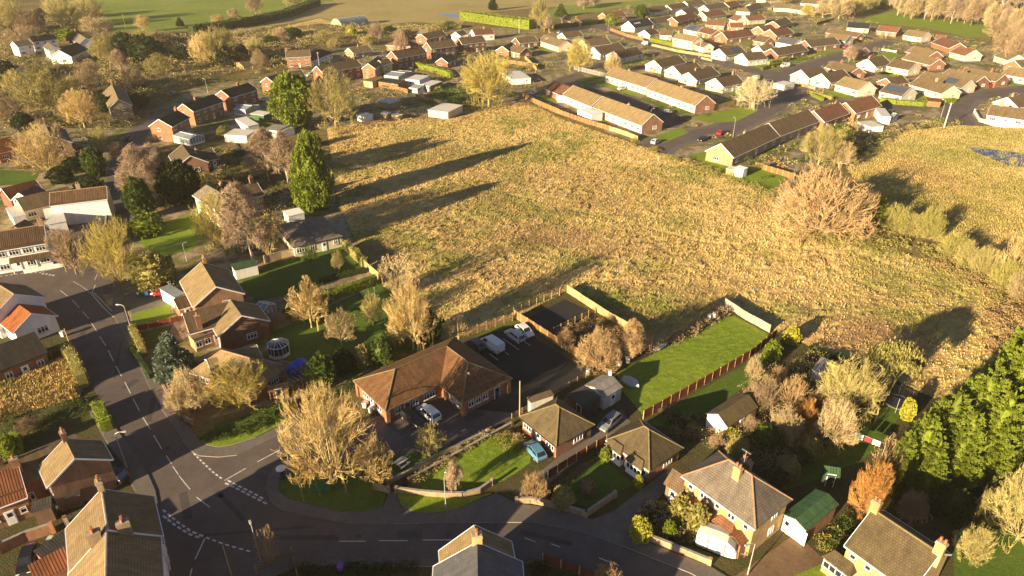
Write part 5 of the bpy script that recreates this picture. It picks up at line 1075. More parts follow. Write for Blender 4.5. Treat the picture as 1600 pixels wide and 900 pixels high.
def bare(seed, kind):
    """leafless tree: limbs, branches, twigs; returned in units of its height and crown radius"""
    g = np.random.default_rng(seed); segs = []          # (p0, p1, r0, r1, level)
    cfg = dict(roundS=dict(H=12, fork=.17, limbs=12, lim=(5, 85), L=7.4, n=(7, 5), up=.4, tw=(1700, 1.5, 1800, .9), th=1.7), sap=dict(H=10, fork=.02, limbs=11, lim=(3, 46), L=8.5, n=(5, 3), up=.35, tw=(420, 1.5, 420, .9), th=2.2), round=dict(H=12, fork=.17, limbs=15, lim=(5, 88), L=7.4, n=(8, 6), up=.4, tw=(2600, 1.4, 3600, .85)), vase=dict(H=10, fork=.02, limbs=20, lim=(3, 46), L=8.5, n=(6, 4), up=.35, tw=(2800, 1.3, 3600, .8)),
               birch=dict(H=12, fork=.0, limbs=0, lim=(30, 60), L=4.0, n=(6, 5), up=.1, tw=(4000, 1.15, 6500, .75)), bush=dict(H=6, fork=.02, limbs=38, lim=(4, 92), L=5.4, n=(6, 4), up=.35, tw=(3800, 1.0, 5000, .65)))[kind]; th_ = cfg.get('th', 1.0); rd = kind in ('round', 'roundS')
    def path(p, d, L, r0, r1, n, lv, wob=.12, up=0.0):
        pts = [p]; q = p.copy(); dd = d.copy()
        for i in range(n):
            dd = dd + g.normal(0, wob, 3) + np.array([0, 0, up / n]); dd /= np.linalg.norm(dd); q2 = q + dd * L / n
            ra = r0 + (r1 - r0) * i / n; rb = r0 + (r1 - r0) * (i + 1) / n; segs.append((q, q2, ra, rb, lv)); q = q2; pts.append(q)
        return pts
    def grow(pts, d, L, r, lv):
        if lv > 2: return
        n = cfg['n'][lv - 1]
        for i in range(n):
            f = g.uniform(.22, 1.0) if i < n - 1 else 1.0; k = f * (len(pts) - 1); j = int(min(k, len(pts) - 2)); p = pts[j] + (pts[j + 1] - pts[j]) * (k - j)
            dl = pts[j + 1] - pts[j]; dl = dl / np.linalg.norm(dl); t = g.normal(0, 1, 3); t -= dl * t.dot(dl); t /= np.linalg.norm(t); an = g.uniform(.4, 1.05); nd = dl * math.cos(an) + t * math.sin(an)
            nl = L * g.uniform(.45, .75) * (1.2 - .45 * f); nr_ = max(r * .45, .03); u_ = cfg['up'] * .6 if kind != 'birch' else (-.3 if lv >= 2 else .1)
            pp = path(p, nd, nl, nr_, nr_ * .5, 3, lv + 1, .16, u_); grow(pp, nd, nl, nr_, lv + 1)
    H = cfg['H']
    if kind == 'birch':
        tr = path(np.zeros(3), np.array([0, 0, 1.]), H * .93, .15, .03, 9, 0, .05)
        for i in range(26):
            f = g.uniform(.15, .97); k = f * 9; j = int(min(k, 8)); p = tr[j] + (tr[j + 1] - tr[j]) * (k - j); az = g.uniform(0, 6.283); e = g.uniform(.3, 1.0); d = np.array([math.cos(az) * math.cos(e), math.sin(az) * math.cos(e), math.sin(e)])
            L = (1.3 - f) * 3.8 * g.uniform(.8, 1.1); pp = path(p, d, L, .05, .025, 4, 1, .12, -.1); grow(pp, d, L, .045, 1)
    else:
        tr = path(np.zeros(3), np.array([0, 0, 1.]), H * cfg['fork'] + .05, .34 if rd else .2, .26 if rd else .16, 2, 0, .03)
        for i in range(cfg['limbs']):
            az = i * 2.4 + g.uniform(-.4, .4); a = R(cfg['lim'][0] + (cfg['lim'][1] - cfg['lim'][0]) * ((i + .5) / cfg['limbs']) ** .75); d = np.array([math.cos(az) * math.sin(a), math.sin(az) * math.sin(a), math.cos(a)])
            L = cfg['L'] * g.uniform(.8, 1.1) * (1.0 if not rd else 1 - .12 * math.sin(a)); r = (.17 if rd else .085); p = tr[-1] - np.array([0, 0, g.uniform(0, .4) * H * cfg['fork']])
            pp = path(p, d, L, r, r * .3, 5, 1, .10, cfg['up']); grow(pp, d, L, r * .7, 1)
    P0 = np.array([s_[0] for s_ in segs]); P1 = np.array([s_[1] for s_ in segs]); R0 = np.array([s_[2] for s_ in segs]); R1 = np.array([s_[3] for s_ in segs]); lv = np.array([s_[4] for s_ in segs])
    def sprout(P0, P1, wgt, N_, L, r, droop):
        pr = wgt * np.linalg.norm(P1 - P0, axis=1); k = g.choice(len(P0), N_, p=pr / pr.sum()); t = g.uniform(0, 1, (N_, 1)); p = P0[k] + (P1[k] - P0[k]) * t; d = unit(P1[k] - P0[k])
        out = unit(p - np.array([0, 0, H * .3])); d = unit(d * .6 + out * .75 + g.normal(0, .42, (N_, 3)) + np.array([0, 0, droop])); l = L * g.uniform(.5, 1.25, (N_, 1)); m_ = p + d * l * .5; d2 = unit(d + g.normal(0, .25, (N_, 3)) + np.array([0, 0, droop * .8])); q = m_ + d2 * l * .5
        return np.concatenate([p, m_]), np.concatenate([m_, q]), np.full(2 * N_, r), np.concatenate([np.full(N_, r * .8), np.full(N_, r * .45)])
    n1, l1, n2, l2 = cfg['tw']; dr = -.35 if kind == 'birch' else .25; sc0 = H / 12
    w0 = np.where(lv >= 2, 1.0, np.where(lv == 1, .5, 0.0)); A = sprout(P0, P1, w0, n1, l1, .024 * th_ * (.7 + .3 * sc0), dr); B = sprout(A[0], A[1], np.ones(len(A[0])), n2, l2, .018 * th_ * (.7 + .3 * sc0), dr)
    T0 = np.concatenate([P0[lv > 1], A[0], B[0]]); T1 = np.concatenate([P1[lv > 1], A[1], B[1]]); TR0 = np.concatenate([R0[lv > 1], A[2], B[2]]); TR1 = np.concatenate([R1[lv > 1], A[3], B[3]])
    zt = np.percentile(T1[:, 2], 97 if kind != 'birch' else 99.5); rr = np.percentile(np.hypot(T1[:, 0], T1[:, 1]), 88); zc, zh = dict(round=(.58, .44), roundS=(.58, .44), vase=(.52, .5), sap=(.52, .52), birch=(.5, .55), bush=(.2, .8))[kind]; zw = np.percentile(T1[:, 2], 3)
    def env(P):                      # draw over-long shoots back to the rounded outline of the crown
        q = np.stack([P[:, 0] / rr, P[:, 1] / rr, (P[:, 2] / zt - zc) / zh], 1); s_ = np.linalg.norm(q, axis=1); k_ = np.where(s_ > .8, (.8 + .34 * np.tanh((s_ - .8) / .55)) / np.maximum(s_, 1e-6), 1.0); wob = 1 + .30 * (vnoise(q[:, 0] * 2.1 + seed, q[:, 1] * 2.1 + q[:, 2] * 2.7, seed) - .5) + .16 * (vnoise(q[:, 0] * 6 + seed, q[:, 1] * 6 + q[:, 2] * 7, seed + 1) - .5)
        k_ = np.where(s_ > .8, k_ * wob, k_); o = P.copy(); o[:, 0] *= k_; o[:, 1] *= k_; lowz = P[:, 2] > 0.06 * zt; o[:, 2] = np.where(lowz, np.maximum((q[:, 2] * k_ * zh + zc) * zt, .02 * zt), P[:, 2]); return o
    T0, T1, P0, P1 = env(T0), env(T1), env(P0), env(P1); sc = np.array([1 / rr, 1 / rr, 1 / zt]); low = lv <= 1
    return quads_mesh('trunk', tubes(P0[low], P1[low], R0[low], R1[low], 6) * sc, 'bark'), quads_mesh('crown', tubes(T0, T1, TR0, TR1, 3) * sc, 'twig')
def leaves(C, D, size, g, asp=.45):
    """leaf sprays: centres C, directions D"""
    n = len(C); t = unit(np.cross(D, g.normal(0, 1, (n, 3)))); s_ = size * g.uniform(.6, 1.3, (n, 1)); a = D * s_; b = t * s_ * asp
    return np.stack([C - b * .4, C + a * .5 - b, C + a * 1.1, C + a * .5 + b], 1)
def leafy(seed, kind):
    """evergreen crown: an inner mass with many sprays standing out of it, in height / radius units"""
    g = np.random.default_rng(seed); nC, per, sz = dict(conifer=(1150, 22, .052), ovoid=(520, 22, .085), laurel=(320, 20, .10), spruce=(460, 22, .08), hedgeball=(200, 18, .11), egg=(900, 22, .065))[kind]
    th = g.uniform(0, 6.283, nC); u_ = g.uniform(0, 1, nC)
    lump = lambda t, z: .68 + .34 * vnoise(np.cos(t) * 2.2 + 5 + seed, np.sin(t) * 2.2 + z * 5, seed) + .26 * vnoise(np.cos(t) * 5 + 9 + seed, np.sin(t) * 5 + z * 13, seed + 2)
    if kind in ('conifer', 'spruce'):
        z = 1 - np.sqrt(g.uniform(0, 1, nC) * .98); r = (1 - z) ** (.72 if kind == 'conifer' else .9) * np.minimum(1, .55 + z * 5)
        rad = r * lump(th, z) * g.uniform(.74, 1.06, nC); C = np.stack([rad * np.cos(th), rad * np.sin(th), z * .96 + .02], 1)
        D = unit(np.stack([np.cos(th), np.sin(th), np.full(nC, 1.1 if kind == 'conifer' else .1)], 1))
    else:
        zz = 1 - 2 * u_; s0 = np.sqrt(1 - zz * zz); rad = s0 * lump(th, zz) * g.uniform(.8, 1.04, nC) * (np.where(zz > 0, 1 - .35 * zz, 1.0) if kind == 'egg' else 1.0); zb = dict(ovoid=.54, laurel=.44, hedgeball=.45, egg=.40)[kind]
        C = np.stack([rad * np.cos(th), rad * np.sin(th), np.maximum(zb + zz * (1 - zb) * lump(th + 2, zz), .03)], 1); D = unit(np.stack([np.cos(th) * s0, np.sin(th) * s0, zz + .35], 1))
    CC = np.repeat(C, per, 0) + g.normal(0, .036, (nC * per, 3)) * np.array([1, 1, .6]); DD = unit(np.repeat(D, per, 0) + g.normal(0, .55, (nC * per, 3)))
    V = leaves(CC, DD, sz, g, .36); V[:, :, 2] = C.mean() * 0 + CC[:, None, 2] + (V[:, :, 2] - CC[:, None, 2]) * .6
    # inner mass
    n, k = 12, 7; core = []
    for i in range(k):
        for j in range(n):
            q = []
            for di, dj in ((0, 0), (0, 1), (1, 1), (1, 0)):
                f = (i + di) / k; a = 2 * math.pi * (j + dj) / n
                if kind in ('conifer', 'spruce'): zc = f * .9 + .02; rc = .62 * (1 - f) ** (.72 if kind == 'conifer' else .9) * min(1, .55 + zc * 5)
                else: ph = math.pi * (f - .5); zc = .46 + .42 * math.sin(ph); rc = .74 * math.cos(ph)
                q.append((rc * math.cos(a), rc * math.sin(a), zc))
            core.append(q)
    crown = quads_mesh('crown', np.concatenate([V, np.array(core)]), 'leaf')
    m = tubes(np.array([[0, 0, -.01]]), np.array([[0, 0, .6]]), np.array([.07]), np.array([.03]), 6); return quads_mesh('trunk', m, 'bark'), crown
def cypress(seed):
    """tall screen evergreen: upswept branches carrying flat sprays, dark between the branches"""
    g = np.random.default_rng(seed); nB, per = 520, 56; z = 1 - np.sqrt(g.uniform(0, 1, nB) * .97); az = g.uniform(0, 6.283, nB)
    R_ = (1 - z) ** .68 * np.minimum(1, .6 + z * 4) * g.uniform(.72, 1.12, nB) * (.82 + .36 * vnoise(np.cos(az) * 2 + 7 + seed, np.sin(az) * 2 + z * 7, seed))
    t = np.sqrt(g.uniform(.16, 1, (nB, per))); la = g.normal(0, 1, (nB, per)) * .085 * (1.2 - t) * (.5 + R_[:, None]); rr = R_[:, None] * t; c, s_ = np.cos(az)[:, None], np.sin(az)[:, None]
    X = c * rr - s_ * la; Y = s_ * rr + c * la; Z = z[:, None] * .94 + .015 + .075 * (t - .6) * R_[:, None] - .05 * np.abs(la) / .085 * .3 + g.normal(0, .006, (nB, per)); C = np.stack([X, Y, np.maximum(Z, .01)], -1).reshape(-1, 3)
    D = np.stack([c - s_ * la * 4, s_ + c * la * 4, np.full((nB, per), .5)], -1).reshape(-1, 3); D = unit(D + g.normal(0, .28, D.shape)); V = leaves(C, D, .05, g, .34); V[:, :, 2] = C[:, None, 2] + (V[:, :, 2] - C[:, None, 2]) * .42
    core = [];  n, k = 12, 7
    for i in range(k):
        for j in range(n):
            q = []
            for di, dj in ((0, 0), (0, 1), (1, 1), (1, 0)): f = (i + di) / k; a = 2 * math.pi * (j + dj) / n; rc = .46 * (1 - f) ** .68 * min(1, .6 + f * 4); q.append((rc * math.cos(a), rc * math.sin(a), f * .88 + .01))
            core.append(q)
    return quads_mesh('trunk', tubes(np.array([[0, 0, -.01]]), np.array([[0, 0, .7]]), np.array([.07]), np.array([.03]), 6), 'bark'), quads_mesh('crown', np.concatenate([V, np.array(core)]), 'leaf')
def pine(seed):
    g = np.random.default_rng(seed); segs = []; V = []
    for i in range(5):
        az = i * 1.26; p = np.array([0, 0, .0]); q = np.array([.18 * math.cos(az), .18 * math.sin(az), .42]); e = np.array([.6 * math.cos(az), .6 * math.sin(az), .74 + .1 * g.random()]); segs += [(p, q, .045, .03), (q, e, .03, .012)]
    for i in range(70):
        az = g.uniform(0, 6.28); rr = math.sqrt(g.random()) * .92; z = .62 + .36 * math.sqrt(max(0, 1 - rr * rr)) * g.uniform(.55, 1.05) - .12 * rr; c = np.array([rr * math.cos(az), rr * math.sin(az), z]); n = 85
        C = c + g.normal(0, 1, (n, 3)) * np.array([.11, .11, .035]); D = unit(g.normal(0, .6, (n, 3)) + np.array([0, 0, .8])); V.append(leaves(C, D, .06, g, .4))
    P = segs; return quads_mesh('trunk', tubes(np.array([s_[0] for s_ in P]), np.array([s_[1] for s_ in P]), np.array([s_[2] for s_ in P]), np.array([s_[3] for s_ in P]), 6), 'bark'), quads_mesh('crown', np.concatenate(V), 'leaf')
PROTO = {}
for k_ in ('round', 'roundS', 'vase', 'sap', 'birch', 'bush'): PROTO[k_] = [bare(31 + i * 7 + len(k_), k_) for i in range(3)]
for k_ in ('conifer', 'ovoid', 'laurel', 'spruce', 'hedgeball'): PROTO[k_] = [leafy(5 + i * 3, k_) for i in range(2)]
PROTO['pine'] = [pine(4)]; PROTO['egg'] = [leafy(23, 'egg')]; PROTO['conifer'] = [cypress(k_) for k_ in (3, 8, 14)]
TCOL = dict(gold=((.53, .385, .175), (.56, .44, .22)), olive=((.38, .32, .13), (.38, .31, .15)), pink=((.39, .28, .205), (.60, .50, .40)), tan=((.43, .33, .19), (.48, .38, .22)), brown=((.33, .235, .15), (.32, .24, .15)), rust=((.40, .27, .145), (.45, .31, .17)),
            orange=((.48, .24, .075), (.4, .25, .12)), yellow=((.46, .37, .11), (.48, .38, .13)), lime=((.32, .285, .09), (.3, .25, .1)), green=((.085, .125, .022), (.2, .14, .07)), dark=((.04, .06, .018), (.15, .1, .05)), ley=((.175, .215, .024), (.2, .14, .07)), blue=((.15, .185, .14), (.2, .14, .08)), yg=((.21, .255, .028), (.2, .14, .07)), bright=((.42, .40, .05), (.3, .25, .1)), whiteish=((.58, .49, .32), (.5, .4, .25)))
BARE = ('round', 'vase', 'birch', 'bush')
tn = [0]
def tree(kind, bx, by, top, wpx, col, label, cat=None, name=None, group=None, z=0.0, h=None):
    if by > 380 and kind == 'round' and wpx < 80: kind = 'roundS'
    if by > 380 and kind == 'vase' and wpx < 76: kind = 'sap'
    b = G(bx, by, 0); hh = h or height_to(b, top); mid = proj((b.x, b.y, hh * .6)); r = wpx / 2 * mid[2] / FPX; i = tn[0]; tn[0] += 1
    nm = name or ('bare_tree' if kind in ('round', 'roundS', 'vase', 'sap', 'birch') else 'bare_shrub' if kind == 'bush' else 'evergreen_tree' if kind in ('conifer', 'ovoid', 'egg', 'spruce', 'pine') else 'shrub')
    T = thing(nm, label, cat or ('shrub' if 'shrub' in nm else 'tree'), (b.x, b.y, z), rnd.uniform(0, 6.28), group)
    tr, cr = PROTO[kind][i % len(PROTO[kind])]; c = TCOL[col]; v = 1 + rnd.uniform(-.1, .1); sx = r * rnd.uniform(.96, 1.04)
    for n_, me, cc in (('trunk', tr, c[1]), ('crown', cr, c[0])):
        link(n_, me, T, None, 0, (cc[0] * v, cc[1] * v, cc[2] * v), (sx, r, hh))
    return T
# ---- near trees and shrubs, each with its own description
for t in (
 ('round', 520, 757, 614, 150, 'gold', 'largest bare golden tree, standing on the grass corner by the bench'),
 ('round', 588, 752, 690, 70, 'gold', 'smaller bare golden tree beside the largest one, above the brick wall end'),
 ('round', 672, 714, 664, 48, 'olive', 'small bare tree on the verge below the village hall'),
 ('birch', 714, 772, 722, 34, 'pink', 'small pinkish bare tree behind the curved brick wall'),
 ('round', 646, 546, 442, 84, 'gold', 'tall bare golden tree at the far side of the large shaded garden'),
 ('vase', 622, 462, 400, 72, 'tan', 'fan shaped bare willow at the edge of the rough field'),
 ('round', 487, 512, 440, 66, 'gold', 'golden bare tree by the garden hedge below the wall'),
 ('round', 534, 540, 486, 54, 'tan', 'rounded pale pinkish bare tree in the large shaded lawn'),
 ('round', 583, 508, 460, 36, 'olive', 'small olive bare tree beside the garden hedge end'),
 ('round', 530, 424, 392, 22, 'olive', 'tiny bare fruit tree on the strip of lit lawn'),
 ('round', 486, 415, 383, 26, 'green', 'small leafy garden tree beside the low pale house'),
 ('vase', 192, 452, 345, 82, 'yellow', 'dense yellow bare tree at the corner of the crossroads'),
 ('vase', 355, 402, 300, 84, 'yellow', 'yellow stemmed bare tree in front of the three chimneyed house'),
 ('birch', 395, 412, 288, 74, 'pink', 'tall pinkish birch right of the yellow stemmed tree'),
 ('vase', 422, 405, 320, 64, 'gold', 'bare golden tree nearest the low pale house'),
 ('birch', 236, 320, 226, 82, 'pink', 'large pinkish birch beside the north lane'),
 ('birch', 255, 308, 226, 50, 'pink', 'second pinkish birch beside the north lane, partly hidden'),
 ('round', 120, 428, 356, 62, 'brown', 'small orange brown tree on the grass triangle by the inn'),
 ('round', 78, 276, 196, 84, 'gold', 'bare golden tree in front of the orange brick house'),
 ('round', 133, 200, 142, 70, 'gold', 'round golden tree left of the old stone house'),
 ('bush', 74, 168, 102, 86, 'olive', 'broad olive ivy tree below the white terrace'),
 ('vase', 146, 148, 95, 40, 'brown', 'brown fan shaped bare tree below the white chalet'),
 ('birch', 190, 116, 78, 30, 'pink', 'small pinkish birch near the scrub'),
 ('round', 346, 104, 42, 66, 'olive', 'large olive bare tree in the scrub, right of a pair'),
 ('vase', 320, 106, 52, 36, 'gold', 'narrow golden bare tree in the scrub, left of a pair'),
 ('bush', 1276, 362, 264, 164, 'rust', 'huge reddish multi stemmed bare tree at the field corner'),
 ('round', 764, 166, 84, 88, 'yellow', 'big golden green tree at the top edge of the rough field'),
 ('round', 525, 200, 110, 78, 'olive', 'big olive bare tree beside the round evergreen'),
 ('birch', 420, 283, 204, 64, 'pink', 'pinkish birch left of the pointed evergreen, first'),
 ('birch', 450, 286, 206, 62, 'pink', 'pinkish birch left of the pointed evergreen, second'),
 ('round', 904, 112, 60, 44, 'yellow', 'golden tree on the estate behind the terraces'),
 ('round', 956, 116, 84, 28, 'gold', 'small golden tree at the left end of the back terrace'),
 ('round', 1175, 168, 122, 62, 'whiteish', 'pale blossom coloured tree on the estate verge'),
 ('round', 1278, 258, 198, 62, 'olive', 'bare golden tree behind the dark roofed long block'),
 ('round', 1310, 262, 222, 46, 'tan', 'spreading pale tree beside the meadow corner'),
 ('birch', 1326, 96, 72, 22, 'pink', 'little pinkish birch on the estate lawn'),
 ('bush', 300, 640, 578, 66, 'tan', 'rounded pale brown shrub on the corner garden below the blue spruce'),
 ('vase', 378, 640, 572, 96, 'yellow', 'yellow stemmed willow in front of the bungalow'),
 ('round', 1316, 655, 566, 100, 'olive', 'large olive bare tree in the overgrown garden'),
 ('bush', 1300, 690, 628, 70, 'tan', 'pale brown tangle shrub below the large olive tree'),
 ('bush', 1352, 800, 724, 60, 'orange', 'bright orange beech behind the green roofed garage'),
 ('vase', 1376, 760, 690, 50, 'rust', 'rusty brown bare tree above the orange beech'),
 ('bush', 1590, 842, 728, 110, 'olive', 'broad olive bush on the right edge behind the yellow brick house'),
 ('bush', 1515, 870, 826, 54, 'olive', 'olive shrub on the lawn right of the yellow brick house'),
 ('bush', 1590, 715, 640, 70, 'brown', 'brown shrub on the right edge beneath the tall evergreens'),
 ('bush', 935, 574, 514, 72, 'rust', 'golden bare shrub inside the fenced brown plot'),
 ('birch', 984, 566, 500, 46, 'rust', 'reddish bare tree at the right of the fenced brown plot'),
 ('birch', 884, 548, 512, 32, 'rust', 'reddish twiggy shrub at the left of the fenced brown plot'),
 ('vase', 424, 885, 826, 40, 'rust', 'red stemmed bare sapling by the bottom junction'),
 ('bush', 836, 778, 738, 44, 'rust', 'orange pink shrub at the drive of the pyramid roofed bungalow'),
 ('bush', 950, 915, 886, 50, 'rust', 'reddish bare shrub at the bottom edge'),
 ('vase', 703, 528, 496, 20, 'gold', 'little golden sapling behind the village hall, left'),
 ('vase', 719, 524, 494, 24, 'gold', 'little golden sapling behind the village hall, right'),
 ('bush', 45, 672, 655, 36, 'brown', 'small brown shrub below the tall grass patch'),
 ('bush', 430, 508, 490, 44, 'tan', 'low tan shrub behind the glazed lean-to garden'),
 ('bush', 1188, 640, 590, 56, 'brown', 'brown bare shrub beside the small brick outbuilding'),
 ('bush', 1215, 605, 575, 30, 'rust', 'pinkish shrub in the overgrown garden'),
 ('bush', 1176, 590, 556, 26, 'tan', 'pale shrub at the back fence of the bright lawn'),
 ('vase', 160, 236, 200, 30, 'olive', 'olive sapling beside the north lane'),
 ('round', 1330, 208, 190, 22, 'tan', 'small bare tree in the garden of the reddish row'),
 ('bush', 1290, 222, 202, 34, 'olive', 'olive shrub between the reddish row and meadow'),
): tree(*t)
for t in (
 ('egg', 493, 324, 212, 62, 'ley', 'pointed bright green evergreen at the left edge of the rough field'),
 ('ovoid', 462, 197, 118, 70, 'ley', 'round dark green evergreen above the white sheds'),
 ('spruce', 277, 590, 516, 70, 'blue', 'blue green spruce in the roadside garden'),
 ('ovoid', 285, 318, 255, 58, 'dark', 'dark evergreen beside the large pinkish birch'),
 ('ovoid', 224, 340, 282, 40, 'green', 'dark green rounded evergreen at the mouth of the drive'),
 ('ovoid', 153, 276, 232, 34, 'green', 'dark evergreen on the left of the north lane'),
 ('spruce', 375, 244, 222, 20, 'blue', 'small bluish spruce in a back garden'),
 ('pine', 1384, 622, 538, 74, 'lime', 'open crowned pine beside the trampoline'),
 ('conifer', 1388, 38, 2, 0.01, 'dark', '') if False else ('spruce', 876, 26, 4, 22, 'green', 'small conical evergreen beyond the estate hedge'),
 ('conifer', 1004, 26, 8, 20, 'green', 'green conifer clump beside the top estate row'),
 ('conifer', 1376, 14, -8, 26, 'green', 'dark conifer where the bare wood meets the playing field'),
 ('conifer', 770, 16, -10, 18, 'dark', 'dark conifer behind the clipped green hedge'),
 ('spruce', 282, 41, 26, 14, 'dark', 'lone dark conifer at the pasture edge'),
 ('ovoid', 400, 84, 66, 12, 'yg', 'tiny bright conifer behind the detached brick house'),
): tree(*t)
for t in (
 ('laurel', 503, 602, 560, 46, 'green', 'broad glossy laurel at the corner of the shaded lawn'),
 ('laurel', 538, 580, 548, 34, 'dark', 'dark evergreen shrub beside the broad laurel'),
 ('laurel', 568, 572, 540, 26, 'olive', 'olive rounded shrub along the hall fence'),
 ('laurel', 600, 568, 526, 34, 'green', 'green laurel nearest the village hall'),
 ('laurel', 672, 528, 488, 40, 'green', 'green shrub at the foot of the tall golden tree'),
 ('laurel', 246, 450, 398, 62, 'lime', 'yellow green shrub mass beside the dense yellow tree'),
 ('laurel', 232, 365, 336, 50, 'yg', 'bright green shrub along the shaded drive'),
 ('laurel', 1365, 345, 308, 34, 'yg', 'round bright green bush right of the huge reddish tree'),
 ('laurel', 1062, 812, 780, 36, 'lime', 'olive shrub in the front garden of the semi-detached pair'),
 ('laurel', 1088, 832, 790, 34, 'lime', 'tall leafy shrub against the bay windows'),
 ('laurel', 1000, 842, 812, 34, 'bright', 'bright yellow shrub at the end of the roadside wall'),
 ('laurel', 1045, 835, 815, 20, 'yg', 'small green shrub in the front garden bed'),
 ('laurel', 1142, 690, 672, 28, 'bright', 'yellow leafed shrub beside the small brick outbuilding'),
 ('laurel', 997, 762, 744, 16, 'bright', 'little clipped yellow bush on the shaded lawn'),
 ('hedgeball', 918, 770, 752, 24, 'brown', 'round clipped brown bush in the middle of the shaded lawn'),
 ('laurel', 945, 722, 700, 16, 'yg', 'small green shrub under the bow window bungalow'),
 ('laurel', 880, 790, 765, 34, 'olive', 'grey green shrub behind the low brick wall'),
 ('laurel', 1236, 536, 512, 24, 'bright', 'yellow green bush at the end of the pale back fence'),
 ('laurel', 1205, 560, 535, 26, 'yg', 'green shrub at the corner of the back fence'),
 ('laurel', 1340, 640, 625, 24, 'yg', 'yellow green shrub at the edge of the washing lawn') ,
 ('laurel', 1415, 655, 625, 20, 'bright', 'bright yellow shrub by the trampoline'),
 ('laurel', 350, 215, 198, 18, 'lime', 'rounded shrub beside the white garages'),
 ('laurel', 490, 228, 208, 22, 'yg', 'bright green bush at the top left corner of the field'),
 ('laurel', 20, 712, 682, 26, 'yg', 'bright green shrub behind the cream roofed house'),
 ('laurel', 550, 60, 40, 16, 'bright', 'yellow bush before the barrel hut'),
 ('laurel', 108, 62, 46, 40, 'yg', 'green shrub between the white houses'),
 ('laurel', 1318, 228, 200, 26, 'lime', 'green bush behind the reddish row gardens'),
 ('laurel', 1312, 212, 195, 30, 'green', 'dark green shrub beside the last brown house'),
): tree(*t)
# the tall evergreen screen on the right
for i, (x, y, top, wd) in enumerate(((1592, 690, 468, 118), (1546, 700, 508, 116), (1502, 716, 556, 112), (1458, 730, 600, 104), (1422, 752, 640, 92), (1394, 764, 668, 64), (1560, 640, 476, 90), (1630, 700, 440, 130), (1524, 690, 530, 70), (1480, 700, 572, 66), (1440, 725, 612, 70), (1572, 742, 560, 90), (1530, 744, 590, 84), (1484, 752, 632, 84), (1440, 770, 676, 70), (1604, 640, 458, 100), (1640, 600, 440, 110))):
    tree('conifer', x, y, top, wd, 'ley', 'tall bright evergreen, %s in the right hand screen' % ('second from the right,second from the front of three rows,middle one,fourth from the right,third from the left,leftmost and lowest,farthest back,rightmost and cut by the frame,slim one behind the middle,slim one left of the middle,slim one above the leftmost,lower front row right,lower front row middle,lower front row left,shortest at the front,second highest at the back right,highest and cut by the frame'.split(',')[i]), group='tall evergreen screen')
# hedge line between the two fields, ordered along the boundary
for i, (k, x, y, top, wd, c) in enumerate((('bush', 1398, 362, 322, 52, 'lime'), ('bush', 1422, 366, 334, 44, 'olive'), ('bush', 1448, 372, 326, 46, 'lime'), ('bush', 1490, 402, 366, 56, 'lime'), ('bush', 1508, 418, 380, 40, 'olive'), ('bush', 1535, 428, 388, 50, 'olive'), ('vase', 1568, 440, 368, 50, 'gold'), ('bush', 1570, 452, 408, 60, 'lime'), ('bush', 1600, 468, 420, 60, 'tan'), ('bush', 1612, 440, 380, 50, 'olive'))):
    tree(k, x, y, top, wd, c, 'bare hedgerow bush between the two fields, %s from the left' % ('first second third fourth fifth sixth seventh eighth ninth tenth'.split()[i]), group='hedgerow between the fields')
# bare wood along the top right
ORD = 'first second third fourth fifth sixth seventh eighth ninth tenth eleventh twelfth thirteenth fourteenth fifteenth sixteenth seventeenth eighteenth nineteenth twentieth twenty-first twenty-second twenty-third twenty-fourth twenty-fifth twenty-sixth'.split()
for i in range(22):
    x = 1402 + i * 10.4; y = 24 + i * 1.1 + (i % 3) * 2 + (0 if i < 13 else (i - 13) * 2.4)
    tree('birch' if i % 3 else 'round', x, y, y - 38 - rnd.random() * 8, 30, ('pink', 'tan', 'tan', 'brown')[i % 4], 'bare tree of the wood edge behind the playing field, %s from the left' % ORD[i], group='bare wood behind the playing field')
for i in range(12):
    x = 1398 + i * 21; tree('round', x, 8 + i * 1.0, -40, 34, ('pink', 'brown')[i % 2], 'bare tree deeper in the wood above the playing field, %s from the left' % ORD[i], group='bare wood, back row')
for i, (x, y, top) in enumerate(((1566, 92, 40), (1585, 100, 48), (1604, 84, 30), (1592, 72, 26), (1556, 62, 28))):
    tree('round', x, y, top, 42, 'brown', 'dark bare tree in the clump at the right edge, %s' % ('lower left,lower right,rightmost,upper right,uppermost'.split(',')[i]), group='dark bare clump')
for i, (x, y, top, wd, k, c) in enumerate(((1285, 28, -2, 40, 'round', 'tan'), (1310, 30, -6, 46, 'round', 'tan'), (1335, 24, -8, 44, 'round', 'olive'), (1352, 18, -10, 40, 'round', 'olive'), (1262, 24, 6, 24, 'bush', 'yellow'), (1225, 6, -12, 24, 'round', 'olive'), (1140, 6, -8, 20, 'round', 'yellow'))):
    tree(k, x, y, top, wd, c, 'bare tree at the top of the estate, %s' % ('fourth from the right of seven,third from the right,second from the right,rightmost by the playing field,low and yellow,above the cream bungalow,leftmost of seven'.split(',')[i]), group='trees at the top of the estate')
for i, (x, y, top, wd, k, c) in enumerate(((842, 44, -2, 30, 'round', 'olive'), (850, 50, 18, 22, 'round', 'olive'), (858, 52, 24, 16, 'birch', 'pink'), (912, 14, -6, 22, 'birch', 'pink'), (928, 10, -10, 26, 'birch', 'pink'), (955, 40, 22, 20, 'laurel', 'yg'), (1000, 28, 8, 20, 'ovoid', 'green'))):
    tree(k, x, y, top, wd, c, 'far tree on the lane above the estate, %s' % ('tall and leftmost,just right of the tall leftmost,thin beside the hedge end,pinkish before the pasture,pinkish nearest the top,low and bright green,dark clipped one by the top row'.split(',')[i]), group='trees along the far lane')
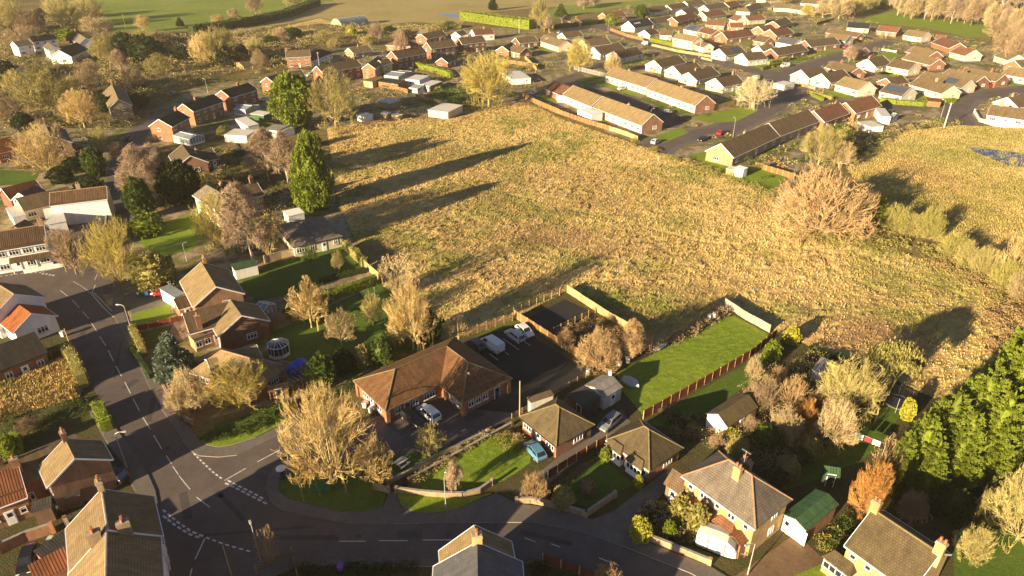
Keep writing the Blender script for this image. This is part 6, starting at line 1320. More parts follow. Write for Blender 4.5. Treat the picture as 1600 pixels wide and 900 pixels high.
# trees around the white houses, pasture edge and scrub
for i, (k, x, y, top, wd, c) in enumerate((('round', 20, 52, 0, 60, 'olive'), ('round', 52, 58, 16, 50, 'brown'), ('round', 95, 30, -10, 50, 'olive'), ('round', 138, 36, -8, 56, 'olive'), ('round', 10, 30, -10, 50, 'olive'), ('round', 155, 66, 26, 52, 'tan'), ('bush', 30, 55, 34, 44, 'dark'), ('round', 165, 100, 56, 40, 'olive'), ('round', 175, 90, 55, 50, 'olive'), ('laurel', 200, 92, 52, 40, 'dark'), ('laurel', 232, 98, 56, 50, 'dark'), ('bush', 225, 76, 48, 70, 'olive'), ('bush', 256, 74, 50, 50, 'brown'), ('vase', 226, 50, 24, 26, 'gold'), ('vase', 342, 44, 22, 24, 'gold'), ('birch', 368, 42, 14, 24, 'tan'), ('round', 460, 12, -12, 34, 'olive'), ('round', 400, 22, -6, 30, 'brown'), ('laurel', 355, 104, 70, 40, 'dark'), ('bush', 275, 68, 56, 20, 'lime'), ('round', 590, 68, 34, 26, 'pink'), ('bush', 630, 60, 44, 40, 'brown'), ('bush', 575, 70, 54, 26, 'olive'), ('bush', 522, 75, 60, 24, 'olive'), ('bush', 408, 108, 78, 30, 'tan'), ('bush', 425, 72, 54, 34, 'dark'), ('bush', 628, 80, 50, 26, 'pink'), ('bush', 690, 46, 34, 26, 'lime'), ('bush', 700, 44, 32, 34, 'green'))):
    tree(k, x, y, top, wd, c, '%s in the north west scrub and gardens, %s counting from the left' % ({'laurel': 'dark evergreen bush', 'bush': 'bare bush', 'vase': 'fan shaped bare sapling', 'birch': 'pale birch', 'round': 'bare spreading tree'}[k], ORD[i] if i < 26 else ('twenty-seventh', 'twenty-eighth', 'twenty-ninth', 'thirtieth')[i - 26]), group='trees of the north west scrub')

for i, (k, x, y, top, wd, c, lb) in enumerate((('bush', 1150, 720, 688, 40, 'olive', 'olive shrub behind the semi-detached pair chimneys'), ('laurel', 1195, 700, 668, 40, 'green', 'dark green shrub right of the yellow leafed one'), ('bush', 1222, 690, 640, 54, 'tan', 'tan shrub in the middle of the overgrown garden'), ('round', 1232, 640, 588, 48, 'rust', 'small rusty tree in the overgrown garden'), ('bush', 1256, 668, 628, 44, 'orange', 'orange tinted shrub in the overgrown garden'), ('laurel', 1262, 712, 684, 36, 'lime', 'olive leafy shrub near the dark garden hedge'), ('bush', 1282, 640, 606, 40, 'pink', 'pinkish shrub below the white corner shed'), ('laurel', 1246, 610, 588, 30, 'yg', 'green shrub below the back fence corner'), ('bush', 1170, 680, 650, 34, 'brown', 'brown shrub behind the small brick outbuilding'), ('laurel', 1228, 745, 716, 36, 'olive', 'olive shrub beside the green roofed garage back'), ('bush', 1120, 700, 680, 30, 'brown', 'brown bush between the outbuilding and the semis'), ('laurel', 1300, 612, 588, 30, 'green', 'green shrub under the large olive tree'), ('bush', 1420, 812, 770, 46, 'brown', 'brown shrub behind the yellow brick house roof'), ('laurel', 1480, 800, 764, 50, 'dark', 'dark shrub in the shade of the evergreen screen'), ('bush', 1545, 810, 770, 50, 'olive', 'olive shrub between the evergreens and the broad bush'), ('laurel', 1590, 660, 610, 50, 'dark', 'dark evergreen shrub under the screen at the right edge'))):
    tree(k, x, y, top, wd, c, lb)
for i, (k, x, y, top, wd, c) in enumerate((('round', 40, 80, 40, 50, 'brown'), ('ovoid', 58, 44, 22, 26, 'dark'), ('round', 110, 44, 4, 46, 'olive'), ('ovoid', 12, 130, 96, 34, 'dark'), ('round', 30, 150, 110, 44, 'olive'), ('ovoid', 120, 70, 50, 22, 'dark'), ('round', 15, 190, 150, 50, 'brown'), ('ovoid', 40, 205, 178, 30, 'dark'), ('round', 110, 150, 118, 40, 'olive'), ('ovoid', 165, 176, 150, 26, 'dark'), ('round', 210, 140, 104, 40, 'brown'), ('ovoid', 220, 168, 146, 26, 'dark'), ('round', 250, 118, 84, 40, 'olive'), ('ovoid', 288, 96, 72, 30, 'dark'), ('round', 400, 86, 58, 34, 'olive'), ('ovoid', 375, 92, 70, 26, 'dark'), ('round', 440, 66, 44, 30, 'brown'), ('ovoid', 460, 60, 44, 24, 'dark'), ('round', 505, 70, 48, 30, 'olive'), ('ovoid', 610, 58, 42, 24, 'dark'), ('round', 190, 258, 222, 28, 'brown'), ('laurel', 120, 268, 246, 36, 'green'), ('laurel', 96, 285, 262, 34, 'dark'), ('laurel', 140, 300, 280, 40, 'dark'))):
    tree(k, x, y, top, wd, c, '%s in the far left woodland and gardens, %s of this belt' % ({'ovoid': 'dark evergreen', 'round': 'bare winter tree', 'laurel': 'low evergreen shrub'}[k], ORD[i]), group='woodland belt on the far left')

# ---------------------------------------------------------------- hedges, thickets
def leaf_blobs(C, Rd, per, size, g, flat=.7):
    n = len(C); d = unit(g.normal(0, 1, (n * per, 3)) + np.array([0, 0, .35])); rr = np.repeat(Rd, per)[:, None] * g.uniform(.7, 1.05, (n * per, 1))
    P = np.repeat(C, per, 0) + d * rr * np.array([1, 1, flat]); P[:, 2] = np.maximum(P[:, 2], .03); return leaves(P, unit(d + g.normal(0, .5, d.shape)), size, g)
def hedge(px, w_, h_, col, label, name='hedge', cat='hedge', group=None, dens=26, size=.2):
    pts = [G(*p) for p in px]; o0 = pts[0]; Q = []; core = []
    for a, b in zip(pts[:-1], pts[1:]):
        d = b - a; L = d.length; u = np.array(d.normalized()); n = np.array([-u[1], u[0], 0]); k = int(L * dens * (w_ + 2 * h_) / 3) + 8; f = nr.uniform(0, 1, k) * (w_ + 2 * h_); t = nr.uniform(0, L, k)
        y = np.where(f < h_, -w_ / 2, np.where(f < h_ + w_, f - h_ - w_ / 2, w_ / 2)); z = np.where(f < h_, f, np.where(f < h_ + w_, h_, h_ + h_ + w_ - f)) * (1 + .14 * (vnoise(t / 1.3, t * 0 + L, 4) - .5))
        P = np.array(a - o0) + t[:, None] * u + y[:, None] * n * (1 + .2 * (vnoise(t / 1.1, z, 6) - .5))[:, None]; P[:, 2] = z
        D = np.where((f < h_)[:, None], -n, np.where((f < h_ + w_)[:, None], np.array([0, 0, 1.]), n)); Q.append(leaves(P, unit(D + nr.normal(0, .6, D.shape)), size, nr, .5))
        A, B = np.array(a - o0), np.array(b - o0); hw = w_ * .42; z1 = np.array([0, 0, h_ * .93]); c = [A - n * hw, B - n * hw, B + n * hw, A + n * hw]
        core += [[c[0], c[1], c[1] + z1, c[0] + z1], [c[2], c[3], c[3] + z1, c[2] + z1], [c[i] + z1 for i in range(4)], [c[1], c[2], c[2] + z1, c[1] + z1], [c[3], c[0], c[0] + z1, c[3] + z1]]
    o = link(name, quads_mesh(name, np.concatenate(Q + [np.array(core)]), 'leaf'), None, (o0.x, o0.y, 0), 0, TCOL[col][0]); return tag(o, label, cat, group)
FOOT = []
def scan_feet():
    for o in COL.objects:
        if o.parent is None and o.get('category') in ('bungalow', 'house', 'terrace', 'shed', 'garage', 'hall', 'hut', 'barn', 'extension', 'conservatory', 'outbuilding', 'greenhouse', 'porch', 'workshop'):
            r = 0
            for c in CHM.get(o, ()):
                if c.type == 'MESH' and c.name.startswith(('wall', 'roof', 'base')): r = max(r, max((abs(v.co.x) for v in c.data.vertices), default=0)); w_ = max((abs(v.co.y) for v in c.data.vertices), default=0)
            if r: FOOT.append((o.location.x, o.location.y, o.rotation_euler.z, r + .8, w_ + .8))
CHM = {}
for o in COL.objects:
    if o.parent: CHM.setdefault(o.parent, []).append(o)
scan_feet()
def clear_of(X, Y):
    ok = np.ones(len(X), bool)
    for fx, fy, rz, a, b in FOOT:
        c, s_ = math.cos(rz), math.sin(rz); dx, dy = X - fx, Y - fy; ok &= ~((np.abs(dx * c + dy * s_) < a) & (np.abs(-dx * s_ + dy * c) < b))
    return ok
ROADL = [[G(*p) for p in c_] for c_ in ([(1000, 252), (1035, 224), (1080, 212), (1130, 203), (1200, 172), (1232, 146), (1215, 122)], [(1195, 150), (1205, 126), (1240, 110), (1290, 95), (1345, 78), (1390, 65)], [(1240, 118), (1190, 113), (1150, 103), (1050, 80), (985, 58), (945, 44), (920, 40)], [(870, 52), (920, 45), (990, 30), (1020, 22)], [(1215, 138), (1300, 158), (1345, 166), (1400, 167), (1470, 160), (1510, 152), (1560, 145), (1640, 136)], [(1512, 150), (1492, 176), (1510, 196), (1560, 205), (1640, 208)], [(905, 115), (945, 135), (1000, 160), (1050, 195)], [(262, 172), (218, 205), (190, 262), (187, 305), (190, 345), (160, 425)])]
def off_road(X, Y, m=6.0):
    ok = np.ones(len(X), bool)
    for l in ROADL:
        for a, b in zip(l[:-1], l[1:]):
            d = b - a; t = np.clip(((X - a.x) * d.x + (Y - a.y) * d.y) / d.length_squared, 0, 1); ok &= np.hypot(X - a.x - t * d.x, Y - a.y - t * d.y) > m
    return ok
def thicket(px, n, rad, col, per=70, size=.3, name='undergrowth', seed=1, flat=.75, road=6.0):
    poly = [G(*p) for p in px]; g = np.random.default_rng(seed); xs = [p.x for p in poly]; ys = [p.y for p in poly]; k = n * 6
    X = g.uniform(min(xs), max(xs), k); Y = g.uniform(min(ys), max(ys), k); ok = inpoly(X, Y, poly) & clear_of(X, Y) & off_road(X, Y, road); ok &= vnoise(X / 7, Y / 7, seed) > .3
    X, Y = X[ok][:n], Y[ok][:n]
    if not len(X): return
    Rd = g.uniform(rad[0], rad[1], len(X)); C = np.stack([X, Y, Rd * .5 * flat], 1); V = leaf_blobs(C, Rd, per, size, g, flat)
    o = link(name, quads_mesh(name, V, 'leaf'), None, None, 0, TCOL[col][0]); o['kind'] = 'stuff'; return o
EST = [(830, 150), (845, 60), (900, 40), (985, 8), (1200, -10), (1340, 28), (1400, 45), (1520, 60), (1600, 90), (1600, 200), (1420, 200), (1320, 258), (1200, 290), (1060, 225), (980, 205)]
thicket(EST, 380, (.6, 1.9), 'green', 46, .4, 'garden_planting', 3); thicket(EST, 380, (.6, 2.0), 'olive', 46, .4, 'garden_planting', 4); thicket(EST, 220, (.5, 1.5), 'yg', 46, .36, 'garden_planting', 5); thicket(EST, 260, (.5, 1.7), 'rust', 46, .36, 'garden_planting', 6)
SCR = [(180, 55), (330, 60), (430, 46), (520, 42), (700, 48), (640, 60), (480, 78), (440, 112), (400, 104), (330, 130), (250, 146), (215, 165), (150, 130), (165, 80)]
for c_, n_, sd_ in (('olive', 420, 7), ('dark', 330, 8), ('tan', 260, 9), ('lime', 90, 10), ('brown', 240, 60)): thicket(SCR, n_, (1.0, 3.4), c_, 60, .5, 'undergrowth', sd_)
VIL = [(400, 115), (480, 95), (700, 80), (830, 80), (830, 150), (700, 184), (620, 180), (515, 202), (460, 205), (400, 195)]
for c_, n_, sd_ in (('olive', 190, 11), ('dark', 140, 12), ('rust', 120, 13), ('green', 120, 14)): thicket(VIL, n_, (.6, 1.9), c_, 55, .35, 'undergrowth', sd_)
TOPL = [(-60, 30), (150, 10), (180, 60), (160, 120), (240, 190), (180, 240), (130, 260), (-60, 270), (-60, 120)]
for c_, n_, sd_ in (('olive', 300, 15), ('dark', 240, 16), ('brown', 200, 17)): thicket(TOPL, n_, (.9, 2.6), c_, 60, .45, 'undergrowth', sd_)
MID = [(225, 245), (330, 235), (500, 235), (515, 330), (470, 345), (440, 390), (330, 405), (300, 330), (215, 340)]
for c_, n_, sd_ in (('dark', 170, 18), ('brown', 90, 19), ('olive', 90, 20), ('green', 90, 62)): thicket(MID, n_, (.6, 1.6), c_, 60, .3, 'undergrowth', sd_)
OVG = [(1105, 692), (1150, 640), (1190, 590), (1270, 568), (1345, 600), (1335, 645), (1240, 745), (1190, 735), (1130, 700)]
for c_, n_, sd_, r_ in (('olive', 90, 21, 2.2), ('green', 70, 22, 1.7), ('brown', 80, 23, 1.9), ('rust', 50, 24, 1.3), ('orange', 16, 25, 1.0), ('dark', 60, 26, 1.6), ('tan', 60, 61, 2.0), ('lime', 20, 63, 1.2)): thicket(OVG, n_, (.5, r_), c_, 150, .15, 'undergrowth', sd_, .95)
for p_, c_, n_, sd_ in (([(868, 522), (926, 492), (1008, 545), (925, 588)], 'rust', 120, 27), ([(868, 522), (926, 492), (1008, 545), (925, 588)], 'brown', 120, 28), ([(1030, 640), (1110, 652), (1100, 690), (1060, 690)], 'brown', 40, 29), ([(1030, 640), (1110, 652), (1100, 690), (1060, 690)], 'dark', 40, 30), ([(765, 690), (815, 672), (830, 700), (815, 712), (780, 705)], 'rust', 30, 31), ([(765, 690), (815, 672), (830, 700), (815, 712), (780, 705)], 'yg', 20, 32),
    ([(985, 830), (1010, 790), (1060, 765), (1110, 800), (1090, 850), (1060, 860)], 'dark', 60, 33), ([(985, 830), (1010, 790), (1060, 765), (1110, 800), (1090, 850), (1060, 860)], 'rust', 30, 34), ([(985, 820), (1010, 790), (1060, 765), (1110, 800), (1090, 840)], 'whiteish', 30, 35), ([(450, 645), (560, 592), (700, 520), (700, 530), (560, 606), (455, 655)], 'green', 150, 36), ([(310, 685), (380, 664), (450, 638), (458, 648), (400, 676), (330, 692)], 'green', 130, 37),
    ([(1260, 850), (1330, 800), (1325, 840), (1310, 880), (1290, 862)], 'green', 60, 38), ([(1260, 850), (1330, 800), (1325, 840), (1310, 880), (1290, 862)], 'yellow', 20, 39), ([(0, 640), (50, 645), (125, 625), (135, 605), (140, 640), (60, 690), (0, 700)], 'green', 70, 40), ([(860, 790), (880, 762), (940, 714), (930, 710), (870, 752), (845, 780)], 'dark', 60, 41), ([(640, 752), (760, 672), (790, 664), (770, 680), (650, 762)], 'olive', 60, 42), ([(475, 885), (700, 880), (700, 900), (470, 905)], 'dark', 80, 43), ([(830, 880), (900, 895), (940, 920), (840, 930)], 'dark', 50, 44),
    ([(1420, 700), (1560, 720), (1640, 760), (1500, 830), (1420, 790)], 'dark', 140, 45), ([(1400, 690), (1560, 720), (1640, 760), (1500, 850), (1400, 790)], 'olive', 70, 64), ([(1320, 660), (1370, 640), (1420, 640), (1400, 680), (1340, 700)], 'brown', 30, 65), ([(1560, 660), (1640, 690), (1640, 820), (1540, 800)], 'brown', 60, 46), ([(1380, 740), (1430, 760), (1420, 800), (1370, 790)], 'lime', 60, 47), ([(900, 640), (1000, 590), (960, 600), (890, 640)], 'dark', 20, 48)):
    thicket(p_, n_, (.3, .8), c_, 90, .13, 'planting', sd_, road=0)
# growth along the margins of the rough field
for p_, c_, n_, sd_ in (([(515, 205), (620, 184), (790, 165), (828, 158), (828, 164), (790, 172), (620, 192), (520, 214)], 'rust', 160, 50), ([(1190, 300), (1240, 310), (1330, 345), (1480, 400), (1600, 470), (1560, 475), (1480, 425), (1330, 374), (1230, 340)], 'lime', 190, 51), ([(1190, 300), (1240, 310), (1330, 345), (1480, 400), (1600, 470), (1560, 475), (1480, 425), (1330, 374), (1230, 340)], 'rust', 170, 52), ([(1315, 262), (1330, 230), (1400, 196), (1480, 190), (1560, 194), (1480, 198), (1420, 206), (1345, 250)], 'olive', 160, 53), ([(1315, 262), (1330, 230), (1400, 196), (1480, 190), (1560, 194), (1480, 198), (1420, 206), (1345, 250)], 'dark', 110, 54),
    ([(510, 210), (524, 320), (560, 390), (600, 452), (650, 505), (640, 500), (590, 450), (548, 390), (505, 300)], 'brown', 150, 55), ([(985, 218), (1105, 262), (1200, 300), (1200, 306), (1100, 270), (985, 228)], 'lime', 120, 56), ([(1015, 545), (1085, 512), (1135, 484), (1135, 490), (1085, 522), (1020, 552)], 'brown', 90, 57), ([(1215, 525), (1300, 560), (1400, 590), (1380, 600), (1270, 562)], 'dark', 90, 58), ([(1500, 520), (1570, 470), (1640, 500), (1600, 560), (1500, 560)], 'rust', 120, 59)):
    thicket(p_, n_, (.5, 1.3), c_, 80, .22, 'field_margin', sd_, road=0)
for a in (([(300, 52), (350, 46), (400, 38), (450, 26), (495, 8)], 7.0, 4.5, 'dark', 'dark overgrown hedgerow along the lower edge of the green pasture', dict(size=.6, dens=7)), ([(478, 62), (560, 56), (640, 48), (720, 44)], 4.0, 2.6, 'olive', 'rough hedgerow running past the barrel hut', dict(size=.6, dens=7)), ([(722, 31), (770, 38), (830, 46)], 5.0, 6.0, 'yg', 'tall clipped bright green hedge beyond the brick semis', dict(size=.5, dens=10)),
 ([(445, 496), (500, 474), (530, 464), (588, 443)], 1.3, 2.0, 'ley', 'clipped garden hedge dividing the two shaded lawns', {}), ([(500, 442), (572, 425)], .9, 1.1, 'dark', 'low dark hedge along the strip of lit lawn', {}), ([(540, 388), (570, 416)], 1.4, 2.1, 'lime', 'clipped hedge at the corner by the rough field', {}),
 ([(158, 642), (172, 674)], 1.2, 2.0, 'yg', 'narrow bright green clipped hedge beside the main road', {}), ([(150, 642), (164, 674)], .8, 1.8, 'yg', 'second narrow clipped hedge on the house side of the pair', {}), ([(208, 518), (226, 557)], 1.2, 1.6, 'lime', 'hedge at the edge of the pavement by the lit lawn', {}), ([(107, 556), (122, 580), (133, 606)], 1.6, 2.7, 'lime', 'leafy hedge on the west side of the main road', {}),
 ([(338, 678), (390, 663), (430, 650), (454, 638)], 1.6, 1.5, 'green', 'laurel hedge behind the bright corner verge', {}), ([(850, 47), (947, 36)], 2.5, 2.6, 'dark', 'long dark hedge on the lane above the estate', dict(size=.4, dens=10)), ([(651, 106), (680, 113), (706, 122)], 2.0, 2.6, 'yg', 'bright clipped hedge below the brick semis', dict(size=.35, dens=12)),
 ([(1375, 159), (1400, 163), (1440, 166), (1490, 160)], 1.5, 1.8, 'yg', 'long yellow green hedge beside the estate road', dict(size=.35, dens=12)), ([(1017, 65), (1052, 72)], 2.0, 2.2, 'yg', 'clipped hedge in front of the cream bungalows', dict(size=.35, dens=12)), ([(1200, 102), (1232, 94)], 1.8, 2.0, 'lime', 'clipped hedge at the upper road corner', dict(size=.35, dens=12)), ([(1190, 110), (1230, 100)], 1.4, 1.6, 'green', 'green hedge in front of the brown road bungalow', dict(size=.35, dens=12)),
 ([(1208, 762), (1270, 705), (1335, 640)], 1.5, 1.9, 'dark', 'dark hedge between the overgrown garden and washing lawn', {}), ([(28, 690), (30, 712)], 1.2, 2.0, 'yg', 'bright hedge end beside the brick wing chimney', {}), ([(205, 545), (238, 592)], .0 + .8, 1.0, 'dark', 'low dark hedge inside the pavement wall', {}), ([(1262, 146), (1300, 156)], 1.2, 1.4, 'lime', 'short hedge on the road corner by the bright cream gable', dict(size=.35, dens=12)),
 ([(1170, 268), (1200, 262)], 1.2, 1.5, 'lime', 'low hedge across the lawn below the long dark roof', {}), ([(1268, 150), (1285, 158)], 1.2, 1.4, 'yg', 'small hedge at the verge of the estate road', {}), ([(400, 195), (440, 204)], 1.5, 1.5, 'yg', 'bright low hedge behind the two white sheds', {}), ([(1560, 168), (1590, 165)], 1.5, 1.5, 'yg', 'hedge at the right edge behind the curved wall', {})):
    hedge(*a[:5], **a[5])
# ---------------------------------------------------------------- fences and walls
def fence(px, h_, mat, label, post='woodpost', bay=1.9, kind='panel', name='fence', cat='fence'):
    pts = [G(*p) for p in px]; T = thing(name, label, cat, (pts[0].x, pts[0].y, 0)); o0 = pts[0]
    tot = sum((b - a).length for a, b in zip(pts[:-1], pts[1:])); bay = max(bay, tot / 48)
    for a, b in zip(pts[:-1], pts[1:]):
        d = b - a; L = d.length; n = max(1, round(L / bay)); u = d / L; rz = math.atan2(u.y, u.x)
        for i in range(n + 1):
            p = a + u * L * i / n - o0; m = MB(); hp = h_ + .12 + rnd.uniform(-.03, .05); m.box((p.x, p.y, hp / 2), (.13, .13, hp), rz); m.build('post', [post], T)
        for i in range(n):
            c = a + u * L * (i + .5) / n - o0; w_ = L / n - .14; m = MB(); dz = rnd.uniform(-.03, .03)
            if kind == 'panel':
                m.box((c.x, c.y, h_ / 2 + .04 + dz), (w_, .05, h_ - .04), rz); k = u.copy(); s_ = Vector((-u.y, u.x, 0)) * .045
                for z in (.25, h_ * .85): m.box((c.x + s_.x, c.y + s_.y, z + dz), (w_, .04, .09), rz)
                m.box((c.x, c.y, h_ + .05 + dz), (w_ + .02, .09, .05), rz)
            elif kind == 'picket':
                for z in (.35, h_ * .8): m.box((c.x, c.y, z), (w_, .05, .09), rz)
                q = max(3, int(w_ / .3))
                for j in range(q): e = c + u * w_ * ((j + .5) / q - .5); m.box((e.x + u.y * .045, e.y - u.x * .045, h_ / 2), (.13, .03, h_ + rnd.uniform(-.03, .03)), rz)
            else:
                for z in (h_ * .35, h_ * .65, h_ * .95): m.box((c.x, c.y, z), (w_ + .1, .045, .1), rz)
            m.build('panel', [mat], T)
    return T
def wall(px, h_, mat, label, th=.24, coping='concrete', name='garden_wall', cat='wall'):
    pts = [G(*p) for p in px]; o0 = pts[0]; T = thing(name, label, cat, (o0.x, o0.y, 0)); m = MB(); c = MB()
    L_, R_ = [], []
    for i, p in enumerate(pts):
        d = (pts[min(i + 1, len(pts) - 1)] - pts[max(i - 1, 0)]).normalized(); n = Vector((-d.y, d.x, 0)); L_.append((p - o0, n))
    for mb_, hw, z0, z1 in ((m, th / 2, -.02, h_), (c, th / 2 + .05, h_ + .002, h_ + .08)):
        v = []
        for p, n in L_:
            for s_, z in ((-1, z0), (1, z0), (1, z1), (-1, z1)): q = p + n * hw * s_; v.append((q.x, q.y, z))
        k = len(L_); f = [(4 * i + a, 4 * i + 4 + a, 4 * i + 4 + (a + 1) % 4, 4 * i + (a + 1) % 4) for i in range(k - 1) for a in range(4)] + [(3, 2, 1, 0), tuple(4 * (k - 1) + a for a in range(4))]; mb_.add(v, f)
    m.build('wall', [mat], T); c.build('coping', [coping], T)
    for p, n in (L_[0], L_[-1]): q = MB(); q.box((p.x, p.y, h_ / 2 + .1), (.42, .42, h_ + .2), math.atan2(n.y, n.x)); q.build('pier', [mat], T)
    return T
for a in (
 ((((570, 418), (598, 443))), 1.7, 'boards_pale', 'short pale fence beside the fan shaped willow', {}), (((487, 603), (560, 572), (640, 536)), 1.7, 'boards', 'brown fence between the shaded lawn and the village hall', {}), (((424, 628), (458, 616)), 1.7, 'boards_red', 'red brown fence panels below the narrow wooden shed', {}), (((458, 616), (490, 601)), 1.6, 'boards', 'weathered fence below the pergola', {}),
 (((717, 530), (801, 502)), 1.7, 'wood', 'open picket fence behind the car park verge', dict(kind='picket')), (((804, 497), (866, 537), (926, 572)), 1.7, 'boards', 'sunlit wooden fence along the car park edge', {}), (((803, 490), (850, 471), (886, 457)), 1.3, 'wood', 'post and rail fence on the field side of the compound', dict(kind='rail')), (((886, 457), (950, 499), (1020, 538)), 1.6, 'boards_pale', 'long pale fence between the compound and the rough field', {}), (((865, 521), (930, 489)), 1.2, 'wood', 'post and rail fence across the fenced compound', dict(kind='rail')),
 (((1132, 478), (1165, 500), (1202, 520)), 1.6, 'concrete', 'pale panel fence at the far end of the bright lawn', dict(post='concrete')), (((1212, 526), (1170, 560), (1100, 601), (1005, 655)), 1.5, 'boards_red', 'long red fence with pale posts beside the bright lawn', {}), (((856, 748), (900, 720), (947, 692)), 1.3, 'boards_red', 'red fence between the drive and the shaded front lawn', {}), (((-20, 598), (60, 570), (105, 554)), 1.7, 'boards', 'wooden fence behind the tall grass patch', {}), (((402, 897), (458, 870)), 1.3, 'wood', 'rail fence at the bottom corner garden', dict(kind='rail')), (((458, 870), (466, 905)), 1.5, 'boards', 'short wooden fence end at the bottom corner garden', {}), (((848, 878), (905, 898), (960, 925)), 1.3, 'boards_red', 'red brown fence along the bottom edge of the road', {}),
 (((815, 152), (845, 166), (873, 178)), 1.8, 'boards', 'orange brown fence at the left end of the front terrace', {}), (((873, 178), (915, 193), (952, 204)), 1.6, 'boards', 'orange brown garden fence below the front terrace', {}), (((952, 204), (980, 213), (996, 220)), 1.5, 'boards_pale', 'pale garden fence nearest the road end', {}), (((897, 109), (945, 121)), 2.0, 'galv', 'pale metal railings at the end of the back terrace', dict(kind='picket', post='galv')), (((1118, 172), (1160, 160)), 1.8, 'boards_pale', 'pale fence right of the brick terrace gable', {}), (((953, 48), (980, 58), (1005, 64)), 1.8, 'boards', 'garden fence below the slate roofed bungalow', {}),
 (((1018, 72), (1060, 82), (1110, 90)), 1.2, 'boards_pale', 'low pale fence along the middle estate road', {}), (((1275, 40), (1302, 32)), 1.8, 'boards_red', 'reddish garden fence below the trees at the estate top', {}), (((1180, 262), (1240, 280), (1250, 272)), 1.6, 'boards', 'orange brown fence around the back garden by the huge tree', {}), (((215, 517), (250, 509), (285, 501)), 1.0, 'boards_red', 'low orange fence dividing the two front lawns', dict(post='brick_orange')), (((585, 133), (637, 146)), 1.7, 'boards', 'sunlit orange fence among the allotment sheds', {}), (((785, 98), (840, 106)), 1.8, 'boards', 'orange brown fence right of the big golden tree', {}), (((820, 92), (838, 110)), 1.6, 'boards_pale', 'short pale fence beside the estate court', {}), (((650, 152), (690, 162)), 1.2, 'boards', 'low fence by the cream flat roofed building', {}),
 (((915, 590), (862, 620), (800, 654)), .9, 'wood', 'low dark fence along the access road', dict(kind='rail', post='wood')), (((1015, 548), (1080, 518), (1130, 488)), .9, 'wood', 'low rail fence between the bright lawn and the field', dict(kind='rail'))):
    fence(list(a[0]), *a[1:4], **a[4])
for a in (([(255, 604), (268, 630), (284, 658)], .8, 'brick_orange', 'sunlit low brick wall beside the main road pavement'), ([(287, 656), (303, 664)], .8, 'brick_orange', 'short brick wall end by the corner garden'), ([(587, 766), (607, 770)], .9, 'brick_buff', 'short buff brick wall left of the garden path'), ([(620, 770), (660, 775), (700, 778), (725, 778), (750, 771), (770, 757)], .9, 'brick_buff', 'curved buff brick wall around the bright garden'), ([(807, 787), (830, 786), (862, 793), (890, 800), (915, 808)], .9, 'brick_buff', 'brick wall curving along the shaded front lawn'), ([(915, 808), (940, 791), (960, 777)], .9, 'brick_buff', 'brick wall returning along the narrow drive'), ([(985, 833), (1045, 857), (1108, 883)], .95, 'brick_buff', 'long sunlit buff wall in front of the covered caravan'), ([(607, 757), (690, 712), (762, 677)], .6, 'brick_buff', 'low wall beside the garden path up to the hall'),
 ([(640, 752), (770, 680), (800, 664)], .5, 'brick_dark', 'low dark wall between the path and the bright garden'), ([(415, 411), (440, 404), (470, 398)], 1.6, 'brick_buff', 'brick garden wall below the low pale house'), ([(168, 340), (167, 355), (155, 384), (142, 402)], 1.2, 'brick_dark', 'dark curved wall around the inn yard'), ([(1522, 176), (1530, 190), (1560, 199), (1610, 201)], 1.2, 'render_white', 'curved white garden wall at the bend of the estate road'), ([(1243, 132), (1273, 140)], .9, 'brick_buff', 'low pale wall at the estate road corner'), ([(1378, 79), (1400, 82)], .9, 'offwhite', 'low white wall beside the estate lawn'), ([(0, 866), (45, 845), (85, 832)], 1.5, 'brick_orange', 'brick wall beside the grassy lane at the lower left'), ([(108, 825), (122, 850)], 1.8, 'brick_orange', 'short brick wall against the tall white terrace'), ([(165, 763), (182, 757), (203, 748)], 1.1, 'brick_orange', 'low brick wall at the end of the tall white terrace'), ([(1096, 92), (1112, 96)], .9, 'brick_buff', 'low buff wall by the middle estate road')):
    wall(*a)

# ---------------------------------------------------------------- vehicles
def rot_set(parts, T): 
    for o in parts: o.parent = T
def wheel_meshes(r=.32, w_=.2):
    m = MB(); m.lathe([(r * .62, -w_ / 2), (r * .95, -w_ / 2), (r, -w_ * .3), (r, w_ * .3), (r * .95, w_ / 2), (r * .62, w_ / 2)], 18); t = m.mesh('tyre', ['rubber'], True)
    m = MB(); m.lathe([(r * .64, -w_ * .42), (r * .64, w_ * .40), (r * .5, w_ * .46), (.06, w_ * .36)], 14)
    for i in range(5): a = i * 1.2566; m.box((r * .36 * math.cos(a), r * .36 * math.sin(a), w_ * .44), (r * .5, .07, .03), a)
    return t, m.mesh('rim', ['galv'])
TYRE, RIM = wheel_meshes()
def loft(secs):
    m = MB(); n = len(secs[0]); v = [p for s_ in secs for p in s_]; m.add(v, [(k * n + i, k * n + (i + 1) % n, (k + 1) * n + (i + 1) % n, (k + 1) * n + i) for k in range(len(secs) - 1) for i in range(n)] + [tuple(range(n - 1, -1, -1)), tuple((len(secs) - 1) * n + i for i in range(n))]); return m
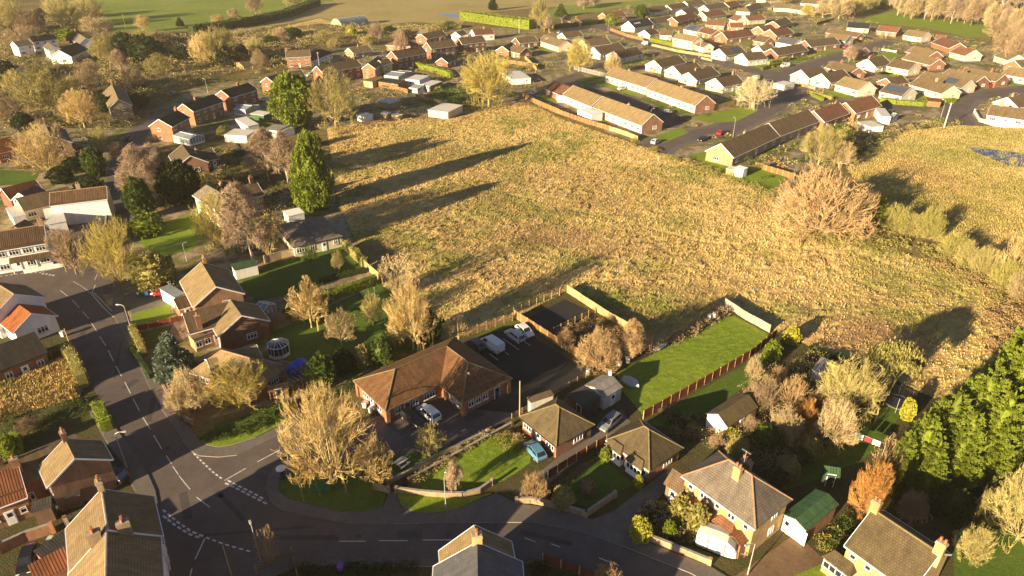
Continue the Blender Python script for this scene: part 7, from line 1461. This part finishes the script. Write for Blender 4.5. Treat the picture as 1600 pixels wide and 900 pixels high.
def make_vehicle(kind):
    """x forward, origin on the ground below the middle"""
    P = dict(car=dict(L=4.1, W=1.74, belt=.95, hood=.86, top=1.48, ws=(1.05, .35), rw=(-1.95, -1.35), tail=.95), estate=dict(L=4.5, W=1.78, belt=.97, hood=.88, top=1.5, ws=(1.1, .4), rw=(-2.2, -1.75), tail=.97), suv=dict(L=4.5, W=1.85, belt=1.1, hood=1.05, top=1.78, ws=(1.0, .45), rw=(-2.2, -1.85), tail=1.1), van=dict(L=5.0, W=1.95, belt=1.2, hood=1.1, top=2.05, ws=(1.75, 1.0), rw=(-2.48, -2.42), tail=1.2))[kind]
    L, W, b, hd, tp = P['L'], P['W'], P['belt'], P['hood'], P['top']; T = thing('parked_' + ('van' if kind == 'van' else 'car'), 'x', 'car', (0, 0, 0)); hw = W / 2
    def sec(x, zb, zt, k): w_ = hw * k; return [(x, -w_ * .9, zb), (x, -w_, zb + .18), (x, -w_, zt - .16), (x, -w_ * .9, zt), (x, w_ * .9, zt), (x, w_, zt - .16), (x, w_, zb + .18), (x, w_ * .9, zb)]
    m = loft([sec(-L / 2, .4, P['tail'] - .12, .86), sec(-L / 2 + .1, .25, P['tail'], .95), sec(-L / 4, .2, b, 1), sec(0, .2, b, 1), sec(P['ws'][0], .2, b - .01, 1), sec(L / 2 - .55, .22, hd, .97), sec(L / 2 - .12, .26, hd - .16, .9), sec(L / 2, .36, hd - .34, .8)])
    x0, x1 = P['rw']; x3, x2 = P['ws']; a, c = hw * .88, hw * (.74 if kind != 'van' else .82)
    v = [(x0, -a, b), (x0, a, b), (x1, -c, tp - .05), (x1, c, tp - .05), (x2, -c, tp - .04), (x2, c, tp - .04), (x3, -a, b), (x3, a, b), ((x1 + x2) / 2, -c, tp), ((x1 + x2) / 2, c, tp)]
    m.add(v, [(0, 2, 3, 1), (2, 8, 9, 3), (8, 4, 5, 9), (4, 6, 7, 5), (0, 6, 4, 8, 2), (1, 3, 9, 5, 7)]); m.build('body', ['paint'], T)
    V = [Vector(q) for q in v]
    def glass(name, q, off, k0=.08, k1=.08):
        A, B, C_, D = q; lo = lambda s_, t: (A * (1 - s_) + B * s_) * (1 - t) + (D * (1 - s_) + C_ * s_) * t; m_ = MB(); m_.add([lo(k0, .1) + off, lo(1 - k1, .1) + off, lo(1 - k1, .9) + off, lo(k0, .9) + off], [(0, 1, 2, 3)]); m_.build(name, ['glass'], T)
    glass('windscreen', (V[6], V[7], V[5], V[4]), Vector((.012, 0, .012)))
    if kind != 'van': glass('rear_window', (V[0], V[1], V[3], V[2]), Vector((-.012, 0, .01)))
    for s_, A, B, C_, D in ((-1, 0, 6, 4, 2), (1, 1, 7, 5, 3)):
        off = Vector((0, s_ * .015, .004))
        if kind == 'van': glass('side_window', (V[A] * .3 + V[B] * .7, V[B], V[C_], V[D] * .3 + V[C_] * .7), off)
        else: glass('side_window', (V[A], (V[A] + V[B]) / 2, (V[D] + V[C_]) / 2, V[D]), off, .14, .03); glass('side_window', ((V[A] + V[B]) / 2, V[B], V[C_], (V[D] + V[C_]) / 2), off, .03, .14)
    for x in (L * .31, -L * .3):
        for s_ in (-1, 1):
            o = link('wheel', TYRE, T, (x, s_ * (hw - .1), .32)); o.rotation_euler = (-s_ * math.pi / 2, 0, 0); link('rim', RIM, o)
    for s_ in (-1, 1):
        q = MB(); q.box((L / 2 - .12, s_ * hw * .62, hd - .3), (.18, .34, .16)); q.build('headlight', ['lampglow'], T)
        q = MB(); q.box((-L / 2 + .05, s_ * hw * .74, P['tail'] - .24), (.12, .24, .24)); q.build('tail_light', ['redlamp'], T)
        q = MB(); q.box((x3 - .25, s_ * (hw + .08), b + .02), (.12, .18, .14)); q.build('wing_mirror', ['dark'], T)
    q = MB(); q.box((L / 2 - .06, 0, .42), (.14, W * .74, .14)); q.box((-L / 2 + .06, 0, .45), (.14, W * .78, .16)); q.build('bumper', ['dark'], T)
    return register(T)
VEH = {}
def vehicle(kind, front, rear, col, label, group='parked cars'):
    f, r = G(*front), G(*rear); c = (f + r) / 2; d = f - r
    if kind not in VEH: VEH[kind] = T = make_vehicle(kind)
    else: T = copy_tree(VEH[kind])
    T.location = (c.x, c.y, .035); T.rotation_euler = (0, 0, math.atan2(d.y, d.x)); T['label'] = label; T['group'] = group; T['category'] = 'van' if kind == 'van' else 'car'
    for o in COL.objects[-60:] if False else KIDS(T):
        if o.name.startswith('body'): o.color = (*col, 1)
    return T
def KIDS(T):
    return [o for o in COL.objects if o.parent == T]
wh, sv, bk, gy, rd, bl, db = (.78, .78, .77), (.45, .46, .48), (.015, .015, .017), (.09, .095, .1), (.45, .02, .03), (.10, .26, .40), (.02, .03, .06)
for a in (('van', (757, 536), (781, 552), wh, 'white panel van in the hall car park'), ('estate', (795, 522), (814, 536), sv, 'silver car parked beside the white car in the hall car park'), ('car', (828, 528), (812, 515), wh, 'white hatchback at the fence end of the hall car park'), ('car', (736, 536), (752, 549), gy, 'dark grey car half hidden behind the hall roof'), ('estate', (657, 668), (634, 650), bk, 'black car parked against the front of the village hall'), ('suv', (656, 640), (684, 663), wh, 'white sport utility car in front of the village hall'),
 ('car', (827, 698), (845, 720), bl, 'light blue hatchback on the drive of the pyramid roofed bungalow'), ('estate', (941, 674), (963, 655), (.2, .21, .23), 'silver grey car on the drive between the two bungalows'), ('car', (243, 461), (266, 459), rd, 'red car beside the white glazed lean-to'), ('car', (42, 893), (50, 868), bk, 'black car in the bottom left yard'), ('suv', (165, 748), (186, 752), db, 'dark blue car behind the tall white terrace'), ('suv', (157, 341), (167, 328), sv, 'silver car at the right end of the long white barn'), ('car', (103, 349), (113, 345), gy, 'grey car on the inn forecourt'), ('car', (88, 344), (100, 341), rd, 'red car against the white annexe'), ('car', (78, 357), (92, 352), gy, 'dark car beside the inn, left of the grey car'), ('suv', (195, 328), (203, 316), db, 'dark car on the lane beside the rounded evergreen'), ('car', (198, 224), (204, 216), bk, 'black car far up the north lane'), ('car', (266, 151), (274, 147), gy, 'dark car parked behind the sunlit gable semis'),
 ('car', (1132, 206), (1119, 214), rd, 'red car driving on the estate road'), ('car', (1091, 223), (1103, 217), bk, 'black car driving on the estate road'), ('van', (1002, 68), (1012, 72), wh, 'white van on the upper estate road'), ('car', (1036, 175), (1048, 179), sv, 'silver car in the terrace court, left of two'), ('car', (1056, 184), (1068, 189), gy, 'grey car in the terrace court, nearest the road'), ('car', (964, 142), (978, 139), wh, 'white car in the terrace court by the back terrace'), ('estate', (1025, 170), (1018, 172), db, 'dark car between the two tan terraces'), ('van', (1219, 106), (1233, 104), wh, 'white van at the corner of the upper road'), ('car', (1316, 76), (1328, 75), rd, 'red car outside the tan gabled bungalow'), ('car', (1412, 84), (1422, 81), rd, 'dark red car beside the stepped tan roofs'), ('car', (1538, 138), (1552, 135), rd, 'bright red car before the right hand tan bungalow'), ('car', (1361, 146), (1371, 141), rd, 'dark red car between the grey solar panels and plain tan roof'), ('car', (1174, 121), (1186, 125), wh, 'white car on the estate drive above the blossom tree'), ('car', (1193, 128), (1204, 131), gy, 'grey car on the estate road by the blossom tree'), ('car', (828, 150), (840, 145), sv, 'silver car beside the red roofed terrace bungalow'), ('car', (408, 158), (419, 157), wh, 'white car left of the round evergreen'), ('car', (478, 121), (489, 118), wh, 'white car behind the round evergreen'), ('car', (868, 55), (878, 50), sv, 'pale car at the far end of the hedge lane'), ('van', (1550, 208), (1563, 205), wh, 'white van by the curved white wall') if False else ('car', (1242, 120), (1250, 117), sv, 'silver car at the estate road bend'), ('car', (1028, 222), (1020, 226), wh, 'pale car at the field end of the estate road')):
    vehicle(*a)
# caravan under a pale cover, boat under a sheet
c = (G(1090, 848) + G(1150, 862)) / 2; d = G(1148, 866) - G(1086, 842); T = thing('covered_caravan', 'caravan under a pale grey fabric cover beside the brick semis', 'caravan', (c.x, c.y, 0), math.atan2(d.y, d.x)); Lc = d.length
def csec(x, w_, h_, z0=.25): return [(x, -w_, z0), (x, -w_, h_ * .8), (x, -w_ * .85, h_ * .95), (x, 0, h_ * 1.02), (x, w_ * .85, h_ * .95), (x, w_, h_ * .8), (x, w_, z0)]
m = loft([csec(-Lc / 2, .95, 2.2), csec(-Lc / 2 + .25, 1.12, 2.5), csec(0, 1.15, 2.6), csec(Lc / 2 - 1.2, 1.13, 2.5), csec(Lc / 2 - .3, 1.0, 1.7), csec(Lc / 2, .85, 1.1)]); m.build('cover', ['cloth'], T).color = (.82, .80, .76, 1)
m = MB()
for x in (-.9, 1.0): m.beam((x, -1.17, .3), (x, -1.17, 2.1), .08, .03); m.beam((x, 1.17, .3), (x, 1.17, 2.1), .08, .03)
m.build('strap', ['dark'], T); m = MB(); m.beam((Lc / 2, 0, .5), (Lc / 2 + 1.0, 0, .5), .1, .1); m.tube((Lc / 2 + .8, 0, .05), (Lc / 2 + .8, 0, .6), .04, .04, 6); m.build('tow_hitch', ['steel'], T)
for y in (-.95, .95): o = link('wheel', TYRE, T, (-.2, y, .32)); o.rotation_euler = (math.pi / 2, 0, 0)
def boat(a, b, w_, h_, col, label, name='covered_boat'):
    p, q = G(*a), G(*b); d = q - p; L = d.length; T = thing(name, label, 'boat', tuple((p + q) / 2), math.atan2(d.y, d.x)); bs = lambda x, k, h: [(x, -w_ * k, .3), (x, -w_ * k * 1.05, h * .6), (x, 0, h), (x, w_ * k * 1.05, h * .6), (x, w_ * k, .3), (x, 0, .12)]
    loft([bs(-L / 2, .7, h_ * .8), bs(-L / 4, .98, h_), bs(L / 6, .9, h_ * .95), bs(L / 2, .1, h_ * .7)]).build('cover', ['cloth'], T).color = (*col, 1)
    m = MB()
    for x in (-L / 4, L / 5): m.box((x, 0, .1), (.2, w_ * 1.6, .2))
    m.build('trestle', ['wood'], T)
boat((974, 594), (998, 608), 1.0, 1.15, (.6, .62, .64), 'grey sheeted boat lying on the lawn behind the pale garage'); boat((1022, 549), (1043, 537), .55, .6, (.75, .72, .66), 'upturned pale dinghy on the bank beside the bright lawn', 'upturned_dinghy')
# ---------------------------------------------------------------- lamps, poles, street furniture
def lamp(base, h_, label, arm=1.0, ang=0.0, mat='galv', name='street_lamp'):
    b = G(*base); T = thing(name, label, 'lamp', (b.x, b.y, 0), R(ang)); m = MB(); m.tube((0, 0, -.05), (0, 0, 1.2), .09, .09, 8); m.tube((0, 0, 1.2), (0, 0, h_), .06, .045, 8); m.build('post', [mat], T)
    m = MB(); m.tube((0, 0, h_ - .05), (arm * .5, 0, h_ + .18), .035, .035, 6); m.tube((arm * .5, 0, h_ + .18), (arm, 0, h_ + .2), .035, .035, 6); m.build('arm', [mat], T)
    m = MB(); m.box((arm + .25, 0, h_ + .2), (.62, .26, .12), 0, 0, .8); m.add([(arm + .0, -.1, h_ + .135), (arm + .5, -.1, h_ + .135), (arm + .5, .1, h_ + .135), (arm, .1, h_ + .135)], [(3, 2, 1, 0)], 1); m.build('lamp_head', ['galv', 'lampglow'], T)
for a in (((199, 732), 6.0, 'street lamp on the pavement by the cream roofed house', .9, 10), ((207, 521), 5.6, 'street lamp beside the lit front lawn, arm over the road', .9, 170), ((697, 797), 5.4, 'street lamp on the verge by the curved brick wall', .7, 80), ((409, 884), 6.0, 'street lamp behind the red sapling at the bottom junction', .6, 120), ((1168, 898), 5.0, 'street lamp at the drive near the bottom edge', .8, 200), ((1015, 198), 6.0, 'street lamp at the mouth of the terrace court', .8, 20), ((1145, 214), 6.0, 'street lamp on the kerb of the estate road', .8, 100), ((1202, 168), 6.0, 'street lamp at the estate road bend', .8, 150), ((1106, 92), 6.0, 'street lamp on the middle estate road', .8, 200), ((1285, 147), 6.0, 'street lamp by the bright cream gables', .8, 200), ((950, 48), 6.0, 'street lamp on the upper road by the slate bungalow', .8, 100), ((325, 146), 5.6, 'street lamp behind the dark roofed semis', .8, 150), ((292, 408), 4.0, 'lamp post on the garden path by the crossroads', .3, 30), ((716, 530), 4.5, 'lamp post at the corner of the hall fence', .4, 10), ((1470, 183), 6.0, 'street lamp beside the leaning pole', .8, 140)): lamp(*a)
def pole(base, h_, label, mat='wood', r=.13, cross=True, lean=(0, 0)):
    b = G(*base); T = thing('utility_pole', label, 'pole', (b.x, b.y, 0)); m = MB(); tp_ = Vector((lean[0], lean[1], h_)); m.tube((0, 0, -.05), tp_, r, r * .7, 8); m.build('post', [mat], T)
    if cross:
        m = MB(); m.box((tp_.x, tp_.y, h_ - .4), (1.4, .1, .1)); m.build('crossbar', ['wood'], T); m = MB()
        for x in (-.6, -.2, .2, .6): m.tube((tp_.x + x, tp_.y, h_ - .36), (tp_.x + x, tp_.y, h_ - .2), .05, .03, 6)
        m.build('insulator', ['offwhite'], T)
for a in (((812, 652), 6.6, 'slim sunlit wooden pole beside the pyramid roofed bungalow', 'woodpost', .1, False), ((1475, 199), 8.5, 'stout pale pole between the meadow and estate road', 'offwhite', .22, True), ((116, 556), 5.4, 'yellowish pole on the west kerb of the main road', 'woodpost', .09, False), ((362, 900), 5.0, 'yellowish pole on the road at the bottom junction', 'woodpost', .08, False), ((293, 129), 8.0, 'wooden pole in the scrub above the semis', 'wood', .14, True), ((197, 46), 9.0, 'wooden pole in front of the green pasture', 'wood', .14, True), ((97, 44), 9.0, 'wooden pole behind the white terrace', 'wood', .14, True), ((592, 66), 9.0, 'pale pole behind the brick semis', 'offwhite', .13, True), ((104, 425), 4.0, 'white topped post on the grass triangle by the inn', 'woodpost', .07, False), ((811, 52), 8.0, 'pale pole left of the far lane trees', 'offwhite', .13, True), ((523, 316), 5.0, 'white flagpole at the edge of the rough field', 'white', .06, False), ((1092, 90), 8.0, 'tall pale pole among the middle road gardens', 'offwhite', .12, True), ((588, 482), 4.5, 'thin white pole beside the tall golden tree', 'white', .05, False), ((499, 105), 7.0, 'thin pole before the detached brick house', 'offwhite', .1, True)): pole(*a)
# bench, finger post, pump shelter, litter bin, picnic table
c = G(506, 769); T = thing('park_bench', 'green slatted bench on the grass corner under the largest tree', 'bench', (c.x, c.y, .16), R(2))
m = MB(); [m.box((0, -.25 + i * .16, .45), (1.8, .12, .05)) for i in range(4)]; m.build('seat', ['greenpaint'], T); m = MB(); [m.box((0, .3 + i * .03, .62 + i * .16), (1.8, .05, .12)) for i in range(3)]; m.build('backrest', ['greenpaint'], T)
for x in (-.8, .8):
    m = MB(); m.box((x, -.22, .22), (.08, .08, .44)); m.box((x, .26, .5), (.08, .08, 1.0)); m.build('leg', ['greenpaint'], T)
c = G(442, 748); T = thing('domed_pillar', 'white capped round pillar on the paved corner', 'pillar', (c.x, c.y, .14)); m = MB(); m.lathe([(.42, 0), (.42, .15), (.26, .2), (.24, 1.5), (.3, 1.6)], 16); m.build('post', ['black'], T, True); m = MB(); m.lathe([(.62, 1.6), (.64, 1.72), (.5, 1.86), (.2, 1.96), (.04, 1.99)], 20); m.build('cap', ['white'], T, True)
c = G(453, 750); T = thing('blue_post', 'blue slender sign board on the grass beside the white capped pillar', 'sign', (c.x, c.y, .16), R(60)); m = MB(); plain('bluepaint', (.03, .16, .32), .5, .1); m.box((0, 0, 1.1), (.5, .06, 1.5)); m.build('board', ['bluepaint'], T); m = MB(); m.box((-.28, 0, .95), (.07, .07, 1.9)); m.box((.28, 0, .95), (.07, .07, 1.9)); m.build('post', ['steel'], T)
def picnic(px, label, z=.16):
    c = G(*px); T = thing('picnic_table', label, 'table', (c.x, c.y, z), rnd.uniform(0, 3)); m = MB(); [m.box((0, -.3 + i * .15, .74), (1.7, .13, .05)) for i in range(5)]; m.build('tabletop', ['offwhite'], T)
    for y in (-.75, .75): m = MB(); m.box((0, y, .45), (1.7, .26, .05)); m.build('seat', ['offwhite'], T)
    for x in (-.6, .6): m = MB(); m.beam((x, -.6, 0), (x, .15, .72), .08, .06); m.beam((x, .6, 0), (x, -.15, .72), .08, .06); m.box((x, 0, .42), (.06, 1.6, .07)); m.build('leg', ['offwhite'], T)
picnic((628, 728), 'pale picnic table on the verge beside the path wall'); picnic((518, 467), 'pale garden table on the hedge side of the shaded lawn', .02)
def bin_(px, col, label):
    c = G(*px); T = thing('wheelie_bin', label, 'bin', (c.x, c.y, .03), rnd.uniform(-.4, .4)); m = MB(); m.box((0, 0, .52), (.46, .52, .9), 0, 0, 1.18); o = m.build('body', ['tint'], T); o.color = (*col, 1); m = MB(); m.box((0, -.02, 1.02), (.6, .68, .08), 0, 0, .92); m.box((0, .36, 1.0), (.5, .06, .06)); o = m.build('lid', ['tint'], T); o.color = (*col, 1)
    for x in (-.22, .22): m = MB(); m.tube((x - .03, .26, .1), (x + .03, .26, .1), .1, .1, 10); m.build('wheel', ['rubber'], T)
for a in (((219, 464), (.03, .07, .04), 'dark green wheelie bin on the drive left of the red car'), ((231, 463), (.03, .1, .35), 'blue wheelie bin on the drive left of the red car'), ((570, 637), (.7, .7, .68), 'white bin at the end wall of the village hall, left of two'), ((580, 645), (.7, .7, .68), 'white bin at the end wall of the village hall, right of two'), ((161, 739), (.6, .62, .66), 'pale grey bin behind the cream roofed house'), ((140, 757), (.1, .11, .13), 'dark bin in the passage by the tall white terrace'), ((99, 526), (.7, .7, .68), 'white bin beside the yellowish kerb pole'), ((1107, 500), (.75, .73, .7), 'white drum on the bank beside the bright lawn, left of two'), ((1115, 498), (.75, .73, .7), 'white drum on the bank beside the bright lawn, right of two'), ((53, 862), (.55, .1, .5), 'pink tub in the bottom left yard'), ((533, 893), (.25, .08, .5), 'purple bin in the bottom garden'), ((82, 850), (.6, .66, .5), 'pale green tub at the yard wall'), ((1047, 195), (.5, .03, .05), 'red bin at the mouth of the terrace court'), ((953, 588), (.75, .75, .72), 'white barrel beside the sheeted boat'), ((968, 572), (.7, .62, .5), 'cream pot on the fence line behind the garage'), ((980, 567), (.7, .66, .58), 'pale pot further along the fence line'), ((918, 586), (.6, .6, .62), 'grey bin at the fence end by the access road')): bin_(*a)
# blue sheet over a stack, pergola, trampoline, washing line, hot tub
c = G(467, 578); n = 15; T = thing('covered_stack', 'bright blue tarpaulin thrown over a stack by the conservatory', 'tarpaulin', (c.x, c.y, 0), .5); m = MB(); v = []
for i in range(n):
    for j in range(n): x, y = (i / (n - 1) - .5), (j / (n - 1) - .5); r = max(abs(x), abs(y)) * 2; v.append((x * 3.9, y * 3.4, max(.05, 1.5 * (1 - r ** 4) + .16 * math.sin(9 * x + 4 * y) + .12 * math.sin(13 * y - 5 * x))))
m.add(v, [(i * n + j, (i + 1) * n + j, (i + 1) * n + j + 1, i * n + j + 1) for i in range(n - 1) for j in range(n - 1)]); m.build('tarpaulin', ['tarp'], T, True); m = MB(); m.box((0, 0, .6), (2.6, 2.2, 1.2)); m.build('stack', ['wood'], T)
c = G(470, 603); d = G(485, 594) - G(455, 612); T = thing('pergola', 'open timber pergola between the blue tarpaulin and the fence', 'pergola', (c.x, c.y, 0), math.atan2(d.y, d.x)); m = MB()
for i in range(8): m.box((-2.3 + i * .65, 0, 2.35), (.07, 3.2, .16))
m.build('rafter', ['dark'], T); m = MB(); [m.box((0, y, 2.2), (5.0, .1, .16)) for y in (-1.2, 1.2)]; m.build('beam', ['wood'], T)
for x in (-2.2, 2.2):
    for y in (-1.2, 1.2): m = MB(); m.box((x, y, 1.05), (.12, .12, 2.1)); m.build('post', ['wood'], T)
c = G(1400, 634); T = thing('trampoline', 'round trampoline with a dark safety net on the shaded lawn', 'trampoline', (c.x, c.y, 0)); m = MB(); m.lathe([(1.75, .74), (1.75, .78)], 24); m.build('mat', ['black'], T); m = MB(); m.lathe([(1.75, .72), (2.0, .72), (2.0, .82), (1.75, .82), (1.75, .72)], 24); m.build('pad', ['tint'], T).color = (.16, .17, .14, 1); m = MB()
for k in range(24): a, b_ = k * math.pi / 12, (k + 1) * math.pi / 12; [m.beam((1.9 * math.cos(a), 1.9 * math.sin(a), z), (1.9 * math.cos(b_), 1.9 * math.sin(b_), z), .03, .03) for z in (1.1, 1.4, 1.7, 2.0, 2.3, 2.55)]; [m.beam((1.9 * math.cos(a + q), 1.9 * math.sin(a + q), .8), (1.9 * math.cos(a + q), 1.9 * math.sin(a + q), 2.55), .02, .02) for q in (0, .13)]
m.build('net', ['dark'], T); m = MB()
for k in range(6): a = k * math.pi / 3; m.tube((1.98 * math.cos(a), 1.98 * math.sin(a), 0), (1.98 * math.cos(a), 1.98 * math.sin(a), 2.65), .035, .035, 6)
m.build('leg', ['galv'], T)
P_, Q_ = G(1322, 690), G(1378, 712); T = thing('washing_line', 'washing line strung between two posts on the shaded lawn', 'washing line', tuple(P_)); D_ = Q_ - P_
for q in (Vector((0, 0, 0)), D_): m = MB(); m.tube((q.x, q.y, 0), (q.x, q.y, 2.2), .04, .04, 6); m.build('post', ['galv'], T)
m = MB(); m.beam((0, 0, 2.1), (D_.x, D_.y, 2.1), .015, .015); m.build('line', ['white'], T)
for i, (t, w_, h_, cc, lb) in enumerate(((.16, .7, .7, (.25, .45, .75), 'light blue cloth pegged at the left end of the line'), (.34, .6, .9, (.62, .72, .85), 'pale blue cloth pegged second on the line'), (.53, .8, .8, (.6, .05, .1), 'dark red cloth pegged third on the line'), (.76, 1.0, .85, (.9, .88, .84), 'white sheet pegged at the right end of the line'))):
    c = P_ + D_ * t; m = MB(); k = 8; v = []
    for a in range(k + 1):
        for z, s_ in ((2.1, 0), (2.1 - h_ * .5, 1), (2.1 - h_, 1.4)): v.append(((a / k - .5) * w_, .06 * s_ * math.sin(a * 1.7 + i), z))
    v += [(x, y + .02, z) for x, y, z in v]; o_ = 3 * (k + 1); f = [(3 * a + r, 3 * a + 3 + r, 3 * a + 4 + r, 3 * a + 1 + r) for a in range(k) for r in (0, 1)]; m.add(v, f + [tuple(q + o_ for q in reversed(x)) for x in f]); o = m.build('hung_cloth', ['cloth'], None, True, (c.x, c.y, 0), math.atan2(D_.y, D_.x)); o.color = (*cc, 1); tag(o, lb, 'laundry', 'washing on the line')
c = G(502, 323); T = thing('raised_tub', 'white framed blue tub on a deck below the pointed evergreen', 'tub', (c.x, c.y, 0), .3); m = MB(); m.box((0, 0, .3), (3.6, 3.0, .6)); m.build('base', ['wood'], T); m = MB()
for s_ in (-1, 1): m.box((0, s_ * 1.4, .75), (3.7, .3, .3)); m.box((s_ * 1.7, 0, .752), (.3, 2.5, .29))
m.build('rim', ['white'], T); m = MB(); m.box((0, 0, .65), (3.1, 2.5, .1)); m.build('water', ['bluepaint'], T)
flatbox((450, 339), (476, 333), (447, 330), 2.3, 'render_white', 'white', 'white roofed veranda beside the low pale house', 'veranda', 'extension', door=None); flatbox((366, 423), (403, 414), (363, 414), 2.2, 'render_white', 'boards_green', 'white walled garage with a mossy green flat roof', 'garage', 'garage', door=None)
